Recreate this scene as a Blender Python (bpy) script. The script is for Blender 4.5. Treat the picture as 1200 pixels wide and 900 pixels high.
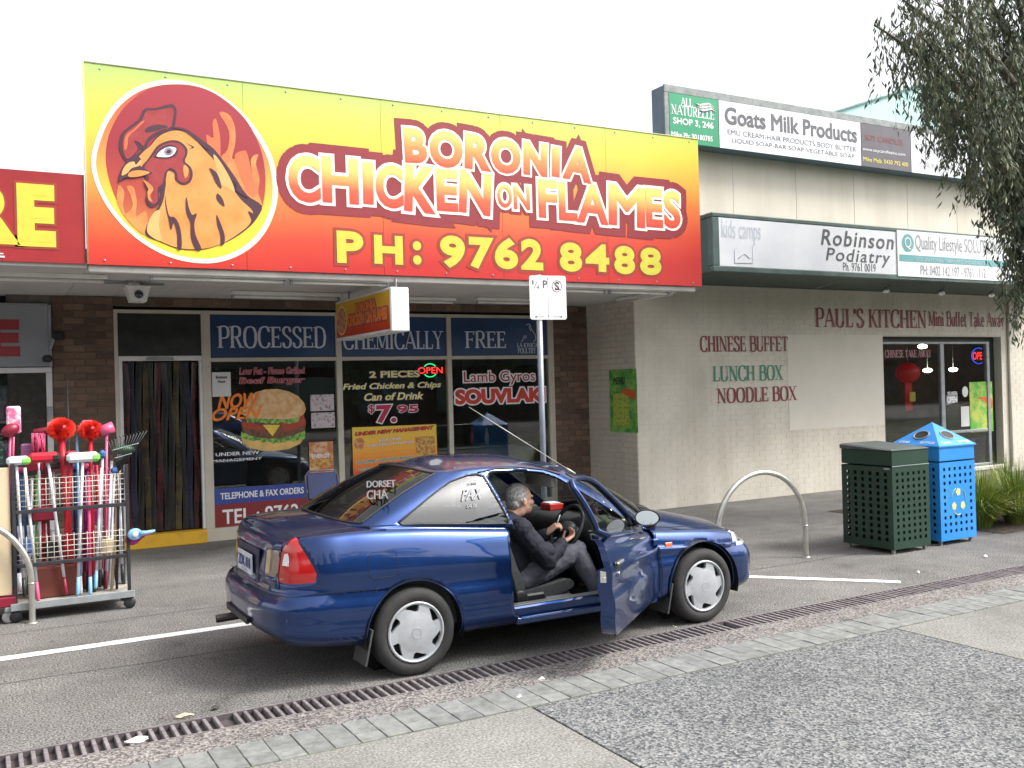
import bpy, bmesh, math, random
import numpy as np
from math import sin, cos, pi, radians, sqrt, atan2, hypot
from mathutils import Vector, Matrix, Quaternion
from mathutils.geometry import tessellate_polygon, delaunay_2d_cdt
from mathutils.bvhtree import BVHTree

for o in list(bpy.data.objects): bpy.data.objects.remove(o)
scene = bpy.context.scene
COL = scene.collection
random.seed(7)

# ------------------------------------------------------------------ camera
CF, CYAW, CPIT, CROL, CH = 1120.76, 0.50893, 0.00431, -0.02722, 1.8497
_f = Vector((sin(CYAW)*cos(CPIT), cos(CYAW)*cos(CPIT), sin(CPIT)))
_r0 = Vector((cos(CYAW), -sin(CYAW), 0)); _u0 = _r0.cross(_f)
_r = _r0*cos(CROL)+_u0*sin(CROL); _u = -_r0*sin(CROL)+_u0*cos(CROL)
cam = bpy.data.cameras.new('camera'); camo = bpy.data.objects.new('camera', cam); COL.objects.link(camo)
m = Matrix((_r, _u, -_f)).transposed().to_4x4(); m.translation = Vector((0, 0, CH)); camo.matrix_world = m
cam.sensor_fit = 'HORIZONTAL'; cam.sensor_width = 36; cam.lens = CF/1200*36; cam.clip_end = 3000; cam.clip_start = .05
scene.camera = camo
scene.render.resolution_x = 1024; scene.render.resolution_y = 768

# ------------------------------------------------------------------ light
SUN_DIR = Vector((0.66, -0.50, 0.92)).normalized()
elev = math.asin(SUN_DIR.z); rot = atan2(SUN_DIR.x, SUN_DIR.y)
world = bpy.data.worlds.new('World'); scene.world = world; world.use_nodes = True
wn = world.node_tree.nodes; wl = world.node_tree.links; wn.clear()
sky = wn.new('ShaderNodeTexSky'); sky.sky_type = 'NISHITA'; sky.sun_disc = False
sky.sun_elevation = elev; sky.sun_rotation = rot; sky.air_density = 1.0; sky.dust_density = 4.0
hs = wn.new('ShaderNodeHueSaturation'); hs.inputs['Saturation'].default_value = 0.16; hs.inputs['Value'].default_value = 1.0
bg = wn.new('ShaderNodeBackground'); bg.inputs['Strength'].default_value = 0.15
wo = wn.new('ShaderNodeOutputWorld')
wl.new(sky.outputs[0], hs.inputs['Color']); wl.new(hs.outputs[0], bg.inputs['Color']); wl.new(bg.outputs[0], wo.inputs['Surface'])
sl = bpy.data.lights.new('sun', 'SUN'); sl.energy = 1.4; sl.angle = radians(14); sl.color = (1, .965, .91)
so = bpy.data.objects.new('sun', sl); COL.objects.link(so); so.rotation_euler = SUN_DIR.to_track_quat('Z', 'Y').to_euler()
scene.view_settings.view_transform = 'Standard'; scene.view_settings.look = 'None'
scene.view_settings.exposure = 1.27; scene.view_settings.gamma = 1
scene.render.engine = 'CYCLES'
scene.cycles.max_bounces = 8; scene.cycles.transparent_max_bounces = 16

# ------------------------------------------------------------------ pixel (1200x900) -> world point on a plane
def ray(px, py): return _r*((px-600)/CF) - _u*((py-450)/CF) + _f
def PW(px, py, ax, v):
    d = ray(px, py); o = Vector((0, 0, CH)); return o + d*((v-o[ax])/d[ax])
def PY(px, py, Y): return PW(px, py, 1, Y)
def PZ(px, py, Z=0): return PW(px, py, 2, Z)
def PX(px, py, X): return PW(px, py, 0, X)
YS, YW, YF, XC = 12.55, 11.30, 9.80, 8.38

# ------------------------------------------------------------------ objects
ORI = {}
def lk(o, parent=None):
    COL.objects.link(o)
    if parent: o.parent = parent
    return o
def thing(name, label, cat, loc=(0, 0, 0), group=None):
    o = bpy.data.objects.new(name, None); o.empty_display_size = .2
    o.location = loc; ORI[o] = Vector(loc); lk(o)
    o['label'] = label; o['category'] = cat
    if group: o['group'] = group
    return o
def tag(o, label, cat, group=None):
    o['label'] = label; o['category'] = cat
    if group: o['group'] = group
    return o
def kind(o, k): o['kind'] = k; return o
def copy_tree(o, parent=None):
    c = o.copy(); COL.objects.link(c); c.parent = parent
    for ch in list(o.children): copy_tree(ch, c)
    return c

class MB:
    def __init__(s): s.v = []; s.f = []; s.sm = []; s.mi = []; s.cur = 0
    def add(s, vs, fs, smooth=False):
        b = len(s.v); s.v += [tuple(x) for x in vs]
        for f in fs: s.f.append([i+b for i in f]); s.sm.append(smooth); s.mi.append(s.cur)
        return s
    def box(s, x0, x1, y0, y1, z0, z1, M=None):
        vs = [(x, y, z) for z in (z0, z1) for y in (y0, y1) for x in (x0, x1)]
        if M: vs = [M @ Vector(v) for v in vs]
        return s.add(vs, [(0, 2, 3, 1), (4, 5, 7, 6), (0, 1, 5, 4), (2, 6, 7, 3), (0, 4, 6, 2), (1, 3, 7, 5)])
    def bbox(s, x0, x1, y0, y1, z0, z1, b=.01, M=None):
        # box with chamfered edges
        vs = []; cx, cy, cz = (x0+x1)/2, (y0+y1)/2, (z0+z1)/2; hx, hy, hz = abs(x1-x0)/2, abs(y1-y0)/2, abs(z1-z0)/2
        b = min(b, hx*.9, hy*.9, hz*.9); idx = {}
        for sx in (-1, 1):
            for sy in (-1, 1):
                for sz in (-1, 1):
                    for k in range(3):
                        p = [sx*(hx-(b if k != 0 else 0)), sy*(hy-(b if k != 1 else 0)), sz*(hz-(b if k != 2 else 0))]
                        idx[(sx, sy, sz, k)] = len(vs); vs.append(Vector((cx+p[0], cy+p[1], cz+p[2])))
        fs = []
        for k in range(3):
            a, c = [(1, 2), (2, 0), (0, 1)][k]
            for sg in (-1, 1):
                q = []
                for (ua, uc) in ((-1, -1), (1, -1), (1, 1), (-1, 1)):
                    t = [0, 0, 0]; t[k] = sg; t[a] = ua; t[c] = uc; q.append(idx[(t[0], t[1], t[2], k)])
                fs.append(q if sg > 0 else q[::-1])
        for k in range(3):   # edge along k
            a, c = [(1, 2), (2, 0), (0, 1)][k]
            for ua in (-1, 1):
                for uc in (-1, 1):
                    t0 = [0, 0, 0]; t0[k] = -1; t0[a] = ua; t0[c] = uc; t1 = list(t0); t1[k] = 1
                    q = [idx[(*t0, a)], idx[(*t1, a)], idx[(*t1, c)], idx[(*t0, c)]]
                    fs.append(q if ua*uc < 0 else q[::-1])
        for sx in (-1, 1):
            for sy in (-1, 1):
                for sz in (-1, 1):
                    q = [idx[(sx, sy, sz, k)] for k in range(3)]
                    fs.append(q if sx*sy*sz > 0 else q[::-1])
        if M: vs = [M @ v for v in vs]
        return s.add(vs, fs)
    def tube(s, pts, r, n=8, closed=False, caps=True, smooth=True):
        pts = [Vector(p) for p in pts]; N = len(pts)
        rr = r if isinstance(r, (list, tuple)) else [r]*N
        vs = []; up = None
        for i, p in enumerate(pts):
            if closed: t = pts[(i+1) % N]-pts[i-1]
            else: t = pts[min(i+1, N-1)]-pts[max(i-1, 0)]
            if t.length < 1e-9: t = Vector((0, 0, 1))
            t.normalize()
            if up is None:
                up = t.cross(Vector((0, 0, 1)));
                if up.length < .1: up = t.cross(Vector((1, 0, 0)))
            up = (up - t*up.dot(t)); up.normalize(); w = t.cross(up)
            for k in range(n):
                a = 2*pi*k/n; vs.append(p+(up*cos(a)+w*sin(a))*rr[i])
        fs = []
        for i in range(N if closed else N-1):
            j = (i+1) % N
            for k in range(n):
                l = (k+1) % n; fs.append((i*n+k, i*n+l, j*n+l, j*n+k))
        if caps and not closed: fs.append(list(range(n))[::-1]); fs.append([(N-1)*n+k for k in range(n)])
        return s.add(vs, fs, smooth)
    def lathe(s, prof, O=(0, 0, 0), A=(0, 0, 1), n=32, smooth=True):
        A = Vector(A).normalized(); O = Vector(O); X = A.orthogonal().normalized(); Y = A.cross(X)
        vs = []; fs = []
        for (r, h) in prof:
            for k in range(n):
                a = 2*pi*k/n; vs.append(O+A*h+(X*cos(a)+Y*sin(a))*r)
        for i in range(len(prof)-1):
            for k in range(n):
                l = (k+1) % n; fs.append((i*n+k, i*n+l, (i+1)*n+l, (i+1)*n+k))
        if prof[0][0] > 1e-4: fs.append(list(range(n))[::-1])
        if prof[-1][0] > 1e-4: fs.append([(len(prof)-1)*n+k for k in range(n)])
        return s.add(vs, fs, smooth)
    def ball(s, c, r, n=12, m=8, M=None):
        c = Vector(c); rx, ry, rz = r if isinstance(r, (tuple, list)) else (r, r, r); vs = []; fs = []
        for i in range(m+1):
            th = pi*i/m
            for k in range(n):
                a = 2*pi*k/n; p = Vector((rx*sin(th)*cos(a), ry*sin(th)*sin(a), rz*cos(th)))
                vs.append(c+(M @ p if M else p))
        for i in range(m):
            for k in range(n):
                l = (k+1) % n; fs.append((i*n+k, (i+1)*n+k, (i+1)*n+l, i*n+l))
        return s.add(vs, fs, True)
    def grid(s, rows, smooth=True, flip=False):
        n = len(rows[0]); vs = [p for r in rows for p in r]; fs = []
        for i in range(len(rows)-1):
            for k in range(n-1):
                q = (i*n+k, i*n+k+1, (i+1)*n+k+1, (i+1)*n+k); fs.append(q[::-1] if flip else q)
        return s.add(vs, fs, smooth)
    def flat(s, loops, fr, d=0.0, th=0.0):
        # 2-D polygon (first loop outer, others holes) on a frame
        L = [[Vector((a, b, 0)) for a, b in lp] for lp in loops]
        tri = tessellate_polygon(L); pts = [p for lp in L for p in lp]
        n = len(pts); vs = [fr(p.x, p.y, d) for p in pts]
        s.add(vs, [tuple(t) for t in tri])
        if th:
            b = 0
            for lp in L:
                k = len(lp)
                vv = [fr(p.x, p.y, d) for p in lp]+[fr(p.x, p.y, d-th) for p in lp]
                s.add(vv, [(i, (i+1) % k, k+(i+1) % k, k+i) for i in range(k)])
        return s
    def mesh(s, name, mats):
        me = bpy.data.meshes.new(name); me.from_pydata(s.v, [], s.f)
        me.polygons.foreach_set('use_smooth', s.sm)
        if not isinstance(mats, (list, tuple)): mats = [mats]
        for m_ in mats: me.materials.append(m_)
        if len(mats) > 1: me.polygons.foreach_set('material_index', s.mi)
        me.update(); return me
    def build(s, name, mats, parent=None, fix=True):
        o0 = ORI.get(parent, Vector((0, 0, 0)))
        if parent is not None and o0.length > 0: s.v = [(x-o0.x, y-o0.y, z-o0.z) for x, y, z in s.v]
        me = s.mesh(name, mats)
        if fix:
            bm = bmesh.new(); bm.from_mesh(me); bmesh.ops.recalc_face_normals(bm, faces=bm.faces); bm.to_mesh(me); bm.free()
        o = bpy.data.objects.new(name, me); lk(o, parent); ORI[o] = o0.copy()
        return o

# ------------------------------------------------------------------ frames (a = to the reader's right, b = up, d = out of the surface)
def frame(O, R, U=(0, 0, 1)):
    O = Vector(O); R = Vector(R).normalized(); U = Vector(U).normalized(); N = R.cross(U)
    return lambda a, b, d=0: O+R*a+U*b+N*d
def FY(Y): return frame((0, Y, 0), (1, 0, 0))             # facade facing the street: a = X, b = Z
def pxs(pts, Y):                                           # pixel list -> (X,Z) on facade plane Y
    r = []
    for p in pts:
        q = PY(p[0], p[1], Y); r.append((q.x, q.z))
    return r

# ------------------------------------------------------------------ materials
MATS = {}
def newmat(name):
    m_ = bpy.data.materials.new(name); m_.use_nodes = True; nt = m_.node_tree
    return m_, nt, nt.nodes['Principled BSDF']
def N(nt, t, **kw):
    n = nt.nodes.new(t)
    for k, v in kw.items():
        if k in n.inputs: n.inputs[k].default_value = v
        else: setattr(n, k, v)
    return n
def mat(name, col, rough=.6, metal=0, var=.12, sc=3.0, det=4, bump=0, bsc=40, coat=0, spec=.5, emit=None, es=1, col2=None, thr=(.35, .65), rnd=0, alpha=1, sheen=0, streak=0):
    """principled with noise-broken colour (two scales), optional second colour, fine relief"""
    if name in MATS: return MATS[name]
    m_, nt, b = newmat(name); L = nt.links
    tc = N(nt, 'ShaderNodeTexCoord'); geo = N(nt, 'ShaderNodeNewGeometry')
    n1 = N(nt, 'ShaderNodeTexNoise', Scale=sc, Detail=det, Roughness=.6); L.new(geo.outputs['Position'], n1.inputs['Vector'])
    r = N(nt, 'ShaderNodeValToRGB'); r.color_ramp.elements[0].position = thr[0]; r.color_ramp.elements[1].position = thr[1]
    c2 = col2 if col2 else tuple(min(1, c*(1+var)) for c in col)
    c1 = col if col2 else tuple(c*(1-var) for c in col)
    r.color_ramp.elements[0].color = (*c1, 1); r.color_ramp.elements[1].color = (*c2, 1)
    L.new(n1.outputs[0], r.inputs[0]); out = r.outputs[0]
    if rnd:
        oi = N(nt, 'ShaderNodeObjectInfo'); mr = N(nt, 'ShaderNodeMapRange'); mr.inputs[3].default_value = 1-rnd; mr.inputs[4].default_value = 1+rnd
        L.new(oi.outputs['Random'], mr.inputs[0]); mx = N(nt, 'ShaderNodeMix', data_type='RGBA', blend_type='MULTIPLY'); mx.inputs[0].default_value = 1
        L.new(out, mx.inputs[6]); L.new(mr.outputs[0], mx.inputs[7]); out = mx.outputs[2]
    if streak:      # grime that has run down the surface
        mp = N(nt, 'ShaderNodeMapping'); mp.inputs['Scale'].default_value = (2.6, 2.6, .3); L.new(geo.outputs['Position'], mp.inputs[0])
        n3 = N(nt, 'ShaderNodeTexNoise', Scale=1.0, Detail=5, Roughness=.65); L.new(mp.outputs[0], n3.inputs['Vector'])
        r3 = N(nt, 'ShaderNodeValToRGB'); r3.color_ramp.elements[0].position = .34; r3.color_ramp.elements[1].position = .56; k = 1-streak
        r3.color_ramp.elements[0].color = (k, k*.985, k*.95, 1); r3.color_ramp.elements[1].color = (1, 1, 1, 1); L.new(n3.outputs[0], r3.inputs[0])
        mx3 = N(nt, 'ShaderNodeMix', data_type='RGBA', blend_type='MULTIPLY'); mx3.inputs[0].default_value = 1; L.new(out, mx3.inputs[6]); L.new(r3.outputs[0], mx3.inputs[7]); out = mx3.outputs[2]
    L.new(out, b.inputs['Base Color'])
    b.inputs['Roughness'].default_value = rough; b.inputs['Metallic'].default_value = metal
    b.inputs['Specular IOR Level'].default_value = spec; b.inputs['Coat Weight'].default_value = coat; b.inputs['Coat Roughness'].default_value = .04
    if sheen: b.inputs['Sheen Weight'].default_value = sheen
    if bump:
        n2 = N(nt, 'ShaderNodeTexNoise', Scale=bsc, Detail=5); L.new(geo.outputs['Position'], n2.inputs['Vector'])
        bp = N(nt, 'ShaderNodeBump', Strength=bump, Distance=.01); L.new(n2.outputs[0], bp.inputs['Height']); L.new(bp.outputs[0], b.inputs['Normal'])
    if emit: b.inputs['Emission Color'].default_value = (*emit, 1); b.inputs['Emission Strength'].default_value = es
    MATS[name] = m_; return m_
def flatmat(name, col, rough=.45, emit=None, es=1):
    return mat(name, col, rough, var=.05, sc=9, emit=emit, es=es)
def glassmat(name, tint=(.8, .85, .85), refl=1.0, base=.04, rough=0.0):
    if name in MATS: return MATS[name]
    m_, nt, b = newmat(name); nt.nodes.remove(b); out = nt.nodes['Material Output']; L = nt.links
    tr = N(nt, 'ShaderNodeBsdfTransparent'); tr.inputs[0].default_value = (*tint, 1)
    gl = N(nt, 'ShaderNodeBsdfGlossy', Roughness=rough); gl.inputs[0].default_value = (refl, refl, refl, 1)
    fr = N(nt, 'ShaderNodeFresnel', IOR=1.52); g0 = N(nt, 'ShaderNodeNewGeometry'); im = N(nt, 'ShaderNodeMapRange'); im.inputs[3].default_value = 1.52; im.inputs[4].default_value = 1/1.52; L.new(g0.outputs['Backfacing'], im.inputs[0]); L.new(im.outputs[0], fr.inputs['IOR']); mr = N(nt, 'ShaderNodeMath', operation='MULTIPLY_ADD'); mr.inputs[1].default_value = .8; mr.inputs[2].default_value = base
    mr.use_clamp = True
    geo = N(nt, 'ShaderNodeNewGeometry'); nz = N(nt, 'ShaderNodeTexNoise', Scale=1.1, Detail=1); L.new(geo.outputs['Position'], nz.inputs['Vector'])
    bp = N(nt, 'ShaderNodeBump', Strength=.06, Distance=.02); L.new(nz.outputs[0], bp.inputs['Height']); L.new(bp.outputs[0], gl.inputs['Normal'])
    L.new(fr.outputs[0], mr.inputs[0]); mx = N(nt, 'ShaderNodeMixShader')
    L.new(mr.outputs[0], mx.inputs[0]); L.new(tr.outputs[0], mx.inputs[1]); L.new(gl.outputs[0], mx.inputs[2]); L.new(mx.outputs[0], out.inputs[0])
    MATS[name] = m_; return m_
def zgrad(name, stops, z0, z1, noise=0, rough=.4, xterm=None):
    """flat print whose inks change from bottom (z0) to top (z1)"""
    m_, nt, b = newmat(name); L = nt.links
    geo = N(nt, 'ShaderNodeNewGeometry'); sp = N(nt, 'ShaderNodeSeparateXYZ'); L.new(geo.outputs['Position'], sp.inputs[0])
    src = sp.outputs['Z']
    if xterm:
        ma = N(nt, 'ShaderNodeMath', operation='MULTIPLY_ADD'); ma.inputs[1].default_value = xterm
        L.new(sp.outputs['X'], ma.inputs[0]); L.new(src, ma.inputs[2]); src = ma.outputs[0]
    if noise:
        n1 = N(nt, 'ShaderNodeTexNoise', Scale=1.3, Detail=2); L.new(geo.outputs['Position'], n1.inputs['Vector'])
        ma = N(nt, 'ShaderNodeMath', operation='MULTIPLY_ADD'); ma.inputs[1].default_value = noise; L.new(n1.outputs[0], ma.inputs[0]); L.new(src, ma.inputs[2]); src = ma.outputs[0]
    mr = N(nt, 'ShaderNodeMapRange'); mr.inputs[1].default_value = z0; mr.inputs[2].default_value = z1; L.new(src, mr.inputs[0])
    r = N(nt, 'ShaderNodeValToRGB'); cr = r.color_ramp
    while len(cr.elements) < len(stops): cr.elements.new(.5)
    for e, (p, c) in zip(cr.elements, stops): e.position = p; e.color = (*c, 1)
    L.new(mr.outputs[0], r.inputs[0]); L.new(r.outputs[0], b.inputs['Base Color']); b.inputs['Roughness'].default_value = rough
    return m_

# ------------------------------------------------------------------ lettering
def _curve_mesh(body, off=0.0, shear=0.0, space=1.0, ext=0.0):
    cu = bpy.data.curves.new('t', 'FONT'); cu.body = body; cu.size = 1; cu.offset = off; cu.shear = shear; cu.space_character = space; cu.extrude = ext; cu.resolution_u = 4
    o = bpy.data.objects.new('t', cu); COL.objects.link(o); bpy.context.view_layer.update()
    ev = o.evaluated_get(bpy.context.evaluated_depsgraph_get()); me = ev.to_mesh()
    v = [tuple(x.co) for x in me.vertices]; f = [list(p.vertices) for p in me.polygons]; ev.to_mesh_clear()
    bpy.data.objects.remove(o); bpy.data.curves.remove(cu); return v, f
def _ribbon(v, f, w, asp):
    """flat border of half-width w around glyph outlines (asp corrects the later stretch)"""
    from collections import Counter
    ec = Counter()
    for p in f:
        for i in range(len(p)): ec[tuple(sorted((p[i], p[(i+1) % len(p)])))] += 1
    key = {}; P = {}
    for i, q in enumerate(v): P[i] = (round(q[0], 4), round(q[1], 4))
    seg = Counter()
    for (a, b_), n in ec.items(): seg[tuple(sorted((P[a], P[b_])))] += n
    out = []; pts = set()
    for (a, b_), n in seg.items():
        if n != 1 or a == b_: continue
        dx, dy = (b_[0]-a[0])*asp, b_[1]-a[1]; l = hypot(dx, dy)
        if l < 1e-5: continue
        nx, ny = -dy/l*w/asp, dx/l*w
        out.append([(a[0]+nx, a[1]+ny), (b_[0]+nx, b_[1]+ny), (b_[0]-nx, b_[1]-ny), (a[0]-nx, a[1]-ny)]); pts.add(a); pts.add(b_)
    nb = {}
    for (a, b_), n in seg.items():
        if n == 1 and a != b_: nb.setdefault(a, []).append(b_); nb.setdefault(b_, []).append(a)
    for p in pts:
        q = nb[p]
        if len(q) == 2:
            d = []
            for o in q:
                dx, dy = (o[0]-p[0])*asp, o[1]-p[1]; l = hypot(dx, dy) or 1; d.append((dx/l, dy/l))
            dt = d[0][0]*d[1][0]+d[0][1]*d[1][1]
            if dt > -.82:      # a corner: mitre instead of a round end
                for s in (1, -1):
                    n1 = (-d[0][1]*s, d[0][0]*s); n2 = (d[1][1]*s, -d[1][0]*s); mx, my = n1[0]+n2[0], n1[1]+n2[1]; ml = mx*mx+my*my
                    if ml < .02 or mx*(d[0][0]+d[1][0])+my*(d[0][1]+d[1][1]) > 0: continue
                    k = min(2/ml, 2.1/sqrt(ml)); mx *= k; my *= k
                    out.append([p, (p[0]+n1[0]*w/asp, p[1]+n1[1]*w), (p[0]+mx*w/asp, p[1]+my*w), (p[0]+n2[0]*w/asp, p[1]+n2[1]*w)])
                continue
        out.append([(p[0]+w/asp*cos(2*pi*i/10), p[1]+w*sin(2*pi*i/10)) for i in range(10)])
    return out
TCACHE = {}
def text(body, fr, x0, z0, x1, z1, layers, parent, name='lettering', bold=0.0, shear=0.0, space=1.0, warp=None, clean=None):
    """layers: [(extra outline, out-of-surface distance, material)]; glyphs fitted to the box"""
    if clean is None: clean = len(body) <= 5
    key = (body, shear, space)
    if key not in TCACHE: TCACHE[key] = _curve_mesh(body, 0, shear, space)
    bv, bf = TCACHE[key]
    ax = min(v[0] for v in bv)-bold; bx = max(v[0] for v in bv)+bold; ay = min(v[1] for v in bv)-bold; by = max(v[1] for v in bv)+bold
    sx = (x1-x0)/(bx-ax); sy = (z1-z0)/(by-ay); res = []; asp = sx/sy
    for (off, d, mt) in layers:
        mb = MB()
        def put(P, F, dd):
            Q = []
            for p in P:
                a = x0+(p[0]-ax)*sx; b_ = z0+(p[1]-ay)*sy
                if warp: a, b_ = warp(a, b_)
                Q.append(fr(a, b_, d+dd))
            mb.add(Q, F)
        put(bv, bf, .0012)
        w = bold+off
        if w > 0 and clean:
            vv, ff = [], []
            for q in [[bv[i][:2] for i in f] for f in bf]+_ribbon(bv, bf, w, asp):
                ar_ = sum(q[i][0]*q[(i+1) % len(q)][1]-q[(i+1) % len(q)][0]*q[i][1] for i in range(len(q)))
                if abs(ar_) < 2e-6: continue
                if ar_ < 0: q = q[::-1]
                ff.append(list(range(len(vv), len(vv)+len(q)))); vv += [Vector((p[0], p[1])) for p in q]
            ed = [(f[i], f[(i+1) % len(f)]) for f in ff for i in range(len(f))]
            ov, oe, of, _a, _b, _c = delaunay_2d_cdt(vv, ed, [], 0, 1e-5)
            T = np.array([[vv[f[0]], vv[f[k]], vv[f[k+1]]] for f in ff for k in range(1, len(f)-1)])[:, :, :2]
            Cc = np.array([[sum(ov[i].x for i in f)/len(f), sum(ov[i].y for i in f)/len(f)] for f in of])
            ins = np.ones((len(Cc), len(T)), bool)
            for k in range(3):
                p0, p1 = T[:, k], T[:, (k+1) % 3]; ins &= ((p1[:, 0]-p0[:, 0])[None]*(Cc[:, 1][:, None]-p0[:, 1][None])-(p1[:, 1]-p0[:, 1])[None]*(Cc[:, 0][:, None]-p0[:, 0][None])) > -1e-9
            kp = ins.any(axis=1); put([(p.x, p.y) for p in ov], [list(f) for f, g_ in zip(of, kp) if g_], 0)
        elif w > 0:
            for i, q in enumerate(_ribbon(bv, bf, w, 1 if asp > 1 else asp)): put(q, [list(range(len(q)))], ((i*37) % 101)*.00002)
        res.append(mb.build(name, mt, parent, fix=False))
    return res
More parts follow.
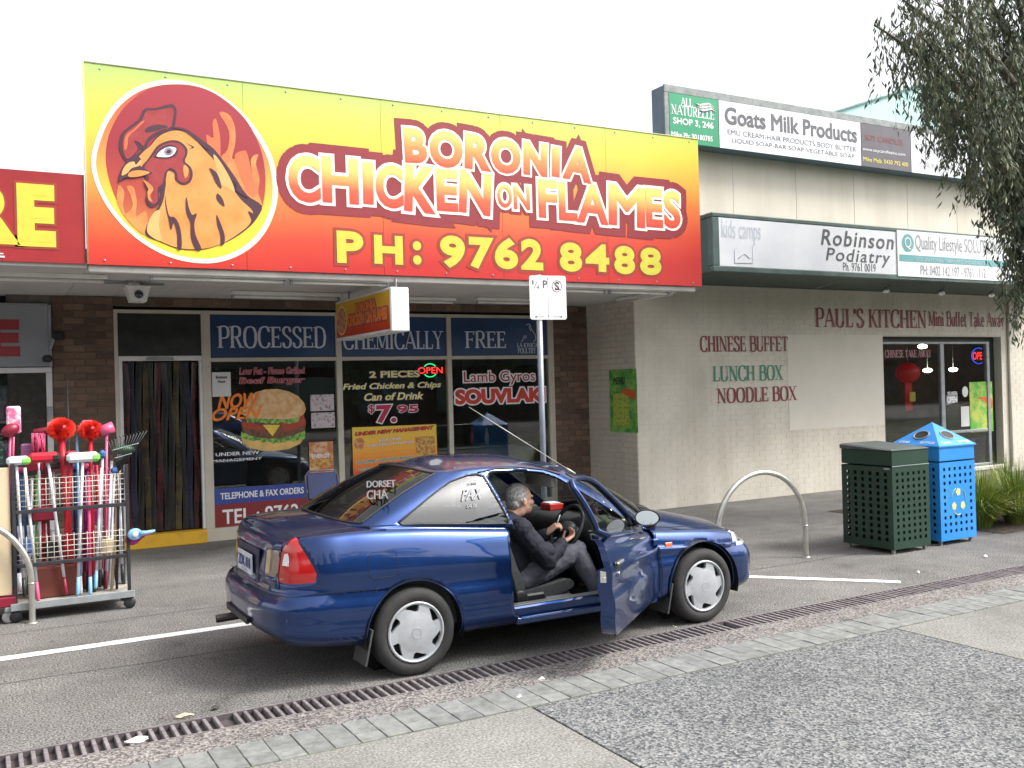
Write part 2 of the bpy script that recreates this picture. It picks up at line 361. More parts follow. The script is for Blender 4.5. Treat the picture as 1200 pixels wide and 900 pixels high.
# serif letters drawn as strokes: thick uprights, thin bars, slab feet
SG = {  # strokes: ('s',x0,y0,x1,y1) stem ; ('t',...) thin ; ('c',[pts]) bowl with thick sides ; ('f',x,y) serif centred at x,y
 'A': (.86, [('t', .08, 0, .44, 1), ('s', .44, 1, .78, 0), ('t', .2, .34, .64, .34), ('f', .08, 0), ('f', .78, 0)]),
 'B': (.74, [('s', .17, 0, .17, 1), ('c', [(.17, 1), (.45, 1), (.6, .88), (.6, .65), (.45, .54), (.17, .54)]), ('c', [(.17, .54), (.48, .54), (.66, .42), (.66, .14), (.48, 0), (.17, 0)]), ('f', .14, 0), ('f', .14, 1)]),
 'C': (.78, [('c', [(.7, .78), (.6, .97), (.42, 1), (.22, .92), (.12, .7), (.1, .5), (.12, .3), (.22, .08), (.42, 0), (.62, .05), (.72, .24)]), ('t', .71, .99, .71, .74)]),
 'D': (.82, [('s', .17, 0, .17, 1), ('c', [(.17, 1), (.42, 1), (.64, .88), (.72, .62), (.72, .38), (.64, .12), (.42, 0), (.17, 0)]), ('f', .14, 0), ('f', .14, 1)]),
 'E': (.7, [('s', .17, 0, .17, 1), ('t', .17, .97, .6, .97), ('t', .17, .51, .5, .51), ('t', .17, .03, .63, .03), ('t', .6, .99, .6, .8), ('t', .63, .02, .63, .24), ('t', .5, .61, .5, .41), ('f', .14, 0), ('f', .14, 1)]),
 'F': (.66, [('s', .17, 0, .17, 1), ('t', .17, .97, .6, .97), ('t', .17, .51, .5, .51), ('t', .6, .99, .6, .78), ('t', .5, .61, .5, .41), ('f', .17, 0), ('f', .14, 1)]),
 'H': (.86, [('s', .17, 0, .17, 1), ('s', .69, 0, .69, 1), ('t', .17, .51, .69, .51), ('f', .17, 0), ('f', .17, 1), ('f', .69, 0), ('f', .69, 1)]),
 'I': (.36, [('s', .18, 0, .18, 1), ('f', .18, 0), ('f', .18, 1)]),
 'K': (.8, [('s', .17, 0, .17, 1), ('t', .17, .42, .64, 1), ('s', .34, .62, .7, 0), ('f', .17, 0), ('f', .17, 1), ('f', .7, 0), ('f', .62, 1)]),
 'L': (.66, [('s', .17, 0, .17, 1), ('t', .17, .03, .6, .03), ('t', .6, .02, .6, .26), ('f', .14, 0), ('f', .17, 1)]),
 'M': (1.0, [('t', .14, 0, .14, 1), ('s', .14, 1, .49, .06), ('t', .49, .06, .83, 1), ('s', .84, 0, .84, 1), ('f', .14, 0), ('f', .1, 1), ('f', .84, 0), ('f', .87, 1)]),
 'N': (.86, [('t', .15, 0, .15, 1), ('s', .15, 1, .7, 0), ('t', .71, 0, .71, 1), ('f', .15, 0), ('f', .1, 1), ('f', .71, 1)]),
 'O': (.86, [('c', [(.43, 1), (.22, .93), (.11, .7), (.1, .5), (.11, .3), (.22, .07), (.43, 0), (.64, .07), (.75, .3), (.76, .5), (.75, .7), (.64, .93), (.43, 1)])]),
 'P': (.7, [('s', .17, 0, .17, 1), ('c', [(.17, 1), (.46, 1), (.62, .88), (.62, .58), (.46, .46), (.17, .46)]), ('f', .17, 0), ('f', .14, 1)]),
 'R': (.8, [('s', .17, 0, .17, 1), ('c', [(.17, 1), (.44, 1), (.6, .89), (.6, .62), (.44, .51), (.17, .51)]), ('s', .4, .5, .68, 0), ('f', .17, 0), ('f', .14, 1), ('f', .72, 0)]),
 'S': (.64, [('c', [(.53, .78), (.46, .95), (.3, 1), (.15, .92), (.11, .76), (.2, .62), (.4, .48), (.53, .36), (.54, .18), (.44, .04), (.28, 0), (.15, .06), (.09, .22)]), ('t', .54, .97, .54, .74), ('t', .08, .02, .08, .26)]),
 'T': (.76, [('s', .38, 0, .38, 1), ('t', .08, .97, .68, .97), ('t', .08, .99, .08, .76), ('t', .68, .99, .68, .76), ('f', .38, 0)]),
 'U': (.84, [('s', .17, 1, .17, .3), ('c', [(.17, .34), (.2, .1), (.4, 0), (.6, .08), (.68, .32)]), ('t', .68, .3, .68, 1), ('f', .17, 1), ('f', .68, 1)]),
 'W': (1.1, [('s', .1, 1, .33, 0), ('t', .33, 0, .56, .95), ('s', .54, 1, .76, 0), ('t', .76, 0, 1.0, 1), ('f', .1, 1), ('f', .54, 1), ('f', 1.0, 1)]),
 'X': (.8, [('s', .1, 1, .66, 0), ('t', .64, 1, .12, 0), ('f', .1, 1), ('f', .66, 1), ('f', .1, 0), ('f', .66, 0)]),
 'Y': (.78, [('s', .1, 1, .38, .48), ('t', .66, 1, .38, .48), ('s', .38, .5, .38, 0), ('f', .1, 1), ('f', .66, 1), ('f', .38, 0)]),
 "'": (.24, [('s', .12, 1, .12, .74)]), ' ': (.36, []), '.': (.2, [('s', .1, 0, .1, .1)]),
 'i': (.32, [('s', .16, 0, .16, .64), ('s', .16, .8, .16, .93), ('f', .16, 0)]),
 'n': (.62, [('s', .14, 0, .14, .64), ('c', [(.14, .5), (.28, .64), (.44, .56), (.48, .4)]), ('s', .48, .42, .48, 0), ('f', .14, 0), ('f', .48, 0)]),
 'u': (.62, [('s', .14, .64, .14, .2), ('c', [(.14, .22), (.2, .02), (.36, .02), (.48, .2)]), ('s', .48, .64, .48, 0)]),
 'f': (.4, [('s', .16, 0, .16, .8), ('c', [(.16, .76), (.2, .96), (.36, .94)]), ('t', .02, .62, .34, .62), ('f', .16, 0)]),
 'e': (.54, [('c', [(.12, .36), (.44, .36), (.42, .56), (.28, .65), (.12, .54), (.09, .32), (.14, .08), (.3, 0), (.46, .12)])]),
 't': (.38, [('s', .16, .1, .16, .86), ('t', .02, .62, .34, .62), ('c', [(.16, .14), (.22, 0), (.36, .06)])]),
 'a': (.56, [('c', [(.1, .52), (.24, .65), (.4, .56), (.42, .4)]), ('s', .42, .44, .42, 0), ('c', [(.42, .38), (.2, .34), (.09, .18), (.18, 0), (.32, .02), (.42, .14)])]),
 'k': (.58, [('s', .14, 0, .14, .98), ('t', .14, .26, .46, .62), ('s', .26, .4, .5, 0), ('f', .14, 0), ('f', .46, 0)]),
 'w': (.84, [('s', .06, .64, .24, 0), ('t', .24, 0, .42, .6), ('s', .42, .62, .58, 0), ('t', .58, 0, .76, .64), ('f', .06, .64), ('f', .76, .64)]),
 'y': (.58, [('s', .08, .64, .3, .04), ('t', .5, .64, .22, -.24), ('f', .08, .64), ('f', .5, .64)]),
 'o': (.56, [('c', [(.28, .65), (.12, .52), (.09, .32), (.12, .12), (.28, 0), (.44, .12), (.47, .32), (.44, .52), (.28, .65)])]),
 's': (.46, [('c', [(.38, .52), (.26, .65), (.12, .56), (.12, .44), (.36, .26), (.38, .1), (.24, 0), (.09, .1)])]),
 'l': (.32, [('s', .16, 0, .16, .98), ('f', .16, 0)]), 'L2': (0, []),
}
def serif(body, fr, x0, z0, x1, z1, mt, parent, d=.003, TH=.17, TN=.07, name='lettering', xh=1.0, warp=None):
    tot = sum(SG[c][0] for c in body); asp = (x1-x0)/tot/max(1e-6, (z1-z0)); mb = MB(); cx = 0; cnt = [0]
    def put(poly):
        P = []; cnt[0] += 1; dj = ((cnt[0]*37) % 101)*.00002
        for a, b_ in poly:
            A = x0+(cx+a)*(x1-x0)/tot; B = z0+b_*(z1-z0)
            if warp: A, B = warp(A, B)
            P.append(fr(A, B, d+dj))
        mb.add(P, [list(range(len(P)))])
    for c in body:
        w, st = SG[c]
        for s in st:
            if s[0] in 'st':
                t = TH if s[0] == 's' else TN; ax, ay, bx, by = s[1:]
                if abs(ay-by) < .05: put([(ax, ay-t*.5*min(1, asp*1.0+.2)), (bx, by-t*.5*min(1, asp+.2)), (bx, by+t*.5), (ax, ay+t*.5)])
                else: put([(ax-t/2, ay), (ax+t/2, ay), (bx+t/2, by), (bx-t/2, by)])
            elif s[0] == 'f':
                y = s[2]; k = .045; e = TH*.5+.075
                put([(s[1]-e, y-k if y > .5 else y), (s[1]+e, y-k if y > .5 else y), (s[1]+e, y if y > .5 else y+k), (s[1]-e, y if y > .5 else y+k)])
            else:
                p = s[1]; q = []
                for i in range(len(p)-1):     # catmull-rom
                    P0, P1, P2, P3 = p[max(i-1, 0)], p[i], p[i+1], p[min(i+2, len(p)-1)]
                    for k in range(4):
                        t = k/4; q.append(tuple(.5*((2*P1[j])+(-P0[j]+P2[j])*t+(2*P0[j]-5*P1[j]+4*P2[j]-P3[j])*t*t+(-P0[j]+3*P1[j]-3*P2[j]+P3[j])*t**3) for j in (0, 1)))
                q.append(p[-1]); L_, R_ = [], []
                for i, a in enumerate(q):
                    t0 = q[max(i-1, 0)]; t1 = q[min(i+1, len(q)-1)]; dx, dy = t1[0]-t0[0], t1[1]-t0[1]; l = hypot(dx, dy) or 1
                    wd = TN+(TH-TN)*(abs(dy)/l)**1.5; nx, ny = -dy/l*wd/2, dx/l*wd/2
                    L_.append((a[0]+nx, a[1]+ny)); R_.append((a[0]-nx, a[1]-ny))
                for i in range(len(q)-1): put([L_[i], L_[i+1], R_[i+1], R_[i]])
        cx += w
    return mb.build(name, mt, parent, fix=False)
# ================================================================== SETTING
# ---- ground materials
def groundmat(name, dark, light, sp_sc, sp_amt, patch=.15, rough=.9, bump=.5, stain=None, vor=None):
    m_, nt, b = newmat(name); L = nt.links; geo = N(nt, 'ShaderNodeNewGeometry')
    def noise(sc, det=3, ro=.6):
        n = N(nt, 'ShaderNodeTexNoise', Scale=sc, Detail=det, Roughness=ro); L.new(geo.outputs['Position'], n.inputs['Vector']); return n.outputs[0]
    def ramp(src, a, ca, b_, cb):
        r = N(nt, 'ShaderNodeValToRGB'); r.color_ramp.elements[0].position = a; r.color_ramp.elements[1].position = b_
        r.color_ramp.elements[0].color = (*ca, 1); r.color_ramp.elements[1].color = (*cb, 1); L.new(src, r.inputs[0]); return r.outputs[0]
    if vor:
        v = N(nt, 'ShaderNodeTexVoronoi', Scale=vor); L.new(geo.outputs['Position'], v.inputs['Vector'])
        sx = N(nt, 'ShaderNodeSeparateXYZ'); L.new(v.outputs['Color'], sx.inputs[0]); base = ramp(sx.outputs[0], .1, dark, .9, light)
        hgt = v.outputs['Distance']
    else:
        hgt = noise(sp_sc, 2, .5); base = ramp(hgt, .5-sp_amt, dark, .5+sp_amt, light)
    def mul(a, b_, f=1):
        mx = N(nt, 'ShaderNodeMix', data_type='RGBA', blend_type='MULTIPLY'); mx.inputs[0].default_value = f; L.new(a, mx.inputs[6]); L.new(b_, mx.inputs[7]); return mx.outputs[2]
    c = mul(base, ramp(noise(.55, 5), .3, (1-patch*2,)*3, .7, (1+patch*.6,)*3))
    c = mul(c, ramp(noise(3.1, 4), .3, (1-patch,)*3, .7, (1+patch*.4, 1+patch*.4, 1+patch*.35)))
    if stain: c = mul(c, ramp(noise(1.7, 6, .7), .36, stain, .44, (1, 1, 1)))
    c = mul(c, ramp(noise(60, 2), .3, (.8,)*3, .7, (1.12,)*3))
    vs = N(nt, 'ShaderNodeTexVoronoi', Scale=1.9); vs.inputs['Randomness'].default_value = 1; L.new(geo.outputs['Position'], vs.inputs['Vector'])
    c = mul(c, ramp(vs.outputs['Distance'], .035, (.62,)*3, .055, (1, 1, 1)))       # trodden gum, oil drops
    c = mul(c, ramp(noise(1.1, 7, .75), .30, (.72, .71, .70), .42, (1, 1, 1)))
    L.new(c, b.inputs['Base Color']); b.inputs['Roughness'].default_value = rough; b.inputs['Specular IOR Level'].default_value = .3
    bp = N(nt, 'ShaderNodeBump', Strength=bump, Distance=.006); L.new(hgt, bp.inputs['Height']); L.new(bp.outputs[0], b.inputs['Normal'])
    return m_
M_ASPH = groundmat('asphalt', (.078, .075, .073), (.30, .285, .27), 80, .10, .18, stain=(.86, .85, .84))
M_AGG = groundmat('drain surround aggregate', (.08, .075, .075), (.34, .31, .29), 60, .12, .12, vor=80)
M_PEB = groundmat('exposed pebble', (.07, .076, .084), (.30, .30, .295), 60, .1, .14, vor=74, bump=.8)
M_CONC = groundmat('footpath concrete', (.17, .167, .155), (.325, .317, .295), 70, .14, .13, stain=(.9, .89, .86))
M_PAVER = mat('concrete paver', (.19, .195, .185), .85, var=.22, sc=14, bump=.4, bsc=120, rnd=.12)
M_DRAIN = mat('drain iron', (.085, .070, .072), .7, metal=.15, var=.25, sc=20, bump=.2, rnd=.15)
M_BAR = mat('grate bar metal', (.235, .21, .215), .6, metal=.2, var=.25, sc=22, rnd=.12)
M_LINE = mat('road marking white', (.74, .74, .72), .8, col2=(.50, .50, .48), thr=(.5, .75), sc=35, bump=.3, bsc=120)
M_GROUT = mat('joint dirt', (.07, .07, .055), .95, col2=(.10, .12, .05), sc=9, thr=(.45, .6))

def sheet(name, x0, x1, y0, y1, z, mt, parent=None, holes=None):
    mb = MB(); mb.add([(x0, y0, z), (x1, y0, z), (x1, y1, z), (x0, y1, z)], [(0, 1, 2, 3)]); o = mb.build(name, mt, parent, fix=False)
    if not parent: kind(o, 'structure')
    return o
DY0, DY1 = 5.46, 5.69           # drain
g = MB()
for (x0, x1, y0, y1) in ((-400, 500, DY1, 700), (-400, 500, -400, DY0)): g.add([(x0, y0, 0), (x1, y0, 0), (x1, y1, 0), (x0, y1, 0)], [(0, 1, 2, 3)])
g.add([(-400, DY0, -.08), (500, DY0, -.08), (500, DY1, -.08), (-400, DY1, -.08), (-400, DY0, 0), (500, DY0, 0), (500, DY1, 0), (-400, DY1, 0)], [(0, 1, 2, 3), (0, 1, 5, 4), (3, 2, 6, 7)])
ground = kind(g.build('ground', M_ASPH, None, fix=False), 'structure')
# soft repair patch and tar joints in the asphalt
mb = MB()
for (a, b_) in (((-3, 7.15), (14, 7.02)), ((-3, 8.62), (14, 8.7))):
    n = 60; pts = [(a[0]+(b_[0]-a[0])*i/n, a[1]+(b_[1]-a[1])*i/n+.012*sin(i*1.7)+.008*sin(i*.7)) for i in range(n+1)]
    for i in range(n): mb.add([(pts[i][0], pts[i][1]-.004, .003), (pts[i+1][0], pts[i+1][1]-.004, .003), (pts[i+1][0], pts[i+1][1]+.004, .003), (pts[i][0], pts[i][1]+.004, .003)], [(0, 1, 2, 3)])
mb.build('seam', mat('tar seam', (.06, .06, .06), .8), ground, fix=False)
def marking(a, b_, w, name='parking_line'):
    a = Vector((*a, 0)); b_ = Vector((*b_, 0)); t = (b_-a); L_ = t.length; t.normalize(); n = Vector((-t.y, t.x, 0)); k = int(L_/.06); mb = MB()
    rows = []
    for i in range(k+1):
        c = a+t*(L_*i/k); rows.append([c+n*(w/2+random.uniform(-.004, .004))+Vector((0, 0, .004)), c-n*(w/2+random.uniform(-.004, .004))+Vector((0, 0, .004))])
    mb.grid(rows, False); return mb.build(name, M_LINE, ground, fix=False)
marking((-6, 7.83), (5.5, 7.83), .125); marking((5.5, 7.77), (7.24, 5.87), .11)

# ---- drain with its grate bars
dr = MB(); dr.box(-8, 26, DY0+.004, DY1-.004, -.075, -.03); dr.box(-8, 26, DY0-.012, DY0+.006, -.03, .0035); dr.box(-8, 26, DY1-.006, DY1+.012, -.03, .0035)
drain = kind(dr.build('drain', M_DRAIN), 'structure')
rim = MB(); rim.box(-8, 26, DY0-.014, DY0-.002, .0036, .006); rim.box(-8, 26, DY1+.002, DY1+.014, .0036, .006); rim.build('grate_rim', M_BAR, drain)
bar = MB(); bar.bbox(-.011, .011, DY0+.006, DY1-.006, -.028, .004, .003); barme = bar.mesh('grate_bar', M_BAR)
x = -.2; k = 0
while x < 12.6:
    if k < 235 and not (random.random() < .02):
        o = bpy.data.objects.new('grate_bar', barme); o.location = (x, 0, random.uniform(-.002, .0015)); lk(o, drain)
    x += .0585; k += 1
mb = MB(); x = 12.7
while x < 26: mb.box(x-.011, x+.011, DY0+.006, DY1-.006, -.028, .002); x += .0585
kind(mb.build('grate_bar', M_BAR, drain), 'stuff')

# ---- aggregate band, pavers, slabs
band = sheet('aggregate_strip', -8, 30, 5.155, DY0-.015, .004, M_AGG)
base = sheet('paving', -8, 30, 4.79, 5.155, .003, M_GROUT)
me_a = MB().bbox(-.070, .070, -.099, .099, -.03, .010, .003).mesh('paver', M_PAVER)
me_b = MB().bbox(-.070, .070, -.067, .067, -.03, .010, .003).mesh('paver', M_PAVER)
x = .2; k = 0
while x < 14.5 and k < 200:
    for (me, yy) in ((me_a, 5.052), (me_b, 4.882)):
        if x < 9 or me is me_a:
            o = bpy.data.objects.new('paver', me); o.location = (x+random.uniform(-.002, .002), yy, random.uniform(-.003, .001)); o.rotation_euler = (random.uniform(-.01, .01), random.uniform(-.01, .01), random.uniform(-.015, .015)); lk(o, base)
    x += .145; k += 1
mb = MB()
for x0 in range(0, 80):
    X = 14.6+x0*.145; mb.bbox(X-.068, X+.068, 4.954, 5.15, -.03, .014, .006)
for x0 in range(0, 150):
    X = 9.1+x0*.145; mb.bbox(X-.068, X+.068, 4.816, 4.948, -.03, .014, .006)
for x0 in range(0, 50):
    X = .05-x0*.145; mb.bbox(X-.068, X+.068, 4.954, 5.15, -.03, .014, .006); mb.bbox(X-.068, X+.068, 4.816, 4.948, -.03, .014, .006)
kind(mb.build('paver', M_PAVER, base), 'stuff')
fp = sheet('footpath', -60, 80, -6, 4.79, .004, M_GROUT)
for i, (x0, x1, mt) in enumerate(((-6.5, -1.6, M_PEB), (-1.6, .2, M_CONC), (.2, 2.74, M_CONC), (2.74, 5.83, M_PEB), (5.83, 8.6, M_CONC), (8.6, 11.7, M_PEB), (11.7, 14.8, M_CONC))):
    mb = MB(); mb.bbox(x0+.006, x1-.006, 2.2, 4.785, -.02, .013, .004); mb.build('slab', mt, fp)
    mb = MB(); mb.bbox(x0+.006, x1-.006, -1.5, 2.188, -.02, .012, .004); mb.build('slab', M_PEB if mt is M_CONC else M_CONC, fp)

# litter on the ground
M_LIT = mat('trodden tissue', (.78, .77, .74), .9, var=.1, sc=40)
def litter(px, py, w, h, lab, cat='litter', name='litter', mt=None):
    c = PZ(px, py); n = 12; rnd = random.Random(int(px*7+py)); pts = []
    for i in range(n):
        a = 2*pi*i/n; r = rnd.uniform(.65, 1.1); pts.append((c.x+cos(a)*w/2*r, c.y+sin(a)*h/2*r))
    mb = MB(); vs = [(x, y, .006+rnd.uniform(0, .012)) for x, y in pts]+[(c.x, c.y, .03)]
    mb.add(vs, [(i, (i+1) % n, n) for i in range(n)]); mb.add([(x, y, .005) for x, y in pts], [list(range(n))[::-1]])
    return tag(mb.build(name, mt or M_LIT, None, fix=False), lab, cat)
litter(161, 869, .13, .1, 'flattened white tissue lying on the drain grate near the left edge of the picture', 'tissue', 'tissue')
litter(216, 841, .11, .04, 'pale twig scrap on the asphalt just right of the tissue on the grate', 'leaf', 'leaf', mat('dry leaf', (.42, .38, .28), .9))
litter(635, 798, .05, .025, 'white scrap on the aggregate strip below the open car door')
litter(609, 819, .04, .02, 'white scrap on the pavers just left of the pebble slab corner')
litter(252, 832, .05, .03, 'small dark leaf on the asphalt left of the rear wheel', 'leaf', 'leaf', mat('dark leaf', (.05, .045, .04), .9))
litter(1076, 672, .035, .03, 'white scrap on the asphalt in front of the green bin')
litter(1155, 653, .06, .03, 'pale scrap on the asphalt in front of the blue bin')

R5 = random.Random(31); mb = MB()
for i in range(420):
    x = R5.uniform(-1, 14); y = R5.uniform(4.8, 11) if R5.random() < .7 else R5.uniform(2.3, 5.4)
    if DY0-.05 < y < DY1+.05: continue
    if R5.random() < .35: y = DY1+.02+abs(R5.gauss(0, .12))
    r = R5.uniform(.004, .014); a = R5.uniform(0, 6.28); z = .0175 if y < 5.4 else .005
    mb.add([(x+r*cos(a), y+r*sin(a), z), (x+r*.5*cos(a+2), y+r*.5*sin(a+2), z+r*.4), (x-r*cos(a), y-r*sin(a), z), (x+r*.5*cos(a-2), y+r*.5*sin(a-2), z)], [(0, 1, 2, 3)])
o = mb.build('debris', mat('debris crumbs', (.20, .17, .12), .9, col2=(.55, .53, .48), sc=8, thr=(.45, .6)), None, fix=False); kind(o, 'stuff'); tag(o, 'tiny leaf crumbs and grit scattered over the asphalt and paving', 'debris')
# ================================================================== BUILDINGS
M_MORT = mat('mortar', (.13, .115, .10), .95, var=.2, sc=12)
M_BRICK = mat('brown clinker brick', (.13, .085, .06), .85, var=.25, sc=10, bump=.5, bsc=90, rnd=.35, col2=(.17, .105, .07))
M_PAINT = mat('cream painted brick', (.56, .52, .445), .75, sc=1.3, det=6, col2=(.64, .60, .515), thr=(.35, .6), bump=.35, bsc=30, streak=.10)
M_PAINT2 = mat('fresh cream paint patch', (.655, .615, .535), .7, var=.03, sc=2, bump=.2, bsc=30)
M_PMORT = mat('painted mortar', (.53, .495, .42), .85, var=.06, sc=6)
M_FIBRO = mat('cream fibro sheet', (.66, .61, .52), .7, sc=.9, det=6, col2=(.60, .555, .47), thr=(.3, .7), bump=.1, bsc=25, streak=.10)
M_FRAME = mat('beige aluminium frame', (.50, .46, .38), .5, var=.06, sc=4)
M_WHITEF = mat('white aluminium frame', (.62, .62, .62), .45, var=.06, sc=4)
M_SOFF = mat('soffit lining', (.68, .665, .64), .8, sc=1.1, det=5, col2=(.58, .565, .54), thr=(.35, .65))
M_TUBE = mat('fluorescent batten white', (.78, .77, .74), .4, var=.05, sc=5)
M_GREEN = mat('dark green fascia paint', (.022, .055, .043), .45, sc=2, col2=(.035, .075, .06), thr=(.3, .7))
M_GREYM = mat('grey galvanised trim', (.30, .32, .33), .5, metal=.3, var=.15, sc=6)
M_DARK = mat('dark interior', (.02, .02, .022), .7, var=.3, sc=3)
M_BLACK = mat('black rubber', (.015, .015, .016), .55, var=.2, sc=10)
M_GLASS = glassmat('shop window glass', (.86, .89, .88), .85, .045)
M_YEL = mat('yellow step paint', (.66, .38, .02), .6, sc=5, det=6, col2=(.50, .28, .03), thr=(.5, .75))
M_WHITE = flatmat('white vinyl', (.76, .76, .76)); M_RED = flatmat('red vinyl', (.55, .03, .02)); M_DRED = flatmat('maroon red vinyl', (.34, .035, .045))
M_YV = flatmat('yellow vinyl', (.78, .66, .10)); M_LYEL = flatmat('pale yellow vinyl', (.74, .68, .25)); M_BLUEV = flatmat('royal blue vinyl', (.03, .06, .28)); M_NAVY = flatmat('navy film', (.012, .05, .15))
M_BLKV = flatmat('black vinyl', (.03, .03, .035)); M_ORV = flatmat('orange vinyl', (.85, .22, .02)); M_PURP = flatmat('dark purple vinyl', (.05, .02, .17)); M_PINKV = flatmat('pink outline', (.62, .32, .36))
M_PALE = flatmat('pale blue vinyl', (.55, .61, .70)); M_MAG = flatmat('crimson vinyl', (.42, .01, .07))
M_DGV = flatmat('dark grey print', (.10, .10, .11)); M_GRNV = flatmat('green vinyl', (.03, .22, .12)); M_MAR = flatmat('maroon paint', (.20, .02, .025))

def brickmesh(w, h, dep, b, mt, name='brick', axis=0):
    mb = MB()
    if axis == 0: mb.bbox(-w/2, w/2, -dep, .02, -h/2, h/2, b)
    else: mb.bbox(-dep, .02, -w/2, w/2, -h/2, h/2, b)
    return mb.mesh(name, mt)
BR = {}
def bricks(par, x0, x1, z0, z1, Y, mt, proud=.008, ch=.083, bl=.236, limit=300, count=[0]):
    """running bond of separate bricks on a facade"""
    nz = int(round((z1-z0)/ch)); ch = (z1-z0)/nz
    for r in range(nz):
        z = z0+(r+.5)*ch; x = x0-(bl/2 if r % 2 else 0)
        while x < x1-.01:
            a = max(x, x0); b_ = min(x+bl, x1)
            if b_-a > .03:
                w = round(b_-a-.010, 3); key = (w, round(ch, 4), mt.name)
                if key not in BR: BR[key] = brickmesh(w, ch-.011, proud, .003, mt)
                o = bpy.data.objects.new('brick', BR[key]); q = ORI[par]
                o.location = Vector(((a+b_)/2, Y+random.uniform(-.0015, .0015), z))-q; lk(o, par); ORI[o] = q
            x += bl

# ---------------------------------------------------------------- chicken shop (brown brick, glazed front)
shop = thing('shop_building', 'brown brick shop with glazed front and deep soffit under the chicken sign', 'building', (4.9, YS, 0))
wl_ = MB()
wl_.box(.30, 1.455, YS, YS+.24, 0, 3.1); wl_.box(1.455, 7.745, YS, YS+.24, 2.985, 3.1); wl_.box(7.745, XC, YS, YS+.24, 0, 3.1)
wall = wl_.build('wall', M_MORT, shop)
bricks(wall, .775, 1.455, 0, 3.09, YS-.001, M_BRICK); bricks(wall, 1.455, 7.745, 2.99, 3.09, YS-.001, M_BRICK, ch=.1); bricks(wall, 7.745, XC-.005, 0, 3.09, YS-.001, M_BRICK)
# room behind the glass
rm = MB(); rm.box(.8, XC, YS+4.5, YS+4.6, 0, 3.1); rm.box(.7, .8, YS+.24, YS+4.5, 0, 3.1); rm.box(XC, XC+.1, YS+.24, YS+4.5, 0, 3.1)
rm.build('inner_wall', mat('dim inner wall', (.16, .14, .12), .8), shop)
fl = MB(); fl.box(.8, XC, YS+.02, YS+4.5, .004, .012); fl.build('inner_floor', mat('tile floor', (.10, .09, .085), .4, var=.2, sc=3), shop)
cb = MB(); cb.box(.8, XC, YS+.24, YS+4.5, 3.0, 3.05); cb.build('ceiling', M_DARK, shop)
# soffit
sf = MB(); nb = 14
for i in range(nb):
    x0 = .93+(XC-.05-.93)*i/nb; x1 = .93+(XC-.05-.93)*(i+1)/nb; sf.box(x0+.002, x1-.002, YF+.13, YS+.02, 3.105, 3.14)
sf.box(.93, XC-.05, YF+.12, YS+.02, 3.1405, 3.16); sf.build('soffit', M_SOFF, shop)
ro = MB(); ro.box(.93, XC-.05, YF+.2, YS+5, 3.2, 3.3); ro.build('roof', M_GREYM, shop)
gt = MB(); gt.bbox(.935, XC-.06, YF+.05, YF+.12, 3.06, 3.128, .008); gt.build('gutter', mat('cream gutter', (.55, .53, .49), .5, var=.15, sc=3), shop)
# window frames
def member(mb, x0, x1, z0, z1, y0=YS-.02, y1=YS+.06): mb.bbox(x0, x1, y0, y1, z0, z1, .004)
fr = MB()
ZT, ZM = 2.945, 2.315
for (a, b_) in ((2.49, 2.60), (4.265, 4.345), (5.935, 6.005)): member(fr, a, b_, .165 if a < 2.6 else .165, ZT)
member(fr, 7.645, 7.745, 0, ZT); member(fr, 1.455, 1.50, 0, ZT)
for (a, b_) in ((1.50, 2.49), (2.60, 4.265), (4.345, 5.935), (6.005, 7.645)): member(fr, a, b_, ZT-.045, ZT, YS-.017, YS+.057)
for (a, b_) in ((2.60, 4.265), (4.345, 5.935), (6.005, 7.645)): member(fr, a, b_, ZM-.025, ZM+.025, YS-.017, YS+.057)
member(fr, 2.49, 7.645, 0, .165, YS-.03, YS+.06)
fr.build('window_frame', M_FRAME, shop)
dr_ = MB(); member(dr_, 1.50, 1.545, .17, ZM+.0, YS-.012, YS+.05); member(dr_, 1.50, 2.49, ZM-.005, ZM+.055, YS-.022, YS+.05); member(dr_, 2.455, 2.49, .17, ZM-.006, YS-.012, YS+.05)
df = dr_.build('door_frame', M_WHITEF, shop)
cl_ = MB(); cl_.bbox(1.82, 2.14, YS-.05, YS-.023, ZM+.005, ZM+.04, .004); cl_.build('door_closer', M_GREYM, df)
tp = MB(); tp.box(1.50, 2.49, YS+.01, YS+.02, ZM+.056, ZT-.046); tp.build('dark_panel', mat('dark tinted transom', (.018, .022, .02), .25, var=.3, sc=8), shop)
st = MB(); st.bbox(1.36, 2.488, YS-.10, YS+.1, 0, .165, .01); st.build('door_step', M_YEL, shop)
# plastic strip curtain in the doorway
cols = [(.42, .02, .02), (.03, .05, .22), (.05, .05, .05), (.35, .24, .02), (.06, .07, .06), (.36, .02, .02), (.05, .05, .05), (.04, .05, .04), (.38, .27, .03), (.04, .05, .05), (.03, .05, .2), (.40, .03, .02)]
for i in range(12):
    x0 = 1.555+i*.0745; mb = MB(); rows = []
    for j in range(13):
        z = .18+(ZM-.19)*j/12; w = .012*sin(j*.8+i*2.1); rows.append([(x0+w, YS+.10+.010*sin(i*3+j*.5), z), (x0+.035+w, YS+.085+.012*sin(i+j*.7), z), (x0+.074+w, YS+.10+.010*sin(i*2+j*.6), z)])
    mb.grid(rows); c = tuple(q*.17+.004 for q in cols[i]); mb.build('curtain_strip', mat('curtain strip %d' % i, c, .22, sc=3, det=3, col2=tuple(q*.25 for q in c), thr=(.42, .6), spec=.7), shop, fix=False)
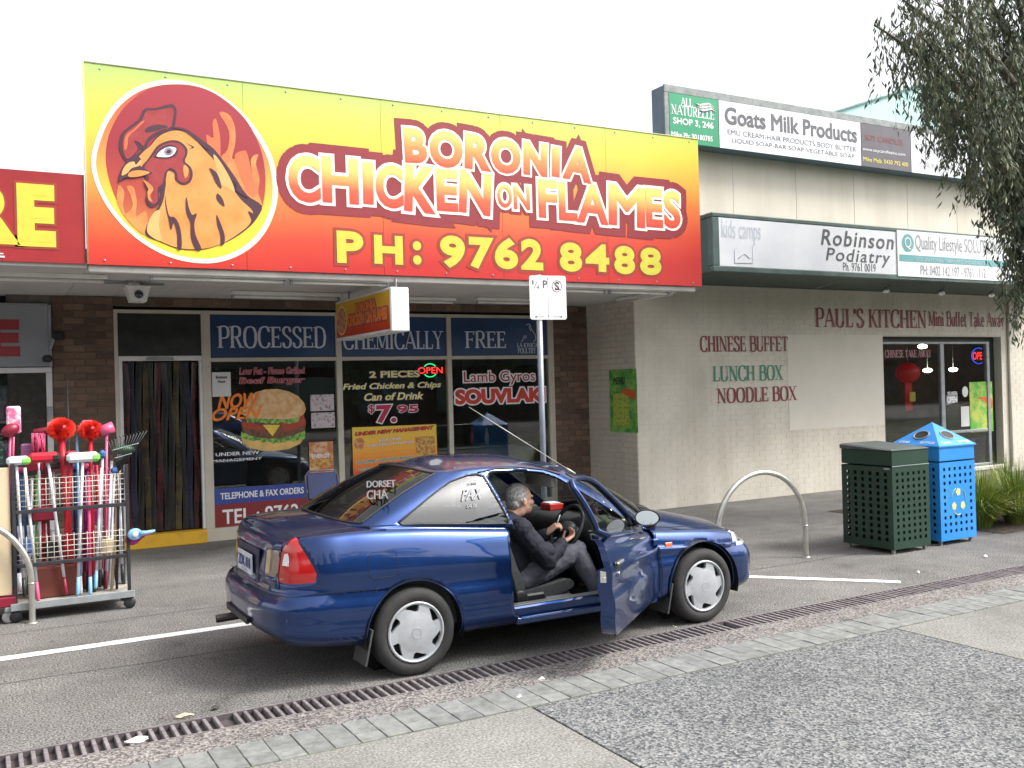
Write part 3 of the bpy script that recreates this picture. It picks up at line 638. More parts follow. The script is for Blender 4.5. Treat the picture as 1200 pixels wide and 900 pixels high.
# panes
for (a, b_, z0, z1) in ((2.60, 4.265, .166, ZM-.026), (4.345, 5.935, .166, ZM-.026), (6.005, 7.645, .166, ZM-.026)):
    mb = MB(); mb.box(a, b_, YS+.015, YS+.021, z0, z1); mb.build('pane', M_GLASS, shop)
M_NAVYP = mat('navy transom print', (.010, .042, .13), .3, var=.12, sc=2.5)
F_S = FY(YS+.004)
def tbox(a, b_, Y): p, q = PY(*a, Y), PY(*b_, Y); return p.x, p.z, q.x, q.z     # bottom-left px, top-right px
for (a, b_, w, l, r) in ((2.60, 4.265, 'PROCESSED', (255, 408), (382, 383)), (4.345, 5.935, 'CHEMICALLY', (402, 408), (519, 388)), (6.005, 7.645, 'FREE', (545, 407), (593, 388))):
    mb = MB(); mb.box(a, b_, YS+.012, YS+.024, ZM+.026, ZT-.046); p = mb.build('transom_panel', M_NAVYP, shop)
    x0, z0, x1, z1 = tbox(l, r, YS)
    if w == 'CHEMICALLY': z0, z1 = 2.445, 2.70
    else: z0, z1 = (2.47, 2.745) if w == 'PROCESSED' else (2.455, 2.70)
    serif(w, F_S, x0, z0, x1, z1, M_PALE, p, .002, TH=.16, TN=.065)
    if w == 'FREE':
        serif('LA IONICA', F_S, *[tbox((606, 407), (630, 402), YS)[i] for i in range(4)], M_PALE, p, .002)
        serif('POULTRY', F_S, *[tbox((607, 414), (628, 408), YS)[i] for i in range(4)], M_PALE, p, .002)
        mb = MB()
        for ln in ([(617, 381), (619, 379.5), (621, 380), (622, 384), (624, 388), (627, 392), (628, 397), (625, 401)], [(621, 380), (620, 384), (622, 388)], [(611, 401), (613, 397), (617, 395), (616, 393), (613, 395)]):
            mb.tube([PY(*q, YS-.004) for q in ln], .007, 5)
        mb.build('hen_outline', M_PALE, p)

# ---- window lettering (vinyl stuck on the glass)
F_W = FY(YS+.012)
def wtext(s, a, b_, layers, par=shop, slope=None, **k):
    x0, z0, x1, z1 = tbox(a, b_, YS); wp = None
    if slope: wp = lambda A, B: (A, B+slope*(A-x0))
    return text(s, F_W, x0, z0, x1, z1, layers, par, warp=wp, **k)
wtext('Low Fat - Flame Grilled', (281, 439), (357, 430), [(.03, .002, M_PINKV), (0, .004, M_DRED)], bold=.012, shear=.1)
wtext('Beef Burger', (281, 452), (357, 441), [(.03, .002, M_PINKV), (0, .004, M_DRED)], bold=.015, shear=.1)
wtext('NOW', (255, 480), (304, 461), [(0, .012, M_ORV)], bold=.03, shear=.35, slope=.03)
wtext('OPEN', (248, 494), (307, 477), [(0, .012, M_ORV)], bold=.03, shear=.35, slope=.03)
wtext('UNDER NEW', (253, 535), (304, 528), [(0, .002, M_WHITE)], bold=.02)
wtext('MANAGEMENT', (249, 542), (307, 535.5), [(0, .002, M_WHITE)], bold=.02)
# blue and maroon phone strip
p0, p1 = PY(249, 619, YS), PY(395, 577, YS)
mb = MB(); mb.box(2.601, 4.264, YS+.008, YS+.0135, .168, .46); ps = mb.build('phone_strip', M_MAR, shop)
mb = MB(); mb.box(2.601, 4.264, YS+.008, YS+.0135, .461, .66); mb.build('phone_strip_band', M_BLUEV, ps)
text('TELEPHONE & FAX ORDERS WELCOME', FY(YS+.006), 2.68, .52, 4.22, .605, [(0, .001, M_WHITE)], ps, bold=.02)
text('TEL : 9762 8488', FY(YS+.006), 2.70, .20, 4.22, .39, [(0, .001, M_WHITE)], ps, bold=.015)
# deal lettering
wtext('2 PIECES', (433, 443), (492, 434), [(.05, .002, M_PURP), (0, .005, M_LYEL)], bold=.035)
wtext('Fried Chicken & Chips', (402, 459), (517, 447), [(.05, .002, M_PURP), (0, .005, M_LYEL)], bold=.03, shear=.25)
wtext('Can of Drink', (427, 470), (496, 459), [(.05, .002, M_PURP), (0, .005, M_LYEL)], bold=.03, shear=.25)
wtext('$', (432, 485), (439, 474), [(.05, .002, M_WHITE), (0, .005, M_MAG)], bold=.02)
wtext('7.', (441, 496), (465, 474), [(.045, .002, M_WHITE), (0, .005, M_MAG)], bold=.05)
wtext('95', (465, 484), (491, 474), [(.05, .002, M_WHITE), (0, .005, M_MAG)], bold=.05)
wtext('Lamb Gyros', (544, 452), (627, 434), [(.075, .002, M_WHITE), (0, .005, M_DRED)], bold=.01)
wtext('SOUVLAKI', (534, 474.5), (639, 453.5), [(.075, .002, M_WHITE), (0, .005, M_RED)], bold=.06)

# burger picture on the glass (flat print)
def flatpoly(pts, mt, par, Y, d=0, name='print', fr_=None):
    mb = MB(); mb.flat([pts], fr_ or FY(Y), d); return mb.build(name, mt, par, fix=False)
def zb(x, y): return (240+x/3.75, 420+y/3.75)         # zoomed crop of the burger
def burger():
    bun = mat('bun print', (.62, .34, .13), .4, sc=9, det=6, col2=(.78, .55, .30), thr=(.4, .65)); bunb = mat('lower bun print', (.70, .45, .14), .4, sc=7)
    let = mat('lettuce print', (.06, .22, .03), .4, sc=24, det=4, col2=(.30, .52, .10), thr=(.42, .58)); beef = mat('beef print', (.11, .04, .02), .5, sc=20, col2=(.2, .08, .04), thr=(.4, .6))
    tom = mat('tomato print', (.40, .05, .02), .4, sc=9); chs = mat('cheese print', (.75, .55, .06), .4)
    root = None
    def part(n, pts, m_, d):
        return flatpoly(pxs([zb(*p) for p in pts], YS), m_, shop, YS+.013, d, n)
    R = random.Random(3)
    part('burger_print', [(163, 350), (170, 372), (200, 393), (250, 405), (305, 408), (370, 398), (420, 375), (443, 340), (430, 330), (300, 345), (180, 328)], bunb, .002)
    part('burger_print', [(160, 325)]+[(160+i*14, 345+R.uniform(0, 14)+18*sin(pi*i/20)) for i in range(21)]+[(443, 320)]+[(440-i*14, 322+R.uniform(-8, 6)+8*sin(pi*i/20)) for i in range(21)], let, .003)
    part('burger_print', [(163, 290), (165, 318), (200, 340), (260, 352), (330, 352), (400, 335), (440, 312), (446, 280), (430, 262), (170, 268)], beef, .004)
    part('burger_print', [(330, 275), (370, 258), (435, 248), (446, 280), (428, 300), (395, 312), (350, 322)], tom, .005)
    part('burger_print', [(160, 280), (215, 285), (250, 300), (270, 325), (235, 315), (170, 305)], tom, .005)
    part('burger_print', [(255, 292), (332, 292), (298, 342)], chs, .006)
    part('burger_print', [(185, 262)]+[(185+i*12, 278+R.uniform(-2, 9)) for i in range(20)]+[(418, 250)]+[(415-i*12, 250+R.uniform(-8, 2)) for i in range(19)], let, .007)
    top = [(163, 245), (170, 205), (192, 172), (225, 148), (270, 136), (320, 134), (370, 145), (410, 165), (437, 195), (445, 222), (436, 245), (405, 262), (350, 268), (260, 265), (195, 262)]
    part('burger_print', top, bun, .008)
burger()
# small papers on the window
def poster(name, lab, cat, px, Y, mt, th=.004, parts=(), d=0, group=None):
    """rectangular sheet given by two opposite corners in the photograph, standing on facade plane Y"""
    a, b_ = PY(px[0], px[3], Y), PY(px[2], px[1], Y); t = thing(name, lab, cat, (a.x, Y-d, a.z), group)
    mb = MB(); mb.box(a.x, b_.x, Y-d-th, Y-d, a.z, b_.z); mb.build('sheet', mt, t); W_, H_ = b_.x-a.x, b_.z-a.z
    for (x0, z0, x1, z1, m_) in parts:
        mb = MB(); mb.box(a.x+x0*W_, a.x+x1*W_, Y-d-th-.0015, Y-d-th-.0002, a.z+z0*H_, a.z+z1*H_); mb.build('print', m_, t)
    return t, frame((a.x, Y-d-th-.002, a.z), (1, 0, 0)), W_, H_
M_PAPER = mat('paper', (.62, .63, .62), .7, var=.05)
t, f_, w, h = poster('notice', 'white business hours notice taped high on the burger window beside the door', 'notice', (249, 436, 270, 465), YS, M_PAPER)
text('Business', f_, w*.2, h*.74, w*.8, h*.86, [(0, 0, M_BLKV)], t, bold=.03); text('Hours', f_, w*.3, h*.56, w*.7, h*.68, [(0, 0, M_BLKV)], t, bold=.03)
M_BLUR = mat('printed flyer', (.50, .44, .46), .6, sc=30, det=4, col2=(.20, .16, .2), thr=(.55, .62))
poster('flyer', 'white flyer on the burger window, upper of the two above the photo menu', 'flyer', (364, 462, 391, 482), YS, M_BLUR)
poster('flyer', 'white flyer on the burger window, lower of the two above the photo menu', 'flyer', (365, 483, 392, 502), YS, M_BLUR)
M_FOOD = mat('food photo print', (.50, .16, .06), .4, sc=16, det=5, col2=(.62, .42, .25), thr=(.45, .6)); M_FOOD2 = mat('roast food print', (.42, .15, .03), .4, sc=22, det=4, col2=(.62, .45, .12), thr=(.42, .62))
t, f_, w, h = poster('menu_poster', 'orange brown photo menu on the burger window above the blue chair', 'poster', (363, 517, 390, 560), YS, M_FOOD, parts=((.03, .30, .97, .52, M_FOOD2), (.03, .02, .97, .1, M_LYEL)))
text('ENERGY', f_, w*.1, h*.54, w*.85, h*.66, [(0, 0, M_WHITE)], t, bold=.03)
# under new management poster
M_OG = None
def umposter():
    Y = YS; pts = pxs([(412.5, 501), (511, 497), (513, 552), (414, 557)], Y); zs = [p[1] for p in pts]
    t = thing('banner_poster', 'orange and yellow banner poster below the price on the middle window, headed UNDER NEW MANAGEMENT', 'poster', (pts[3][0], Y-.005, pts[3][1]))
    g_ = zgrad('poster orange gradient', [(0, (.62, .05, .02)), (.35, (.78, .26, .03)), (.7, (.80, .46, .05)), (1, (.72, .52, .06))], min(zs), max(zs))
    mb = MB(); mb.flat([pts], FY(Y), .004, .004); mb.build('sheet', g_, t)
    def T(s, a, b_, lay, **k):
        x0, z0, x1, z1 = tbox(a, b_, Y); text(s, FY(Y-.005), x0, z0, x1, z1, lay, t, warp=lambda A, B: (A, B+.035*(A-x0)), **k)
    T('UNDER NEW MANAGEMENT', (416, 511), (508, 502), [(.035, .001, M_BLKV), (0, .002, M_RED)], bold=.05, shear=.25)
    T('BORONIA', (444, 517.5), (470, 513), [(.04, .001, M_DRED), (0, .002, M_WHITE)], bold=.02)
    T('CHICKEN ON FLAMES', (430, 524), (484, 518), [(.04, .001, M_DRED), (0, .002, M_WHITE)], bold=.02)
    T('CHARCOAL CHICKEN  BURGERS  FISH', (415, 531), (485, 527), [(0, .002, M_LYEL)], bold=.01)
    T('SOUVLAKI  CHIPS  SALADS', (428, 535), (480, 532), [(0, .002, M_LYEL)], bold=.01)
    T('COME ON IN AND', (418, 544), (484, 536), [(.04, .001, M_WHITE), (0, .002, M_GRNV)], bold=.04, shear=.25)
    T('GIVE US A TRY', (420, 552), (480, 545), [(.04, .001, M_WHITE), (0, .002, M_GRNV)], bold=.04, shear=.25)
    pb = pxs([(486, 512), (509, 510.5), (510, 535), (488, 534.5)], Y); mb = MB(); mb.flat([pb], FY(Y-.005), .001); mb.build('food_print', M_FOOD2, t)
    c = PY(421, 520, Y); mb = MB(); mb.flat([[(c.x+.075*cos(a*pi/12), c.z+.085*sin(a*pi/12)) for a in range(24)]], FY(Y-.005), .001); mb.build('badge_print', M_FOOD, t)
umposter()
# neon open sign in the middle window
def neon(name, lab, cx, cz, w, h, Y, ring=True, ringc=(.02, .8, .25)):
    t = thing(name, lab, 'neon sign', (cx, Y, cz)); M_N = mat('red neon', (.6, .02, .02), .4, emit=(1, .03, .03), es=1.6); M_G = mat('neon ring %s' % lab[:6], ringc, .4, emit=ringc, es=.9)
    text('OPEN', FY(Y), cx-w*.46, cz-h*.24, cx+w*.46, cz+h*.24, [(0, .01, M_N)], t, bold=.0)
    pts = [(cx+w*.5*cos(a)*(.22 if ring == 'small' else 1), Y, cz+h*.5*sin(a)) for a in [2*pi*i/32 for i in range(32)]]
    if ring == 'small':
        for s in (1, -1): mb = MB(); mb.tube([(cx+w*.26*cos(a), Y, cz+s*h*.5*sin(a)) for a in [pi*(.2+.6*i/12) for i in range(13)]], .008, 6); mb.build('tube_ring', M_G, t)
    else: mb = MB(); mb.tube(pts, .008, 6, closed=True); mb.build('tube_ring', M_G, t)
    mb = MB(); mb.box(cx-w*.5, cx+w*.5, Y+.02, Y+.03, cz-h*.3, cz+h*.3); mb.build('backing', M_DARK, t)
q = PY(504, 434, YS+.12); neon('neon_sign', 'red and green neon OPEN sign at the top of the middle chicken shop window', q.x, q.z, .42, .19, YS+.12, 'small')

# things standing inside the shop
def simplebox(name, lab, cat, x0, x1, y0, y1, z0, z1, mt, extra=None):
    t = thing(name, lab, cat, ((x0+x1)/2, (y0+y1)/2, z0)); mb = MB(); mb.bbox(x0, x1, y0, y1, z0, z1, .015); mb.build('body', mt, t)
    if extra: extra(t)
    return t
M_STEEL = mat('brushed steel', (.42, .43, .44), .35, metal=.7, var=.1, sc=6)
def ctr(t):
    mb = MB(); mb.bbox(5.9, 8.1, YS+1.15, YS+1.85, .90, .94, .01); mb.build('counter_top', M_STEEL, t)
    for i in range(5):
        mb = MB(); mb.bbox(5.98+i*.42, 6.36+i*.42, YS+1.18, YS+1.195, .14, .84, .006); mb.build('panel', mat('counter front', (.35, .35, .34), .5), t)
simplebox('counter', 'pale serving counter seen through the souvlaki window', 'counter', 5.95, 8.05, YS+1.2, YS+1.8, .012, .9, mat('counter body', (.30, .30, .29), .5), ctr)
def fri(t):
    for i in range(4):
        mb = MB(); mb.bbox(3.15, 3.85, YS+3.52, YS+3.535, .35+i*.4, .38+i*.4, .004); mb.build('shelf', M_STEEL, t)
    mb = MB(); mb.bbox(3.13, 3.87, YS+3.50, YS+3.51, 1.85, 2.0, .004); mb.build('header', M_DRED, t)
simplebox('drinks_fridge', 'tall dark drinks fridge at the back of the shop behind the burger window', 'fridge', 3.1, 3.9, YS+3.54, YS+4.2, .012, 2.05, mat('fridge body', (.09, .10, .11), .3), fri)
def bott(t): pass
for i, (x, c, lab) in enumerate(((7.28, (.5, .5, .48), 'white sauce bottle on the counter beside the red cabinet'), (7.0, (.3, .04, .03), 'red sauce bottle on the counter behind the souvlaki window'))):
    t = thing('bottle', lab, 'bottle', (x, YS+1.4, .94)); mb = MB(); mb.lathe([(.035, 0), (.037, .16), (.02, .2), (.01, .27)], (x, YS+1.4, .94), n=12); mb.build('body', flatmat('sauce %d' % i, c), t)
    mb = MB(); mb.lathe([(.013, .27), (.006, .31)], (x, YS+1.4, .94), n=10); mb.build('nozzle', M_RED, t)

# ---------------------------------------------------------------- fascia sign of the chicken shop
fs = thing('fascia_sign', 'huge yellow to red chicken shop sign with hen emblem above the shopfront', 'shop sign', (4.65, YF, 3.13))
SX0, SX1, SZ0 = .925, 8.385, 3.128
zl, zr = PY(97, 72, YF).z, PY(817, 163, YF).z
M_SG = zgrad('sign gradient', [(0, (.48, .018, .014)), (.15, (.58, .05, .02)), (.34, (.68, .16, .035)), (.52, (.72, .36, .05)), (.68, (.60, .54, .06)), (.84, (.50, .60, .10)), (1, (.40, .62, .16))], 3.10, 5.12, noise=.25, xterm=-.055, rough=.35)
for i in range(5):
    x0 = SX0+(SX1-SX0)*i/5; x1 = SX0+(SX1-SX0)*(i+1)/5; za = zl+(zr-zl)*i/5; zc = zl+(zr-zl)*(i+1)/5; mb = MB()
    mb.flat([[(x0+.002, SZ0), (x1-.002, SZ0), (x1-.002, zc), (x0+.002, za)]], FY(YF), 0, .035); mb.build('panel', M_SG, fs)
mb = MB()
for z in (3.25, 4.1, 4.95): mb.box(SX0+.02, SX1-.02, YF+.05, YF+.10, z, z+.05)
for i in range(7): x = SX0+.06+(SX1-SX0-.15)*i/6; mb.box(x, x+.05, YF+.10, YF+.15, SZ0+.05, 4.9)
mb.build('back_frame', M_GREYM, fs)
edge = MB(); edge.tube([(SX0, YF-.004, SZ0), (SX0, YF-.004, zl)], .008, 6); edge.tube([(SX0, YF-.004, zl), (SX1, YF-.004, zr)], .006, 6); edge.build('edge_trim', mat('sign edge', (.55, .5, .3), .5), fs)
mb = MB(); R_ = random.Random(9)
for i in range(26):
    x = SX0+.15+(SX1-SX0-.3)*(i//2)/12; z = (SZ0+.04) if i % 2 else zl-.05+(zr-zl)*(x-SX0)/(SX1-SX0); mb.lathe([(.012, 0), (.009, .006), (0, .007)], (x, YF, z), (0, -1, 0), 8)
mb.build('screws', M_GREYM, fs)
# emblem
def ze(x, y): return (90+x/3.6, 70+y/3.6)
def ep(pts): return pxs([ze(*p) for p in pts], YF)
def smooth2(p, k=4, closed=True):
    n = len(p); q = []
    for i in range(n if closed else n-1):
        if closed: P0, P1, P2, P3 = p[i-1], p[i], p[(i+1) % n], p[(i+2) % n]
        else: P0, P1, P2, P3 = p[max(i-1, 0)], p[i], p[i+1], p[min(i+2, n-1)]
        for j in range(k):
            t = j/k; q.append(tuple(.5*((2*P1[c])+(-P0[c]+P2[c])*t+(2*P0[c]-5*P1[c]+4*P2[c]-P3[c])*t*t+(-P0[c]+3*P1[c]-3*P2[c]+P3[c])*t**3) for c in (0, 1)))
    if not closed: q.append(p[-1])
    return q
em_o = fs
FE = FY(YF)
def circ(c, rx, ry, n=64): return [(c[0]+rx*cos(2*pi*i/n), c[1]+ry*sin(2*pi*i/n)) for i in range(n)]
def eshape(pts, mt, d, name='emblem_print', sm=True):
    P = ep(pts); P = smooth2(P) if sm else P
    mb = MB(); mb.flat([P], FE, d); return mb.build(name, mt, fs, fix=False)
def earc(cx, cy, rx, ry, n=72):   # px-space ellipse, traced on the plane
    return [(cx+rx*cos(2*pi*i/n), cy+ry*sin(2*pi*i/n)) for i in range(n)]
M_CREAM = flatmat('cream ring', (.80, .76, .58))
M_RING = zgrad('emblem ring', [(0, (.82, .62, .03)), (.35, (.82, .5, .05)), (.6, (.72, .22, .06)), (1, (.40, .03, .03))], PY(*ze(450, 850), YF).z, PY(*ze(430, 90), YF).z)
M_EBG = zgrad('emblem field', [(0, (.58, .22, .05)), (.3, (.42, .06, .03)), (.6, (.30, .018, .03)), (1, (.33, .025, .04))], PY(*ze(450, 800), YF).z, PY(*ze(430, 110), YF).z)
M_FLM = mat('flame print', (.62, .27, .07), .4, sc=6, col2=(.55, .15, .05), thr=(.35, .6)); M_FLM2 = mat('deep flame print', (.62, .14, .05), .4, sc=5)
M_HEN = mat('hen print', (.62, .235, .05), .4, sc=4, col2=(.66, .30, .08), thr=(.35, .6)); M_HRED = mat('hen red print', (.28, .02, .025), .4, sc=6, col2=(.33, .04, .04)); M_HBL = flatmat('hen outline print', (.06, .015, .03)); M_HL = mat('hen light print', (.66, .37, .13), .4)
# tilted ellipse fitted to the ring: left 60, right 845, top 85, bottom 858
def ring(k): return [(452+(x-452)*k, 471+(y-471)*k) for x, y in [(60, 430), (75, 350), (110, 260), (165, 180), (240, 122), (320, 92), (400, 84), (480, 95), (560, 122), (640, 170), (710, 235), (770, 310), (815, 390), (840, 470), (848, 560), (835, 640), (800, 720), (745, 785), (670, 832), (590, 856), (510, 858), (420, 842), (330, 805), (240, 745), (165, 670), (110, 590), (75, 510)]]
eshape(ring(1.0), M_CREAM, .003); eshape(ring(.945), M_RING, .005)
eshape([(122, 420), (135, 320), (185, 220), (260, 150), (340, 112), (420, 104), (500, 112), (580, 142), (660, 200), (720, 265), (765, 350), (790, 440), (795, 540), (775, 640), (715, 715), (640, 765), (540, 800), (440, 800), (340, 765), (250, 700), (180, 615), (140, 520)], M_EBG, .007)
FL = [[(600, 225), (640, 232), (665, 280), (668, 350), (655, 420), (700, 400), (720, 440), (740, 500), (733, 430), (745, 405), (765, 402), (755, 440), (770, 500), (765, 560), (778, 620), (700, 600), (600, 440), (635, 380), (640, 300)],
      [(545, 318), (575, 330), (572, 270), (585, 250), (600, 300), (605, 360), (600, 420), (560, 380)],
      [(178, 530), (200, 560), (195, 610), (205, 650), (235, 620), (225, 570), (210, 535), (240, 540), (252, 600), (250, 660), (290, 640), (300, 700), (285, 740), (215, 680), (170, 600)]]
for i, p in enumerate(FL): eshape(p, M_FLM if i != 1 else M_FLM2, .009)
eshape([(665, 405), (700, 385), (718, 395), (735, 470), (750, 540), (740, 580), (700, 520), (680, 470)], M_FLM2, .010)
# outline of the hen, then its fills
body = [(290, 740), (300, 690), (330, 640), (350, 600), (345, 545), (300, 510), (270, 490), (230, 495), (178, 515), (185, 470), (205, 435), (240, 410), (268, 385), (300, 370), (330, 330), (370, 300), (420, 290), (470, 300), (520, 335), (575, 375), (620, 430), (670, 500), (715, 570), (778, 615), (765, 660), (720, 712), (640, 765), (540, 800), (440, 800), (350, 768)]
eshape(body, M_HBL, .011)
body2 = [(300, 735), (310, 690), (340, 645), (362, 600), (372, 545), (372, 505), (330, 480), (275, 470), (262, 440), (255, 420), (285, 385), (310, 365), (340, 330), (378, 308), (420, 300), (462, 310), (500, 340), (540, 385), (600, 450), (640, 520), (690, 590), (740, 640), (730, 690), (690, 728), (620, 772), (540, 797), (440, 797), (360, 770)]
eshape(body2, M_HEN, .013)
eshape([(300, 735), (300, 690), (325, 645), (350, 640), (345, 700), (355, 765)], M_HL, .014)
eshape([(178, 350), (190, 310), (225, 280), (262, 250), (285, 208), (330, 205), (375, 192), (405, 190), (420, 215), (415, 265), (405, 295), (350, 312), (305, 345), (290, 380), (262, 380), (230, 430), (205, 430), (182, 390)], M_HBL, .012)
eshape([(192, 350), (202, 315), (235, 288), (272, 258), (292, 220), (330, 216), (375, 208), (400, 205), (408, 220), (402, 262), (392, 288), (345, 302), (300, 330), (280, 365), (262, 350), (240, 345), (255, 378), (228, 412), (208, 418), (195, 385)], M_HRED, .015)
eshape([(285, 305), (300, 285), (345, 275), (385, 285), (345, 298), (310, 308)], M_HBL, .016)
eshape([(200, 380), (205, 325), (240, 295), (270, 265), (285, 260), (255, 290), (218, 325), (212, 370)], M_FLM2, .0155)
eshape([(275, 450), (300, 420), (320, 390), (345, 360), (390, 342), (430, 345), (462, 372), (465, 400), (455, 430), (480, 455), (488, 490), (475, 520), (445, 530), (415, 510), (410, 480), (385, 470), (375, 500), (372, 540), (345, 560), (350, 600), (330, 622), (305, 620), (290, 590), (298, 560), (285, 530), (290, 500), (280, 480)], M_HBL, .016)
eshape([(285, 452), (305, 425), (325, 402), (350, 370), (390, 352), (428, 355), (452, 376), (455, 400), (445, 432), (468, 458), (476, 488), (466, 512), (445, 520), (425, 505), (420, 478), (395, 458), (370, 478), (362, 520), (340, 545), (340, 595), (322, 610), (308, 605), (300, 588), (310, 560), (295, 530), (302, 500), (290, 478)], M_HRED, .018)
eshape([(452, 445), (470, 462), (466, 490), (455, 500), (448, 470)], M_HEN, .019)
eshape([(280, 510), (300, 520), (322, 545), (308, 575), (318, 600), (300, 590), (297, 560), (300, 545)], M_FLM, .019)
eshape([(175, 520), (185, 475), (210, 440), (240, 425), (262, 412), (270, 430), (262, 445), (300, 470), (318, 480), (290, 490), (240, 500), (200, 500)], M_HBL, .020)
eshape([(188, 490), (196, 460), (215, 438), (240, 432), (248, 445), (268, 425), (266, 447), (230, 460), (212, 480)], M_HL, .022); eshape([(215, 492), (225, 475), (260, 468), (306, 476), (285, 488), (240, 497)], M_HEN, .022)
eshape([(325, 412), (340, 385), (365, 366), (395, 360), (420, 372), (424, 395), (408, 412), (370, 420), (340, 416)], M_HBL, .021)
eshape([(335, 408), (350, 388), (378, 372), (402, 370), (418, 378), (408, 400), (385, 412), (352, 412)], M_WHITE, .0225)
eshape([(366, 392), (374, 376), (392, 373), (404, 386), (398, 402), (378, 406)], flatmat('eye grey', (.25, .25, .3)), .024); eshape([(376, 391), (382, 382), (392, 382), (396, 391), (388, 398), (379, 397)], M_HBL, .0255)
for p in ([(372, 570), (378, 620), (390, 660), (410, 665), (428, 690), (440, 740), (440, 798), (424, 798), (422, 740), (408, 690), (396, 720), (385, 670), (374, 620)], [(462, 580), (470, 620), (485, 655), (505, 650), (495, 690), (500, 740), (525, 800), (500, 800), (480, 750), (478, 690), (462, 650), (458, 610)],
          [(588, 655), (605, 690), (622, 740), (620, 778), (606, 780), (604, 740), (592, 700)], [(558, 458), (590, 480), (608, 530), (606, 545), (585, 520), (572, 490)], [(592, 565), (612, 585), (622, 620), (600, 605), (588, 585)], [(722, 640), (745, 655), (740, 685), (732, 665)], [(645, 500), (680, 530), (715, 570), (722, 585), (672, 555), (670, 530)],
          [(455, 350), (480, 362), (495, 372), (470, 378), (486, 370)], [(400, 288), (450, 290), (500, 320), (560, 370), (545, 378), (500, 340), (450, 302)]):
    eshape(p, M_HBL, .017, sm=True)
eshape([(575, 400), (610, 440), (650, 510), (665, 560), (640, 545), (600, 520), (590, 470)], M_HL, .0145)
# words: each letter stands on its own place
M_LET = zgrad('sign letter gradient', [(0, (.60, .06, .03)), (.3, (.66, .10, .04)), (.62, (.80, .40, .10)), (1, (.70, .76, .18))], PY(560, 250, YF).z, PY(560, 203, YF).z, rough=.35)
M_LET2 = zgrad('sign top word gradient', [(0, (.66, .08, .03)), (.5, (.78, .26, .07)), (1, (.80, .58, .16))], PY(590, 202, YF).z, PY(590, 166, YF).z, rough=.35)
M_BACKR = flatmat('sign maroon backing', (.24, .018, .025)); M_WH2 = flatmat('sign cream white', (.84, .80, .72)); M_BRN = flatmat('sign brown shadow', (.30, .035, .02)); M_PHY = flatmat('sign bright yellow', (.58, .52, .05))
LN = [0]
def sletter(ch, x0, y0, x1, y1, lay, par=None, bold=.05, tilt=0, D=0):
    LN[0] += 1; D = D+(LN[0] % 4)*.0006
    a, b_ = PY(x0, y1, YF), PY(x1, y0, YF); cx = (a.x+b_.x)/2; cz = (a.z+b_.z)/2
    wp = (lambda A, B: (cx+(A-cx)*cos(tilt)-(B-cz)*sin(tilt), cz+(A-cx)*sin(tilt)+(B-cz)*cos(tilt))) if tilt else None
    text(ch, FY(YF-D), a.x, a.z, b_.x, b_.z, lay, par or fs, bold=bold, warp=wp)
L1 = lambda g_: [(.20, .003, M_BACKR), (.052, .007, M_WH2), (0, .011, g_)]
for ch, x0, y0, x1, y1, tl in (('B', 474, 152, 499, 190, .04), ('O', 504, 156, 541, 195, .0), ('R', 545, 160, 573, 198, -.05), ('O', 576, 165, 609, 202, 0), ('N', 614, 169, 640, 205, -.04), ('I', 646, 173, 656, 207, -.06), ('A', 661, 175, 692, 211, -.1)):
    sletter(ch, x0, y0, x1, y1, L1(M_LET2), tilt=tl)
for ch, x0, y0, x1, y1, tl in (('C', 339, 184, 374, 236, 0), ('H', 378, 187, 419, 237, 0), ('I', 425, 191, 437, 239, 0), ('C', 441, 195, 471, 243, 0), ('K', 475, 196, 507, 248, -.05), ('E', 512, 200, 535, 247, 0), ('N', 539, 203, 574, 250, -.07),
                              ('F', 631, 212, 652, 255, 0), ('L', 655, 215, 675, 258, 0), ('A', 677, 218, 711, 261, -.03), ('M', 713, 220, 755, 264, -.03), ('E', 757, 222, 775, 266, 0), ('S', 778, 225, 796, 267, 0)):
    sletter(ch, x0, y0, x1, y1, L1(M_LET), tilt=tl, bold=.035, D=.0015)
for ch, x0, y0, x1, y1 in (('O', 583, 217, 599, 243), ('N', 602, 219, 620, 245)): sletter(ch, x0, y0, x1, y1, [(.16, .0035, M_BACKR), (.08, .0077, M_WH2), (0, .0117, M_LET)], bold=.02)
for ch, x0, y0, x1, y1 in (('P', 394, 272, 426, 308), ('H', 438, 277, 472, 309), (':', 484, 283, 493, 310), ('9', 515, 277, 545, 313), ('7', 549, 279, 577, 314), ('6', 579, 280, 607, 315), ('2', 610, 281, 636, 316), ('8', 655, 285, 682, 318), ('4', 685, 287, 714, 318), ('8', 719, 289, 744, 321), ('8', 749, 291, 775, 322)):
    sletter(ch, x0, y0, x1, y1, [(.075, .003, M_BRN), (0, .007, M_PHY)], bold=.055)

# ---------------------------------------------------------------- red sign and shop at the left
ls = thing('fascia_sign', 'red shop sign with yellow letters R E left of the hen emblem', 'shop sign', (-1.3, YF, 3.13))
M_REDS = mat('red sign face', (.26, .010, .014), .4, sc=1.2, det=5, col2=(.34, .018, .018), thr=(.4, .65))
for i in range(3):
    mb = MB(); mb.box(-3.6+i*1.5+.002, -3.6+(i+1)*1.5-.002 if i < 2 else SX0-.012, YF+.012, YF+.05, 3.13, 3.97); mb.build('panel', M_REDS, ls)
for ch, a, b_ in (('R', (-44, 284), (17, 216)), ('E', (22, 288), (63, 217))):
    p, q = PY(*a, YF), PY(*b_, YF); text(ch, FY(YF+.010), p.x, p.z, q.x, q.z, [(.03, .002, M_BRN), (0, .005, M_PHY)], ls, bold=.06)
mb = MB(); mb.box(.1, .235, YF+.004, YF+.0115, 3.16, 3.175); mb.box(.1, .225, YF+.004, YF+.0115, 3.19, 3.2); mb.build('white_stripe', M_WHITE, ls)
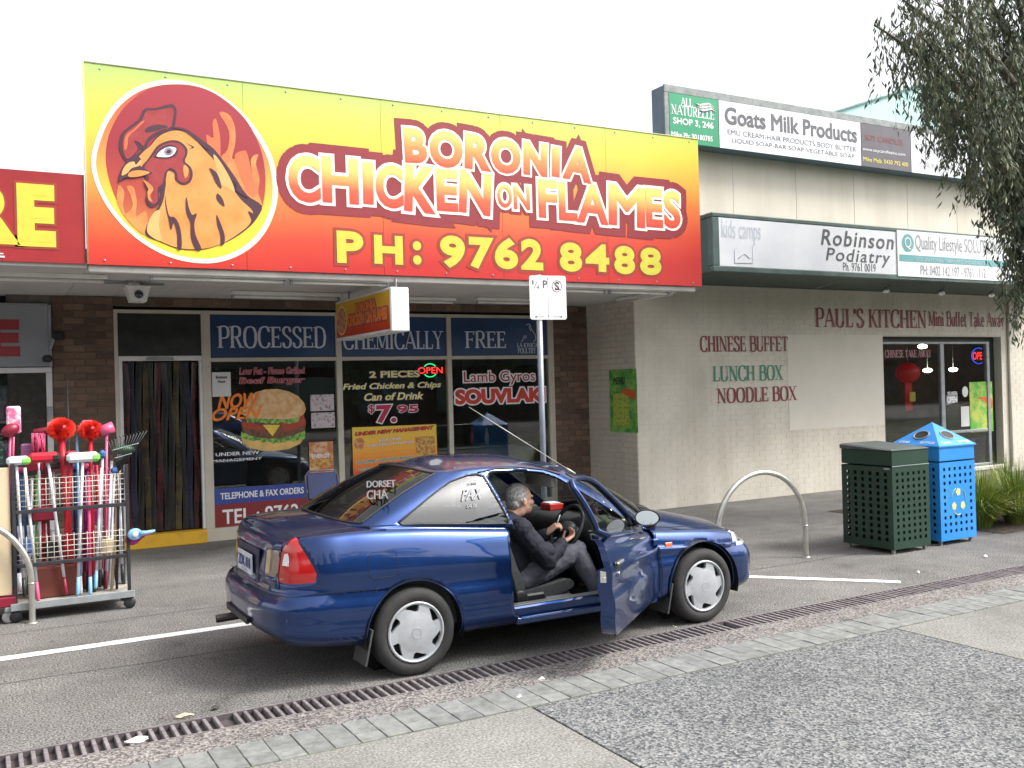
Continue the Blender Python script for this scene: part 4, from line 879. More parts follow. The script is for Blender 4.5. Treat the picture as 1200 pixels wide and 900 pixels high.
hs_ = thing('shop_building', 'brick shop at the left edge under the red sign with a white framed window', 'building', (-1.4, YS+.3, 0))
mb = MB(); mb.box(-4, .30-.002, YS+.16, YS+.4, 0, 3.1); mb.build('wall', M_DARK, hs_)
mb = MB(); mb.box(-4, .925, YF+.06, YS+.02, 3.10, 3.135); mb.build('soffit', M_SOFF, hs_)
mb = MB(); mb.box(-4, .925, YF+.2, YS+3, 3.2, 3.3); mb.build('roof', M_GREYM, hs_)
mb = MB()
for (a, b_) in ((.70, .765), (-1.2, -1.13)): mb.bbox(a, b_, YS-.03, YS+.04, 0, 2.18, .004)
mb.bbox(-3, .765, YS-.027, YS+.04, 2.182, 2.245, .004); mb.bbox(-1.13, .70, YS-.027, YS+.04, 0, .4, .004); mb.build('window_frame', M_WHITEF, hs_)
mb = MB(); mb.box(-1.13, .70, YS, YS+.006, .4, 2.182); mb.build('pane', M_GLASS, hs_)
M_GOODS = mat('shelf goods', (.10, .12, .16), .6, sc=9, det=3, col2=(.30, .30, .33), thr=(.5, .62))
for i in range(3):
    mb = MB(); mb.box(-1.1, .68, YS+.08, YS+.14, .5+i*.55, .53+i*.55); mb.build('shelf', M_STEEL, hs_)
    for j in range(6): mb = MB(); mb.bbox(-1.0+j*.28, -.80+j*.28, YS+.06, YS+.14, .532+i*.55, .532+i*.55+.22+.1*((i*j) % 3), .02); mb.build('boxed_goods', M_GOODS, hs_)
gs = thing('wall_sign', 'grey sign board with a red letter E above the left shop window', 'sign', (-.5, YS-.02, 2.25))
mb = MB(); mb.bbox(-2.5, .735, YS-.05, YS-.02, 2.255, 2.975, .004); mb.build('board', mat('grey sign board', (.26, .28, .31), .5, var=.08, sc=2), gs)
mb = MB(); mb.bbox(.736, .768, YS-.055, YS-.015, 2.25, 2.98, .004); mb.bbox(-2.5, .735, YS-.054, YS-.015, 2.976, 2.995, .003); mb.build('frame', M_GREYM, gs)
p, q = PY(-16, 418, YS-.05), PY(24, 374.5, YS-.05); text('E', FY(YS-.05), p.x, p.z, q.x, q.z, [(0, .003, M_DRED)], gs, bold=.07)
cc = thing('security_camera', 'dark bracket camera on the pier between grey sign and door', 'camera', (.8, YS-.05, 2.6))
mb = MB(); mb.tube([(.80, YS, 2.62), (.80, YS-.12, 2.62), (.74, YS-.16, 2.45)], .02, 8); mb.build('arm', M_GREYM, cc)
mb = MB(); mb.bbox(.66, .76, YS-.22, YS-.1, 2.3, 2.38, .02); mb.bbox(.77, .9, YS-.16, YS-.06, 2.56, 2.66, .02); mb.build('body', M_BLACK, cc)
# wall conduits
mb = MB(); mb.tube([(.93, YS-.012, .9), (.93, YS-.012, 2.1)], .008, 6); mb.build('conduit', M_GREYM, shop)
mb = MB(); mb.bbox(.70, .765, YS-.045, YS-.03, 1.6, 1.78, .004); mb.build('lock_box', M_GREYM, hs_)

# ---------------------------------------------------------------- soffit lights
def batten(lab, x0, x1, y, z=3.05, cover=True, grp='fluorescent battens under the soffit'):
    t = thing('fluorescent_light', lab, 'light fitting', ((x0+x1)/2, y, z), grp)
    mb = MB(); mb.bbox(x0, x1, y-.05, y+.05, z+.01, z+.055, .006); mb.build('batten', M_TUBE, t)
    mb = MB(); mb.tube([(x0+.03, y-.0, z-.012), (x1-.03, y, z-.012)], .016, 8); mb.build('tube', mat('unlit tube', (.8, .79, .75), .3), t)
    for x in (x0+.015, x1-.015): mb = MB(); mb.bbox(x-.012, x+.012, y-.02, y+.02, z-.035, z+.01, .003); mb.build('end_cap', M_GREYM, t)
batten('long bare tube light behind the sign edge, below the hen emblem', 1.50, 2.86, YF+.16, 3.045); batten('bare tube light behind the sign edge between emblem and hanging box sign', 2.90, 4.02, YF+.16, 3.045)
batten('bare tube light behind the sign edge, left of the parking sign plate', 6.0, 6.95, YF+.16, 3.045); batten('bare tube light behind the sign edge, right of the parking sign plate', 7.0, 7.95, YF+.16, 3.045)
for lab, a, b_ in (('white batten light near the wall above PROCESSED', (275, 346), (393, 352)), ('white batten light near the wall right of the hanging box sign', (478, 353), (529, 356)), ('white batten light near the wall above FREE', (560, 354), (655, 357)), ('white batten light under the left soffit beside the camera', (-60, 324), (124, 332))):
    p, q = PZ(*a, 3.03), PZ(*b_, 3.03); batten(lab, p.x, q.x, (p.y+q.y)/2, 3.045)
t = thing('fluorescent_light', 'batten light running front to back beside the cream wall', 'light fitting', (8.1, 10.6, 3.05), 'fluorescent battens under the soffit')
mb = MB(); mb.bbox(8.02, 8.12, 10.0, 11.25, 3.06, 3.10, .006); mb.build('batten', M_TUBE, t); mb = MB(); mb.tube([(8.07, 10.03, 3.04), (8.07, 11.22, 3.04)], .016, 8); mb.build('tube', MATS['unlit tube'], t)
t = thing('fluorescent_light', 'bare front edge tube under the sign end beside the awning box', 'light fitting', (7, YF+.1, 3.05)); bpy.data.objects.remove(t)

# ---- dome camera hanging from the soffit
c = PY(161, 346, 10.9); t = thing('security_camera', 'white box camera hanging from the soffit above the doorway', 'camera', (c.x, c.y, c.z))
mb = MB(); mb.tube([(c.x-.02, c.y, 3.1), (c.x-.02, c.y, c.z+.06)], .018, 8); mb.build('stem', M_TUBE, t)
mb = MB(); w = .115; zt = c.z+.075; z_ = c.z-.075
mb.add([(c.x-w, c.y-.1, zt), (c.x+w, c.y-.1, zt), (c.x+w, c.y+.12, zt), (c.x-w, c.y+.12, zt), (c.x-.08, c.y-.09, z_), (c.x+.08, c.y-.09, z_), (c.x+.08, c.y+.1, z_), (c.x-.08, c.y+.1, z_)], [(0, 1, 2, 3), (4, 7, 6, 5), (0, 4, 5, 1), (1, 5, 6, 2), (2, 6, 7, 3), (3, 7, 4, 0)]); mb.bbox(c.x-w-.015, c.x+w+.015, c.y-.12, c.y+.13, zt, zt+.018, .005)
mb.build('housing', M_TUBE, t)
mb = MB(); mb.lathe([(.045, 0), (.045, .02), (.03, .03), (0, .034)], (c.x, c.y-.092, c.z), (0, -1, 0), 20); mb.build('lens', mat('lens glass', (.02, .02, .05), .15, coat=1), t)
mb = MB(); mb.box(c.x-.35, c.x-.1, c.y-.02, c.y+.02, 3.07, 3.10); mb.box(c.x+.05, c.x+.3, c.y+.12, c.y+.16, 3.08, 3.103); mb.build('bracket', M_GREYM, t)

# ---- hanging light box
hb = thing('hanging_sign', 'small illuminated box sign hung under the soffit with the chicken logo', 'box sign', (3.95, 10.6, 3.02))
q0 = PY(458, 361, 9.73); q1 = PY(479.7, 361, 9.73); HX0, HX1 = q0.x, q1.x
za, zb_ = PX(458, 335.8, HX0).z, PX(460, 388, HX0).z; y1 = PX(393, 360, HX0).y
mb = MB(); mb.bbox(HX0, HX1, 9.73, y1, zb_, za, .012); mb.build('case', mat('white box case', (.74, .75, .76), .4), hb)
FH = frame((HX0-.003, y1-.03, zb_+.03), (0, -1, 0)); LW, LH = y1-9.73-.06, za-zb_-.06
g_ = zgrad('box sign gradient', [(0, (.45, .015, .01)), (.25, (.60, .07, .01)), (.5, (.72, .30, .02)), (1, (.66, .45, .02))], zb_, za)
mb = MB(); mb.flat([[(0, 0), (LW, 0), (LW, LH), (0, LH)]], FH, .001); mb.build('face', g_, hb)
mb = MB(); mb.flat([circ((LW*.12, LH*.48), LW*.105, LH*.42)], FH, .003); mb.build('badge_print', M_LYEL, hb); mb = MB(); mb.flat([circ((LW*.12, LH*.48), LW*.093, LH*.38)], FH, .005); mb.build('badge_print', M_FOOD, hb)
text('BORONIA', FH, LW*.40, LH*.60, LW*.78, LH*.86, [(.10, .003, M_DRED), (.03, .006, M_PINKV), (0, .009, M_ORV)], hb, bold=.04)
text('CHICKEN ON FLAMES', FH, LW*.26, LH*.26, LW*.97, LH*.58, [(.10, .0035, M_DRED), (.03, .0065, M_PINKV), (0, .0095, M_ORV)], hb, bold=.04)
mb = MB()
for y in (9.83, y1-.2): mb.tube([((HX0+HX1)/2, y, za), ((HX0+HX1)/2, y, 3.10)], .012, 8)
mb.build('hanger', M_GREYM, hb)

# ================================================================== CREAM BUILDING AT THE RIGHT
rb = thing('restaurant_building', 'cream painted brick restaurant with fibro upper wall and dark window at the right', 'building', (13, YW, 0))
XE = 24
WX0, WX1, WZ0, WZ1 = 13.66, 16.93, .16, 2.57
core = MB()
for (a, b_, z0, z1) in ((XC, WX0, 0, 3.34), (WX1, XE, 0, 3.34), (WX0, WX1, WZ1, 3.34), (WX0, WX1, 0, WZ0)): core.box(a, b_, YW+.0, YW+.24, z0, z1)
core.box(XC, XC+.22, YW+.24, YS+1.0, 0, 3.34); core.box(9.12, XE, YW+.05, YW+.25, 3.34, 6.0)
core.box(XE-.2, XE, YW+.25, YW+9, 0, 5); core.box(9.12, 9.3, YW+.26, YW+9, 3.35, 5.0)
rwall = core.build('wall', M_PMORT, rb)
mb = MB(); ch = .0835
def addb(mb, a, b_, z, lo):
    if lo == 'F': mb.bbox(a+.0018, b_-.0018, YW-.0022-random.uniform(0, .0006), YW+.02, z+.0018, z+ch-.0018, .0016)
    else: mb.bbox(XC-.006-random.uniform(0, .002), XC+.02, a+.005, b_-.005, z+.005, z+ch-.005, .003)
r = 0; z = 0
while z < 3.33:
    x = XC+.003-(.118 if r % 2 else 0)
    while x < XE:
        a, b_ = max(x, XC+.003), min(x+.236, XE)
        segs = [(a, b_)]
        if z+ch > WZ0+.02 and z < WZ1-.02: segs = [(a, min(b_, WX0)), (max(a, WX1), b_)]
        for (s, e) in segs:
            if e-s > .03: addb(mb, s, e, z, 'F')
        x += .236
    r += 1; z += ch
kind(mb.build('painted_brick', M_PAINT, rwall), 'stuff')
mb2 = {}
r = 0; z = 0
while z < 3.1:
    y = YW-.0-(.118 if r % 2 else 0)
    while y < YS:
        a, b_ = max(y, YW+.001), min(y+.236, YS)
        if b_-a > .03:
            key = round(b_-a, 3)
            if key not in mb2: mb2[key] = MB().bbox(-.007, .02, -(b_-a)/2+.005, (b_-a)/2-.005, -ch/2+.005, ch/2-.005, .003).mesh('painted_brick', M_PAINT)
            o = bpy.data.objects.new('painted_brick', mb2[key]); o.location = Vector((XC-random.uniform(0, .002), (a+b_)/2, z+ch/2))-ORI[rb]; lk(o, rwall)
        y += .236
    r += 1; z += ch
# fresh paint patch around the words
p, q = PY(935, 500, YW), PY(1030, 392, YW)
mb = MB(); mb.box(PY(922, 400, YW).x, PY(1034, 400, YW).x, YW-.0068, YW-.0052, PY(950, 503, YW).z, PY(950, 392, YW).z); mb.build('paint_patch', M_PAINT2, rwall)
# upper cladding sheets with joints
xs = [9.12]
for v in (10.34, 11.69, 13.04, 14.39, 15.74, 17.09, 18.44, 19.79, 21.14, 22.49): xs.append(v)
xs.append(XE)
for a, b_ in zip(xs, xs[1:]):
    mb = MB(); mb.bbox(a+.005, b_-.005, YW-.006, YW+.05, 3.55, 6.02, .003); mb.build('cladding_sheet', M_FIBRO, rb)
mb = MB()
for x in xs[1:-1]: mb.box(x-.004, x+.004, YW-.002, YW+.04, 3.55, 6.02)
mb.build('joint_strip', M_PMORT, rb)
mb = MB(); mb.bbox(9.12, XE+.05, YW+.03, YW+.33, 6.02, 6.08, .01); mb.build('capping', M_GREYM, rb)
# window of the restaurant
FY2 = YW+.10
mb = MB()
for (a, b_) in ((WX0, WX0+.05), (WX1-.33, WX1-.25), (15.27, 15.37)): mb.bbox(a, b_, FY2-.03, FY2+.04, WZ0+.05, WZ1-.13, .005)
mb.bbox(WX0, WX1-.25, FY2-.033, FY2+.04, WZ1-.13, WZ1-.09, .005); mb.bbox(WX0, WX1-.25, FY2-.033, FY2+.04, WZ0, WZ0+.05, .005); mb.bbox(15.371, WX1-.331, FY2-.02, FY2+.03, .80, .85, .005)
wf = mb.build('window_frame', M_GREYM, rb)
mb = MB(); mb.box(WX0, WX1, FY2+.05, FY2+.12, WZ1-.089, WZ1); mb.box(WX1-.249, WX1, FY2+.05, FY2+.12, WZ0, WZ1-.089); mb.build('window_surround', mat('dark surround', (.02, .025, .022), .5), rb)
for (a, b_) in ((WX0+.051, 15.269), (15.371, WX1-.331)):
    mb = MB(); mb.box(a, b_, FY2, FY2+.006, WZ0+.05, WZ1-.13); mb.build('pane', M_GLASS, rb)
mb = MB(); mb.bbox(WX0-.05, WX1+.05, YW-.05, YW+.09, WZ0-.07, WZ0, .01); mb.build('sill', M_PAINT2, rb)
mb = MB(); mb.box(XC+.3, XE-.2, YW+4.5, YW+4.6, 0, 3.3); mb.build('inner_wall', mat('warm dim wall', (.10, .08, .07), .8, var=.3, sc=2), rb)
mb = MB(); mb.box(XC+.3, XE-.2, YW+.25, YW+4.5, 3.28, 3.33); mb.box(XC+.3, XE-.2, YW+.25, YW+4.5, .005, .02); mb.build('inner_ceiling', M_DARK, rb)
mb = MB(); mb.box(9.06, XE-.2, YW+.3, YW+9, 4.8, 4.9); mb.build('roof', M_GREYM, rb)
mb = MB(); mb.tube([(17.13, YW-.03, .1), (17.13, YW-.03, 3.3)], .025, 8); mb.build('downpipe', M_PAINT, rb)
# wall words (painted)
for s, a, b_, mt in (("PAUL'S KITCHEN", (955, 384), (1085, 361), M_MAR), ('Mini Buffet Take Away', (1088, 384), (1176, 367), M_MAR), ('CHINESE BUFFET', (820, 412), (923, 393.5), M_MAR), ('LUNCH BOX', (835, 447), (917, 428), M_GRNV), ('NOODLE BOX', (840, 472.5), (933, 452.5), M_MAR)):
    x0, z0, x1, z1 = tbox(a, b_, YW)
    if s[0] == 'C': z0, z1 = 2.325, 2.56
    if s[0] == 'P': z0, z1 = 2.72, 3.03
    if s[:2] == 'Mi': z0, z1 = 2.76, 3.02
    serif(s, FY(YW-.0075), x0, z0, x1, z1, mt, rb, .001, TH=.19, TN=.07)
M_SH = flatmat('letter shadow red', (.42, .12, .08))
# green menu board on the return wall
FR_ = frame((XC-.008, YS, 0), (0, -1, 0))     # faces the street's left side
g0, g1 = PX(716, 506, XC-.01), PX(746, 432, XC-.01)
t = thing('menu_poster', 'green menu poster in a sleeve on the narrow return wall beside the brick pier', 'poster', (XC-.01, (g0.y+g1.y)/2, g0.z))
fq = frame((XC-.012, g0.y, g0.z), (0, -1, 0)); W_, H_ = g0.y-g1.y, g1.z-g0.z
M_GP = mat('green menu print', (.05, .30, .06), .35, sc=7, det=4, col2=(.25, .52, .12), thr=(.4, .6)); M_GPY = mat('menu list print', (.45, .55, .08), .4, sc=30, det=2, col2=(.20, .32, .08), thr=(.52, .6))
mb = MB(); mb.flat([[(0, 0), (W_, 0), (W_, H_), (0, H_)]], fq, .004, .004); mb.build('sheet', M_GP, t)
mb = MB(); mb.flat([[(W_*.12, .1*H_), (W_*.7, .1*H_), (W_*.7, .62*H_), (W_*.12, .62*H_)]], fq, .006); mb.build('print', M_GPY, t)
mb = MB(); mb.flat([[(W_*.35, .66*H_), (W_*.95, .5*H_), (W_*.95, .66*H_), (W_*.6, .70*H_)]], fq, .007); mb.build('print', mat('prawn print', (.62, .14, .04), .4, sc=12), t)
text('MENU', fq, W_*.15, .76*H_, W_*.6, .88*H_, [(0, .007, M_BLKV)], t, shear=.3, bold=.02)
# things in the restaurant window
YI = FY2-.004
t = thing('menu_poster', 'green and yellow menu poster hung inside the right pane of the restaurant window', 'poster', (16.0, FY2, .85))
a, b_ = PY(1137, 507, FY2), PY(1162, 447, FY2); fq = frame((a.x, FY2-.006, a.z), (1, 0, 0)); W_, H_ = b_.x-a.x, b_.z-a.z
mb = MB(); mb.flat([[(0, 0), (W_, 0), (W_, H_), (0, H_)]], fq, .003, .003); mb.build('sheet', mat('window menu print', (.10, .42, .06), .35, sc=5, det=4, col2=(.52, .55, .12), thr=(.4, .6)), t)
mb = MB(); mb.flat([smooth2([(W_*.3, .68*H_), (W_*.6, .62*H_), (W_*.95, .45*H_), (W_*.95, .66*H_), (W_*.6, .70*H_)])], fq, .005); mb.build('print', MATS['prawn print'], t)
for lab, n_, px, s in (('round white sticker on the right restaurant pane', 'sticker', (1131, 459), 0), ('white paper notice low on the right restaurant pane', 'notice', (1131, 487), 1)):
    c = PY(*px, YI)
    mb = MB()
    if s == 0: mb.flat([circ((c.x, c.z), .085, .10, 24)], FY(YI), .002, .002)
    else: mb.box(c.x-.12, c.x+.12, YI-.003, YI-.001, c.z-.2, c.z+.17)
    tag(mb.build(n_, M_PAPER, None), lab, n_)
t = thing('open_sign', 'white on black tilted OPEN card on the right restaurant pane', 'sign', (15.6, YI, 1.5))
a, b_ = PY(1110, 475, YI), PY(1122, 463, YI); mb = MB(); mb.flat([[(a.x-.02, a.z+.0), (b_.x, a.z+.06), (b_.x, b_.z+.04), (a.x-.02, b_.z)]], FY(YI), .003, .003); mb.build('card', flatmat('grey card', (.25, .26, .27)), t)
text("YES WE'RE", FY(YI-.003), a.x, a.z+.19, b_.x-.02, a.z+.25, [(0, .002, M_WHITE)], t, bold=.02); text('OPEN', FY(YI-.003), a.x, a.z+.04, b_.x-.02, a.z+.16, [(0, .002, M_WHITE)], t, bold=.05)
x0, z0, x1, z1 = tbox((1037, 419), (1091, 410), YI); serif('CHINESE TAKE AWAY', FY(YI), x0, z0, x1, z1, flatmat('faded red film', (.38, .17, .17)), rb, .002, TH=.2, TN=.08)
c = PY(1147, 417, YW+.3); neon('neon_sign', 'red OPEN neon in a blue ring at the top right of the restaurant window', c.x, c.z, .42, .30, YW+.3, True, (.03, .08, .8))
# lanterns
def lantern(lab, x, y, zc, s=1):
    t = thing('paper_lantern', lab, 'lantern', (x, y, zc)); M_L = mat('lantern red', (.45, .01, .015), .5, sc=6, emit=(.5, .01, .01), es=.08)
    mb = MB(); mb.ball((x, y, zc), (.17*s, .17*s, .15*s), 14, 10); mb.build('globe', M_L, t)
    mb = MB(); mb.box(x-.07*s, x+.07*s, y-.01, y+.01, zc-.55*s, zc-.15*s); mb.build('tassel', M_L, t)
    mb = MB(); mb.tube([(x, y, zc+.15*s), (x, y, 3.28)], .004, 5); mb.build('cord', M_YV, t)
    mb = MB(); mb.bbox(x-.08, x+.08, y-.1, y-.08, zc-.42*s, zc-.28*s, .01); mb.build('gold_plaque', M_YV, t)
c = PY(1064, 440, YW+.9); lantern('red paper lantern with gold plaque hanging behind the left restaurant pane', c.x, c.y, c.z+.05, 1.3)
M_LAMP = mat('lit lamp', (.9, .85, .7), .4, emit=(1, .88, .65), es=9)
for i, (px, lab) in enumerate((((1081, 406), 'lit oval ceiling lamp at the top of the left restaurant pane'), ((1087, 434), 'lit ceiling lamp just left of the restaurant window mullion'), ((1117, 433), 'lit ceiling lamp just right of the restaurant window mullion'))):
    c = PY(*px, YW+2.6+i*.4); t = thing('ceiling_lamp', lab, 'lamp', tuple(c)); mb = MB(); mb.ball(c, (.10, .10, .05), 14, 8); mb.build('shade', M_LAMP, t); mb = MB(); mb.tube([c+Vector((0, 0, .04)), (c.x, c.y, 3.28)], .008, 6); mb.build('stem', M_GREYM, t)
simplebox('table', 'dark bench table just inside the restaurant window', 'table', 14.0, 16.2, YW+1.6, YW+2.3, .02, .75, mat('dark wood', (.06, .035, .02), .5))
t = thing('cat_figurine', 'small white and brown figurine on the ledge at the bottom right of the restaurant window', 'figurine', (16.2, YW+.3, .17))
mb = MB(); mb.ball((16.2, YW+.32, .30), (.07, .06, .12), 12, 8); mb.ball((16.2, YW+.32, .45), .06, 12, 8); mb.build('body', mat('figurine glaze', (.4, .36, .32), .3), t)
mb = MB(); mb.lathe([(.02, .49), (0, .53)], (16.165, YW+.32, 0), n=6); mb.lathe([(.02, .49), (0, .53)], (16.235, YW+.32, 0), n=6); mb.build('ears', MATS['figurine glaze'], t)

# ---- green awning box with sign panels
ab = thing('awning_sign', 'dark green awning box with white Robinson Podiatry panel below the cream upper wall', 'awning sign', (12, YF, 3.34))
AX0, AX1 = 8.60, 15.4
mb = MB(); mb.box(AX0, 17.9, YF+.02, YW-.01, 3.342, 4.10); mb.build('box', M_GREEN, ab)
mb = MB(); mb.bbox(AX0-.02, 17.9, YF-.01, YF+.14, 4.062, 4.125, .012); mb.bbox(AX0-.02, 17.9, YF-.01, YF+.06, 3.335, 3.412, .01); mb.bbox(AX0-.02, AX0+.10, YF-.008, YF+.1, 3.413, 4.061, .01)
mb.bbox(AX0-.018, AX0+.02, YF+.14, YW-.02, 4.06, 4.12, .01); mb.build('trim', mat('weathered green trim', (.07, .11, .10), .5, var=.2, sc=4), ab)
M_PANW = mat('weathered white sign sheet', (.66, .68, .72), .5, sc=1.6, det=5, col2=(.74, .755, .78), thr=(.35, .6))
pa = PY(1050.5, 300, YF).x
mb = MB(); mb.box(AX0+.101, pa, YF-.004, YF+.0195, 3.413, 4.061); sp = mb.build('sign_panel', M_PANW, ab)
mb = MB(); mb.box(pa+.003, 14.93, YF-.02, YF-.004, 3.39, 4.09); sp2 = mb.build('sign_panel', mat('clean white sign sheet', (.74, .75, .76), .4, var=.04), ab)
mb = MB(); mb.box(14.94, 17.8, YF-.004, YF+.0195, 3.413, 4.061); mb.build('sign_panel', M_PANW, ab)
def atext(s, a, b_, mt, Y=YF-.005, par=sp, sl=0, **k):
    x0, z0, x1, z1 = tbox(a, b_, Y); text(s, FY(Y), x0, z0, x1, z1, [(0, .001, mt)], par, **k)
M_FADE = flatmat('faded blue letters', (.52, .55, .62)); M_TEAL = flatmat('teal band', (.13, .36, .38)); M_GL = flatmat('grey letters', (.30, .31, .33))
atext('kids camps', (846, 285), (891, 260), M_FADE); 
mb = MB(); fb = [PY(x_, y_, YF-.005) for x_, y_ in ((861, 292), (861, 308), (882, 308), (882, 288))]; mb.tube([Vector((p_.x, YF-.006, p_.z)) for p_ in fb], .008, 4); fb = [PY(x_, y_, YF-.005) for x_, y_ in ((865, 303), (872, 297), (879, 303))]; mb.tube([Vector((p_.x, YF-.006, p_.z)) for p_ in fb], .006, 4); mb.build('faded_mark', M_FADE, sp)
atext('Robinson', (962, 287), (1047, 275), M_DGV, bold=.014, shear=.2, space=1.15); atext('Podiatry', (968, 310), (1043, 295), M_DGV, bold=.008, shear=.2, space=1.15); atext('Ph. 9761 0019', (988, 317), (1026, 309.5), M_DGV, bold=.0)
c = PY(1062.5, 285, YF); mb = MB(); mb.flat([circ((c.x, c.z), .135, .135)], FY(YF-.021), .001); mb.build('logo_disc', M_TEAL, sp2); text('Q', FY(YF-.021), c.x-.075, c.z-.10, c.x+.075, c.z+.09, [(0, .003, M_WHITE)], sp2)
atext('Quality Lifestyle SOLUTIONS', (1073, 297), (1172, 283), M_GL, YF-.021, sp2)
a, b_ = PY(1053, 308, YF), PY(1174, 307, YF); mb = MB(); mb.box(a.x, 14.93, YF-.0225, YF-.0205, 3.62, 3.72); mb.build('teal_band', M_TEAL, sp2)
text('OCCUPATIONAL THERAPY CONSULTANTS', FY(YF-.023), a.x+.35, 3.64, 14.3, 3.69, [(0, .001, M_FADE)], sp2)
atext('PH: 0402 142 197 - 9761 1112', (1079, 322), (1155, 315), M_GL, YF-.021, sp2)
for i, px in enumerate(((1038, 340), (1103, 343), (1161.5, 346))):
    c = PY(*px, YF+.55); c.z = 3.25; t = thing('spot_lamp', ['silver spot lamp under the green awning below the word Podiatry', 'silver spot lamp under the green awning, middle of the three', 'silver spot lamp under the green awning nearest the tree'][i], 'lamp', tuple(c), 'spot lamps under the green awning')
    mb = MB(); mb.tube([(c.x+.08, c.y, 3.34), (c.x+.05, c.y, c.z+.02)], .01, 6); mb.build('arm', M_GREYM, t); mb = MB(); mb.lathe([(.015, .05), (.045, .02), (.055, -.04), (.045, -.045), (0, -.02)], c, (.3, .3, 1), 14); mb.build('lamp_shade', mat('chrome lamp', (.7, .7, .7), .25, metal=.8), t)
mb = MB(); mb.tube([PY(*p_, YF+.5) for p_ in ((956, 338), (985, 329), (1020, 325.5), (1045, 325), (1110, 327), (1180, 332))], .007, 6); tag(mb.build('cable', M_GREYM, None), 'thin grey cable strung along the underside of the green awning', 'cable')

# ---- long sign box on top of the cream wall
us = thing('roof_sign', 'long grey framed sign box on top of the cream wall with Goats Milk Products panel', 'sign', (13, 11.0, 5.4))
mb = MB(); mb.bbox(8.79, 17.7, 11.0, 11.29, 5.385, 6.20, .01); mb.build('box', mat('blue grey box', (.10, .15, .20), .45, var=.15, sc=3), us)
mb = MB(); mb.bbox(8.79, 17.7, 10.985, 11.01, 6.10, 6.215, .006); mb.bbox(8.79, 8.875, 10.985, 11.01, 5.385, 6.099, .006); mb.build('frame', mat('grey frame weathered', (.17, .19, .19), .5, sc=6, det=5, col2=(.26, .28, .27), thr=(.4, .6)), us)
def up(x0, x1, mt):
    a, b_ = PY(x0, 150, 11.0).x, PY(x1, 170, 11.0).x; mb = MB(); mb.box(a+.003, b_-.003, 10.984, 10.999, 5.385, 6.099); return mb.build('sign_panel', mt, us)
def ut(s, a, b_, mt, par, zz=None, **k):
    x0, z0, x1, z1 = tbox(a, b_, 10.98)
    if zz: z0, z1 = zz
    text(s, FY(10.983), x0, z0, x1, z1, [(0, .001, mt)], par, **k)
u1 = up(784, 842, mat('green sign sheet', (.02, .27, .13), .4, var=.06, sc=3))
x0, z0, x1, z1 = tbox((798, 128), (812, 117), 10.98); serif('ALL', FY(10.983), x0, 5.93, x1, 6.05, M_WHITE, u1, .001); x0, z0, x1, z1 = tbox((787, 140), (837, 128), 10.98); serif('NATURELLE', FY(10.983), x0, 5.79, x1, 5.93, M_WHITE, u1, .001)
ut('SHOP 3, 246', (789, 147), (836, 138), M_WHITE, u1, (5.635, 5.745), bold=.03); ut('Mike Ph: 90180785', (787, 160), (835, 153), M_WHITE, u1, (5.455, 5.535), bold=.025)
mb = MB()
for k in range(3): mb.tube([PY(815+i*5.2+k*1.5, 121+k*3.2+1.8*sin(i*1.6)+i*.9, 10.98) for i in range(5)], [.002, .018, .02, .014, .002], 5)
mb.build('swoosh_print', M_WHITE, u1)
u2 = up(842, 1008, M_PANW)
ut('Goats Milk Products', (850, 160), (1004, 142), M_DGV, u2, (5.75, 6.02), bold=.03); ut('EMU CREAM-HAIR PRODUCTS-BODY BUTTER', (853, 160), (1003, 160), M_DGV, u2, (5.60, 5.68)); ut('LIQUID SOAP-BAR SOAP-VEGETABLE SOAP', (858, 170), (1001, 170), M_DGV, u2, (5.475, 5.555))
u3 = up(1008, 1066, mat('dark sign sheet', (.085, .075, .09), .4, var=.1)); ut('SOY CANDLES', (1014, 170), (1058, 168), M_MAR, u3, (5.82, 5.92)); ut('www.soycandlesinc.com', (1011, 180), (1061, 180), M_WHITE, u3, (5.63, 5.70)); ut('Mike Mob. 0430 792 400', (1012, 188), (1064, 188), M_YV, u3, (5.47, 5.54))
u4 = up(1066, 1195, M_PANW); ut('FOOT MASSAGE', (1075, 195), (1115, 195), M_GL, u4, (5.75, 5.9)); ut('SIGNS', (1121, 188), (1165, 188), M_DGV, u4, (5.80, 6.02), bold=.03); ut('OIL BURNERS', (1083, 205), (1112, 205), M_GL, u4, (5.50, 5.6))
# ---- pale cyan gabled building behind
gb_ = thing('gabled_building', 'pale cyan gabled building rising behind the cream wall by the tree', 'building', (33, 28, 0))
Y2 = 26.0; pts = [PY(900, 158, Y2), PY(975, 132, Y2), PY(1042, 111, Y2), PY(1078, 99, Y2), PY(1150, 98, Y2), PY(1330, 190, Y2)]
pl = [(p_.x, p_.z) for p_ in pts]; pl = [(pl[0][0], 0)]+pl+[(pl[-1][0], 0)]
mb = MB(); mb.flat([pl], FY(Y2), 0, 12); mb.add([(x_, Y2+12, z_) for x_, z_ in pl], [list(range(len(pl)))]); mb.build('wall', mat('pale cyan rendered wall', (.40, .62, .60), .7, var=.05, sc=.5), gb_)
mb = MB(); mb.tube([(p_.x, Y2-.05, p_.z+.04) for p_ in pts], .09, 6); mb.build('roof_edge', mat('gable edge', (.35, .5, .5), .6), gb_)
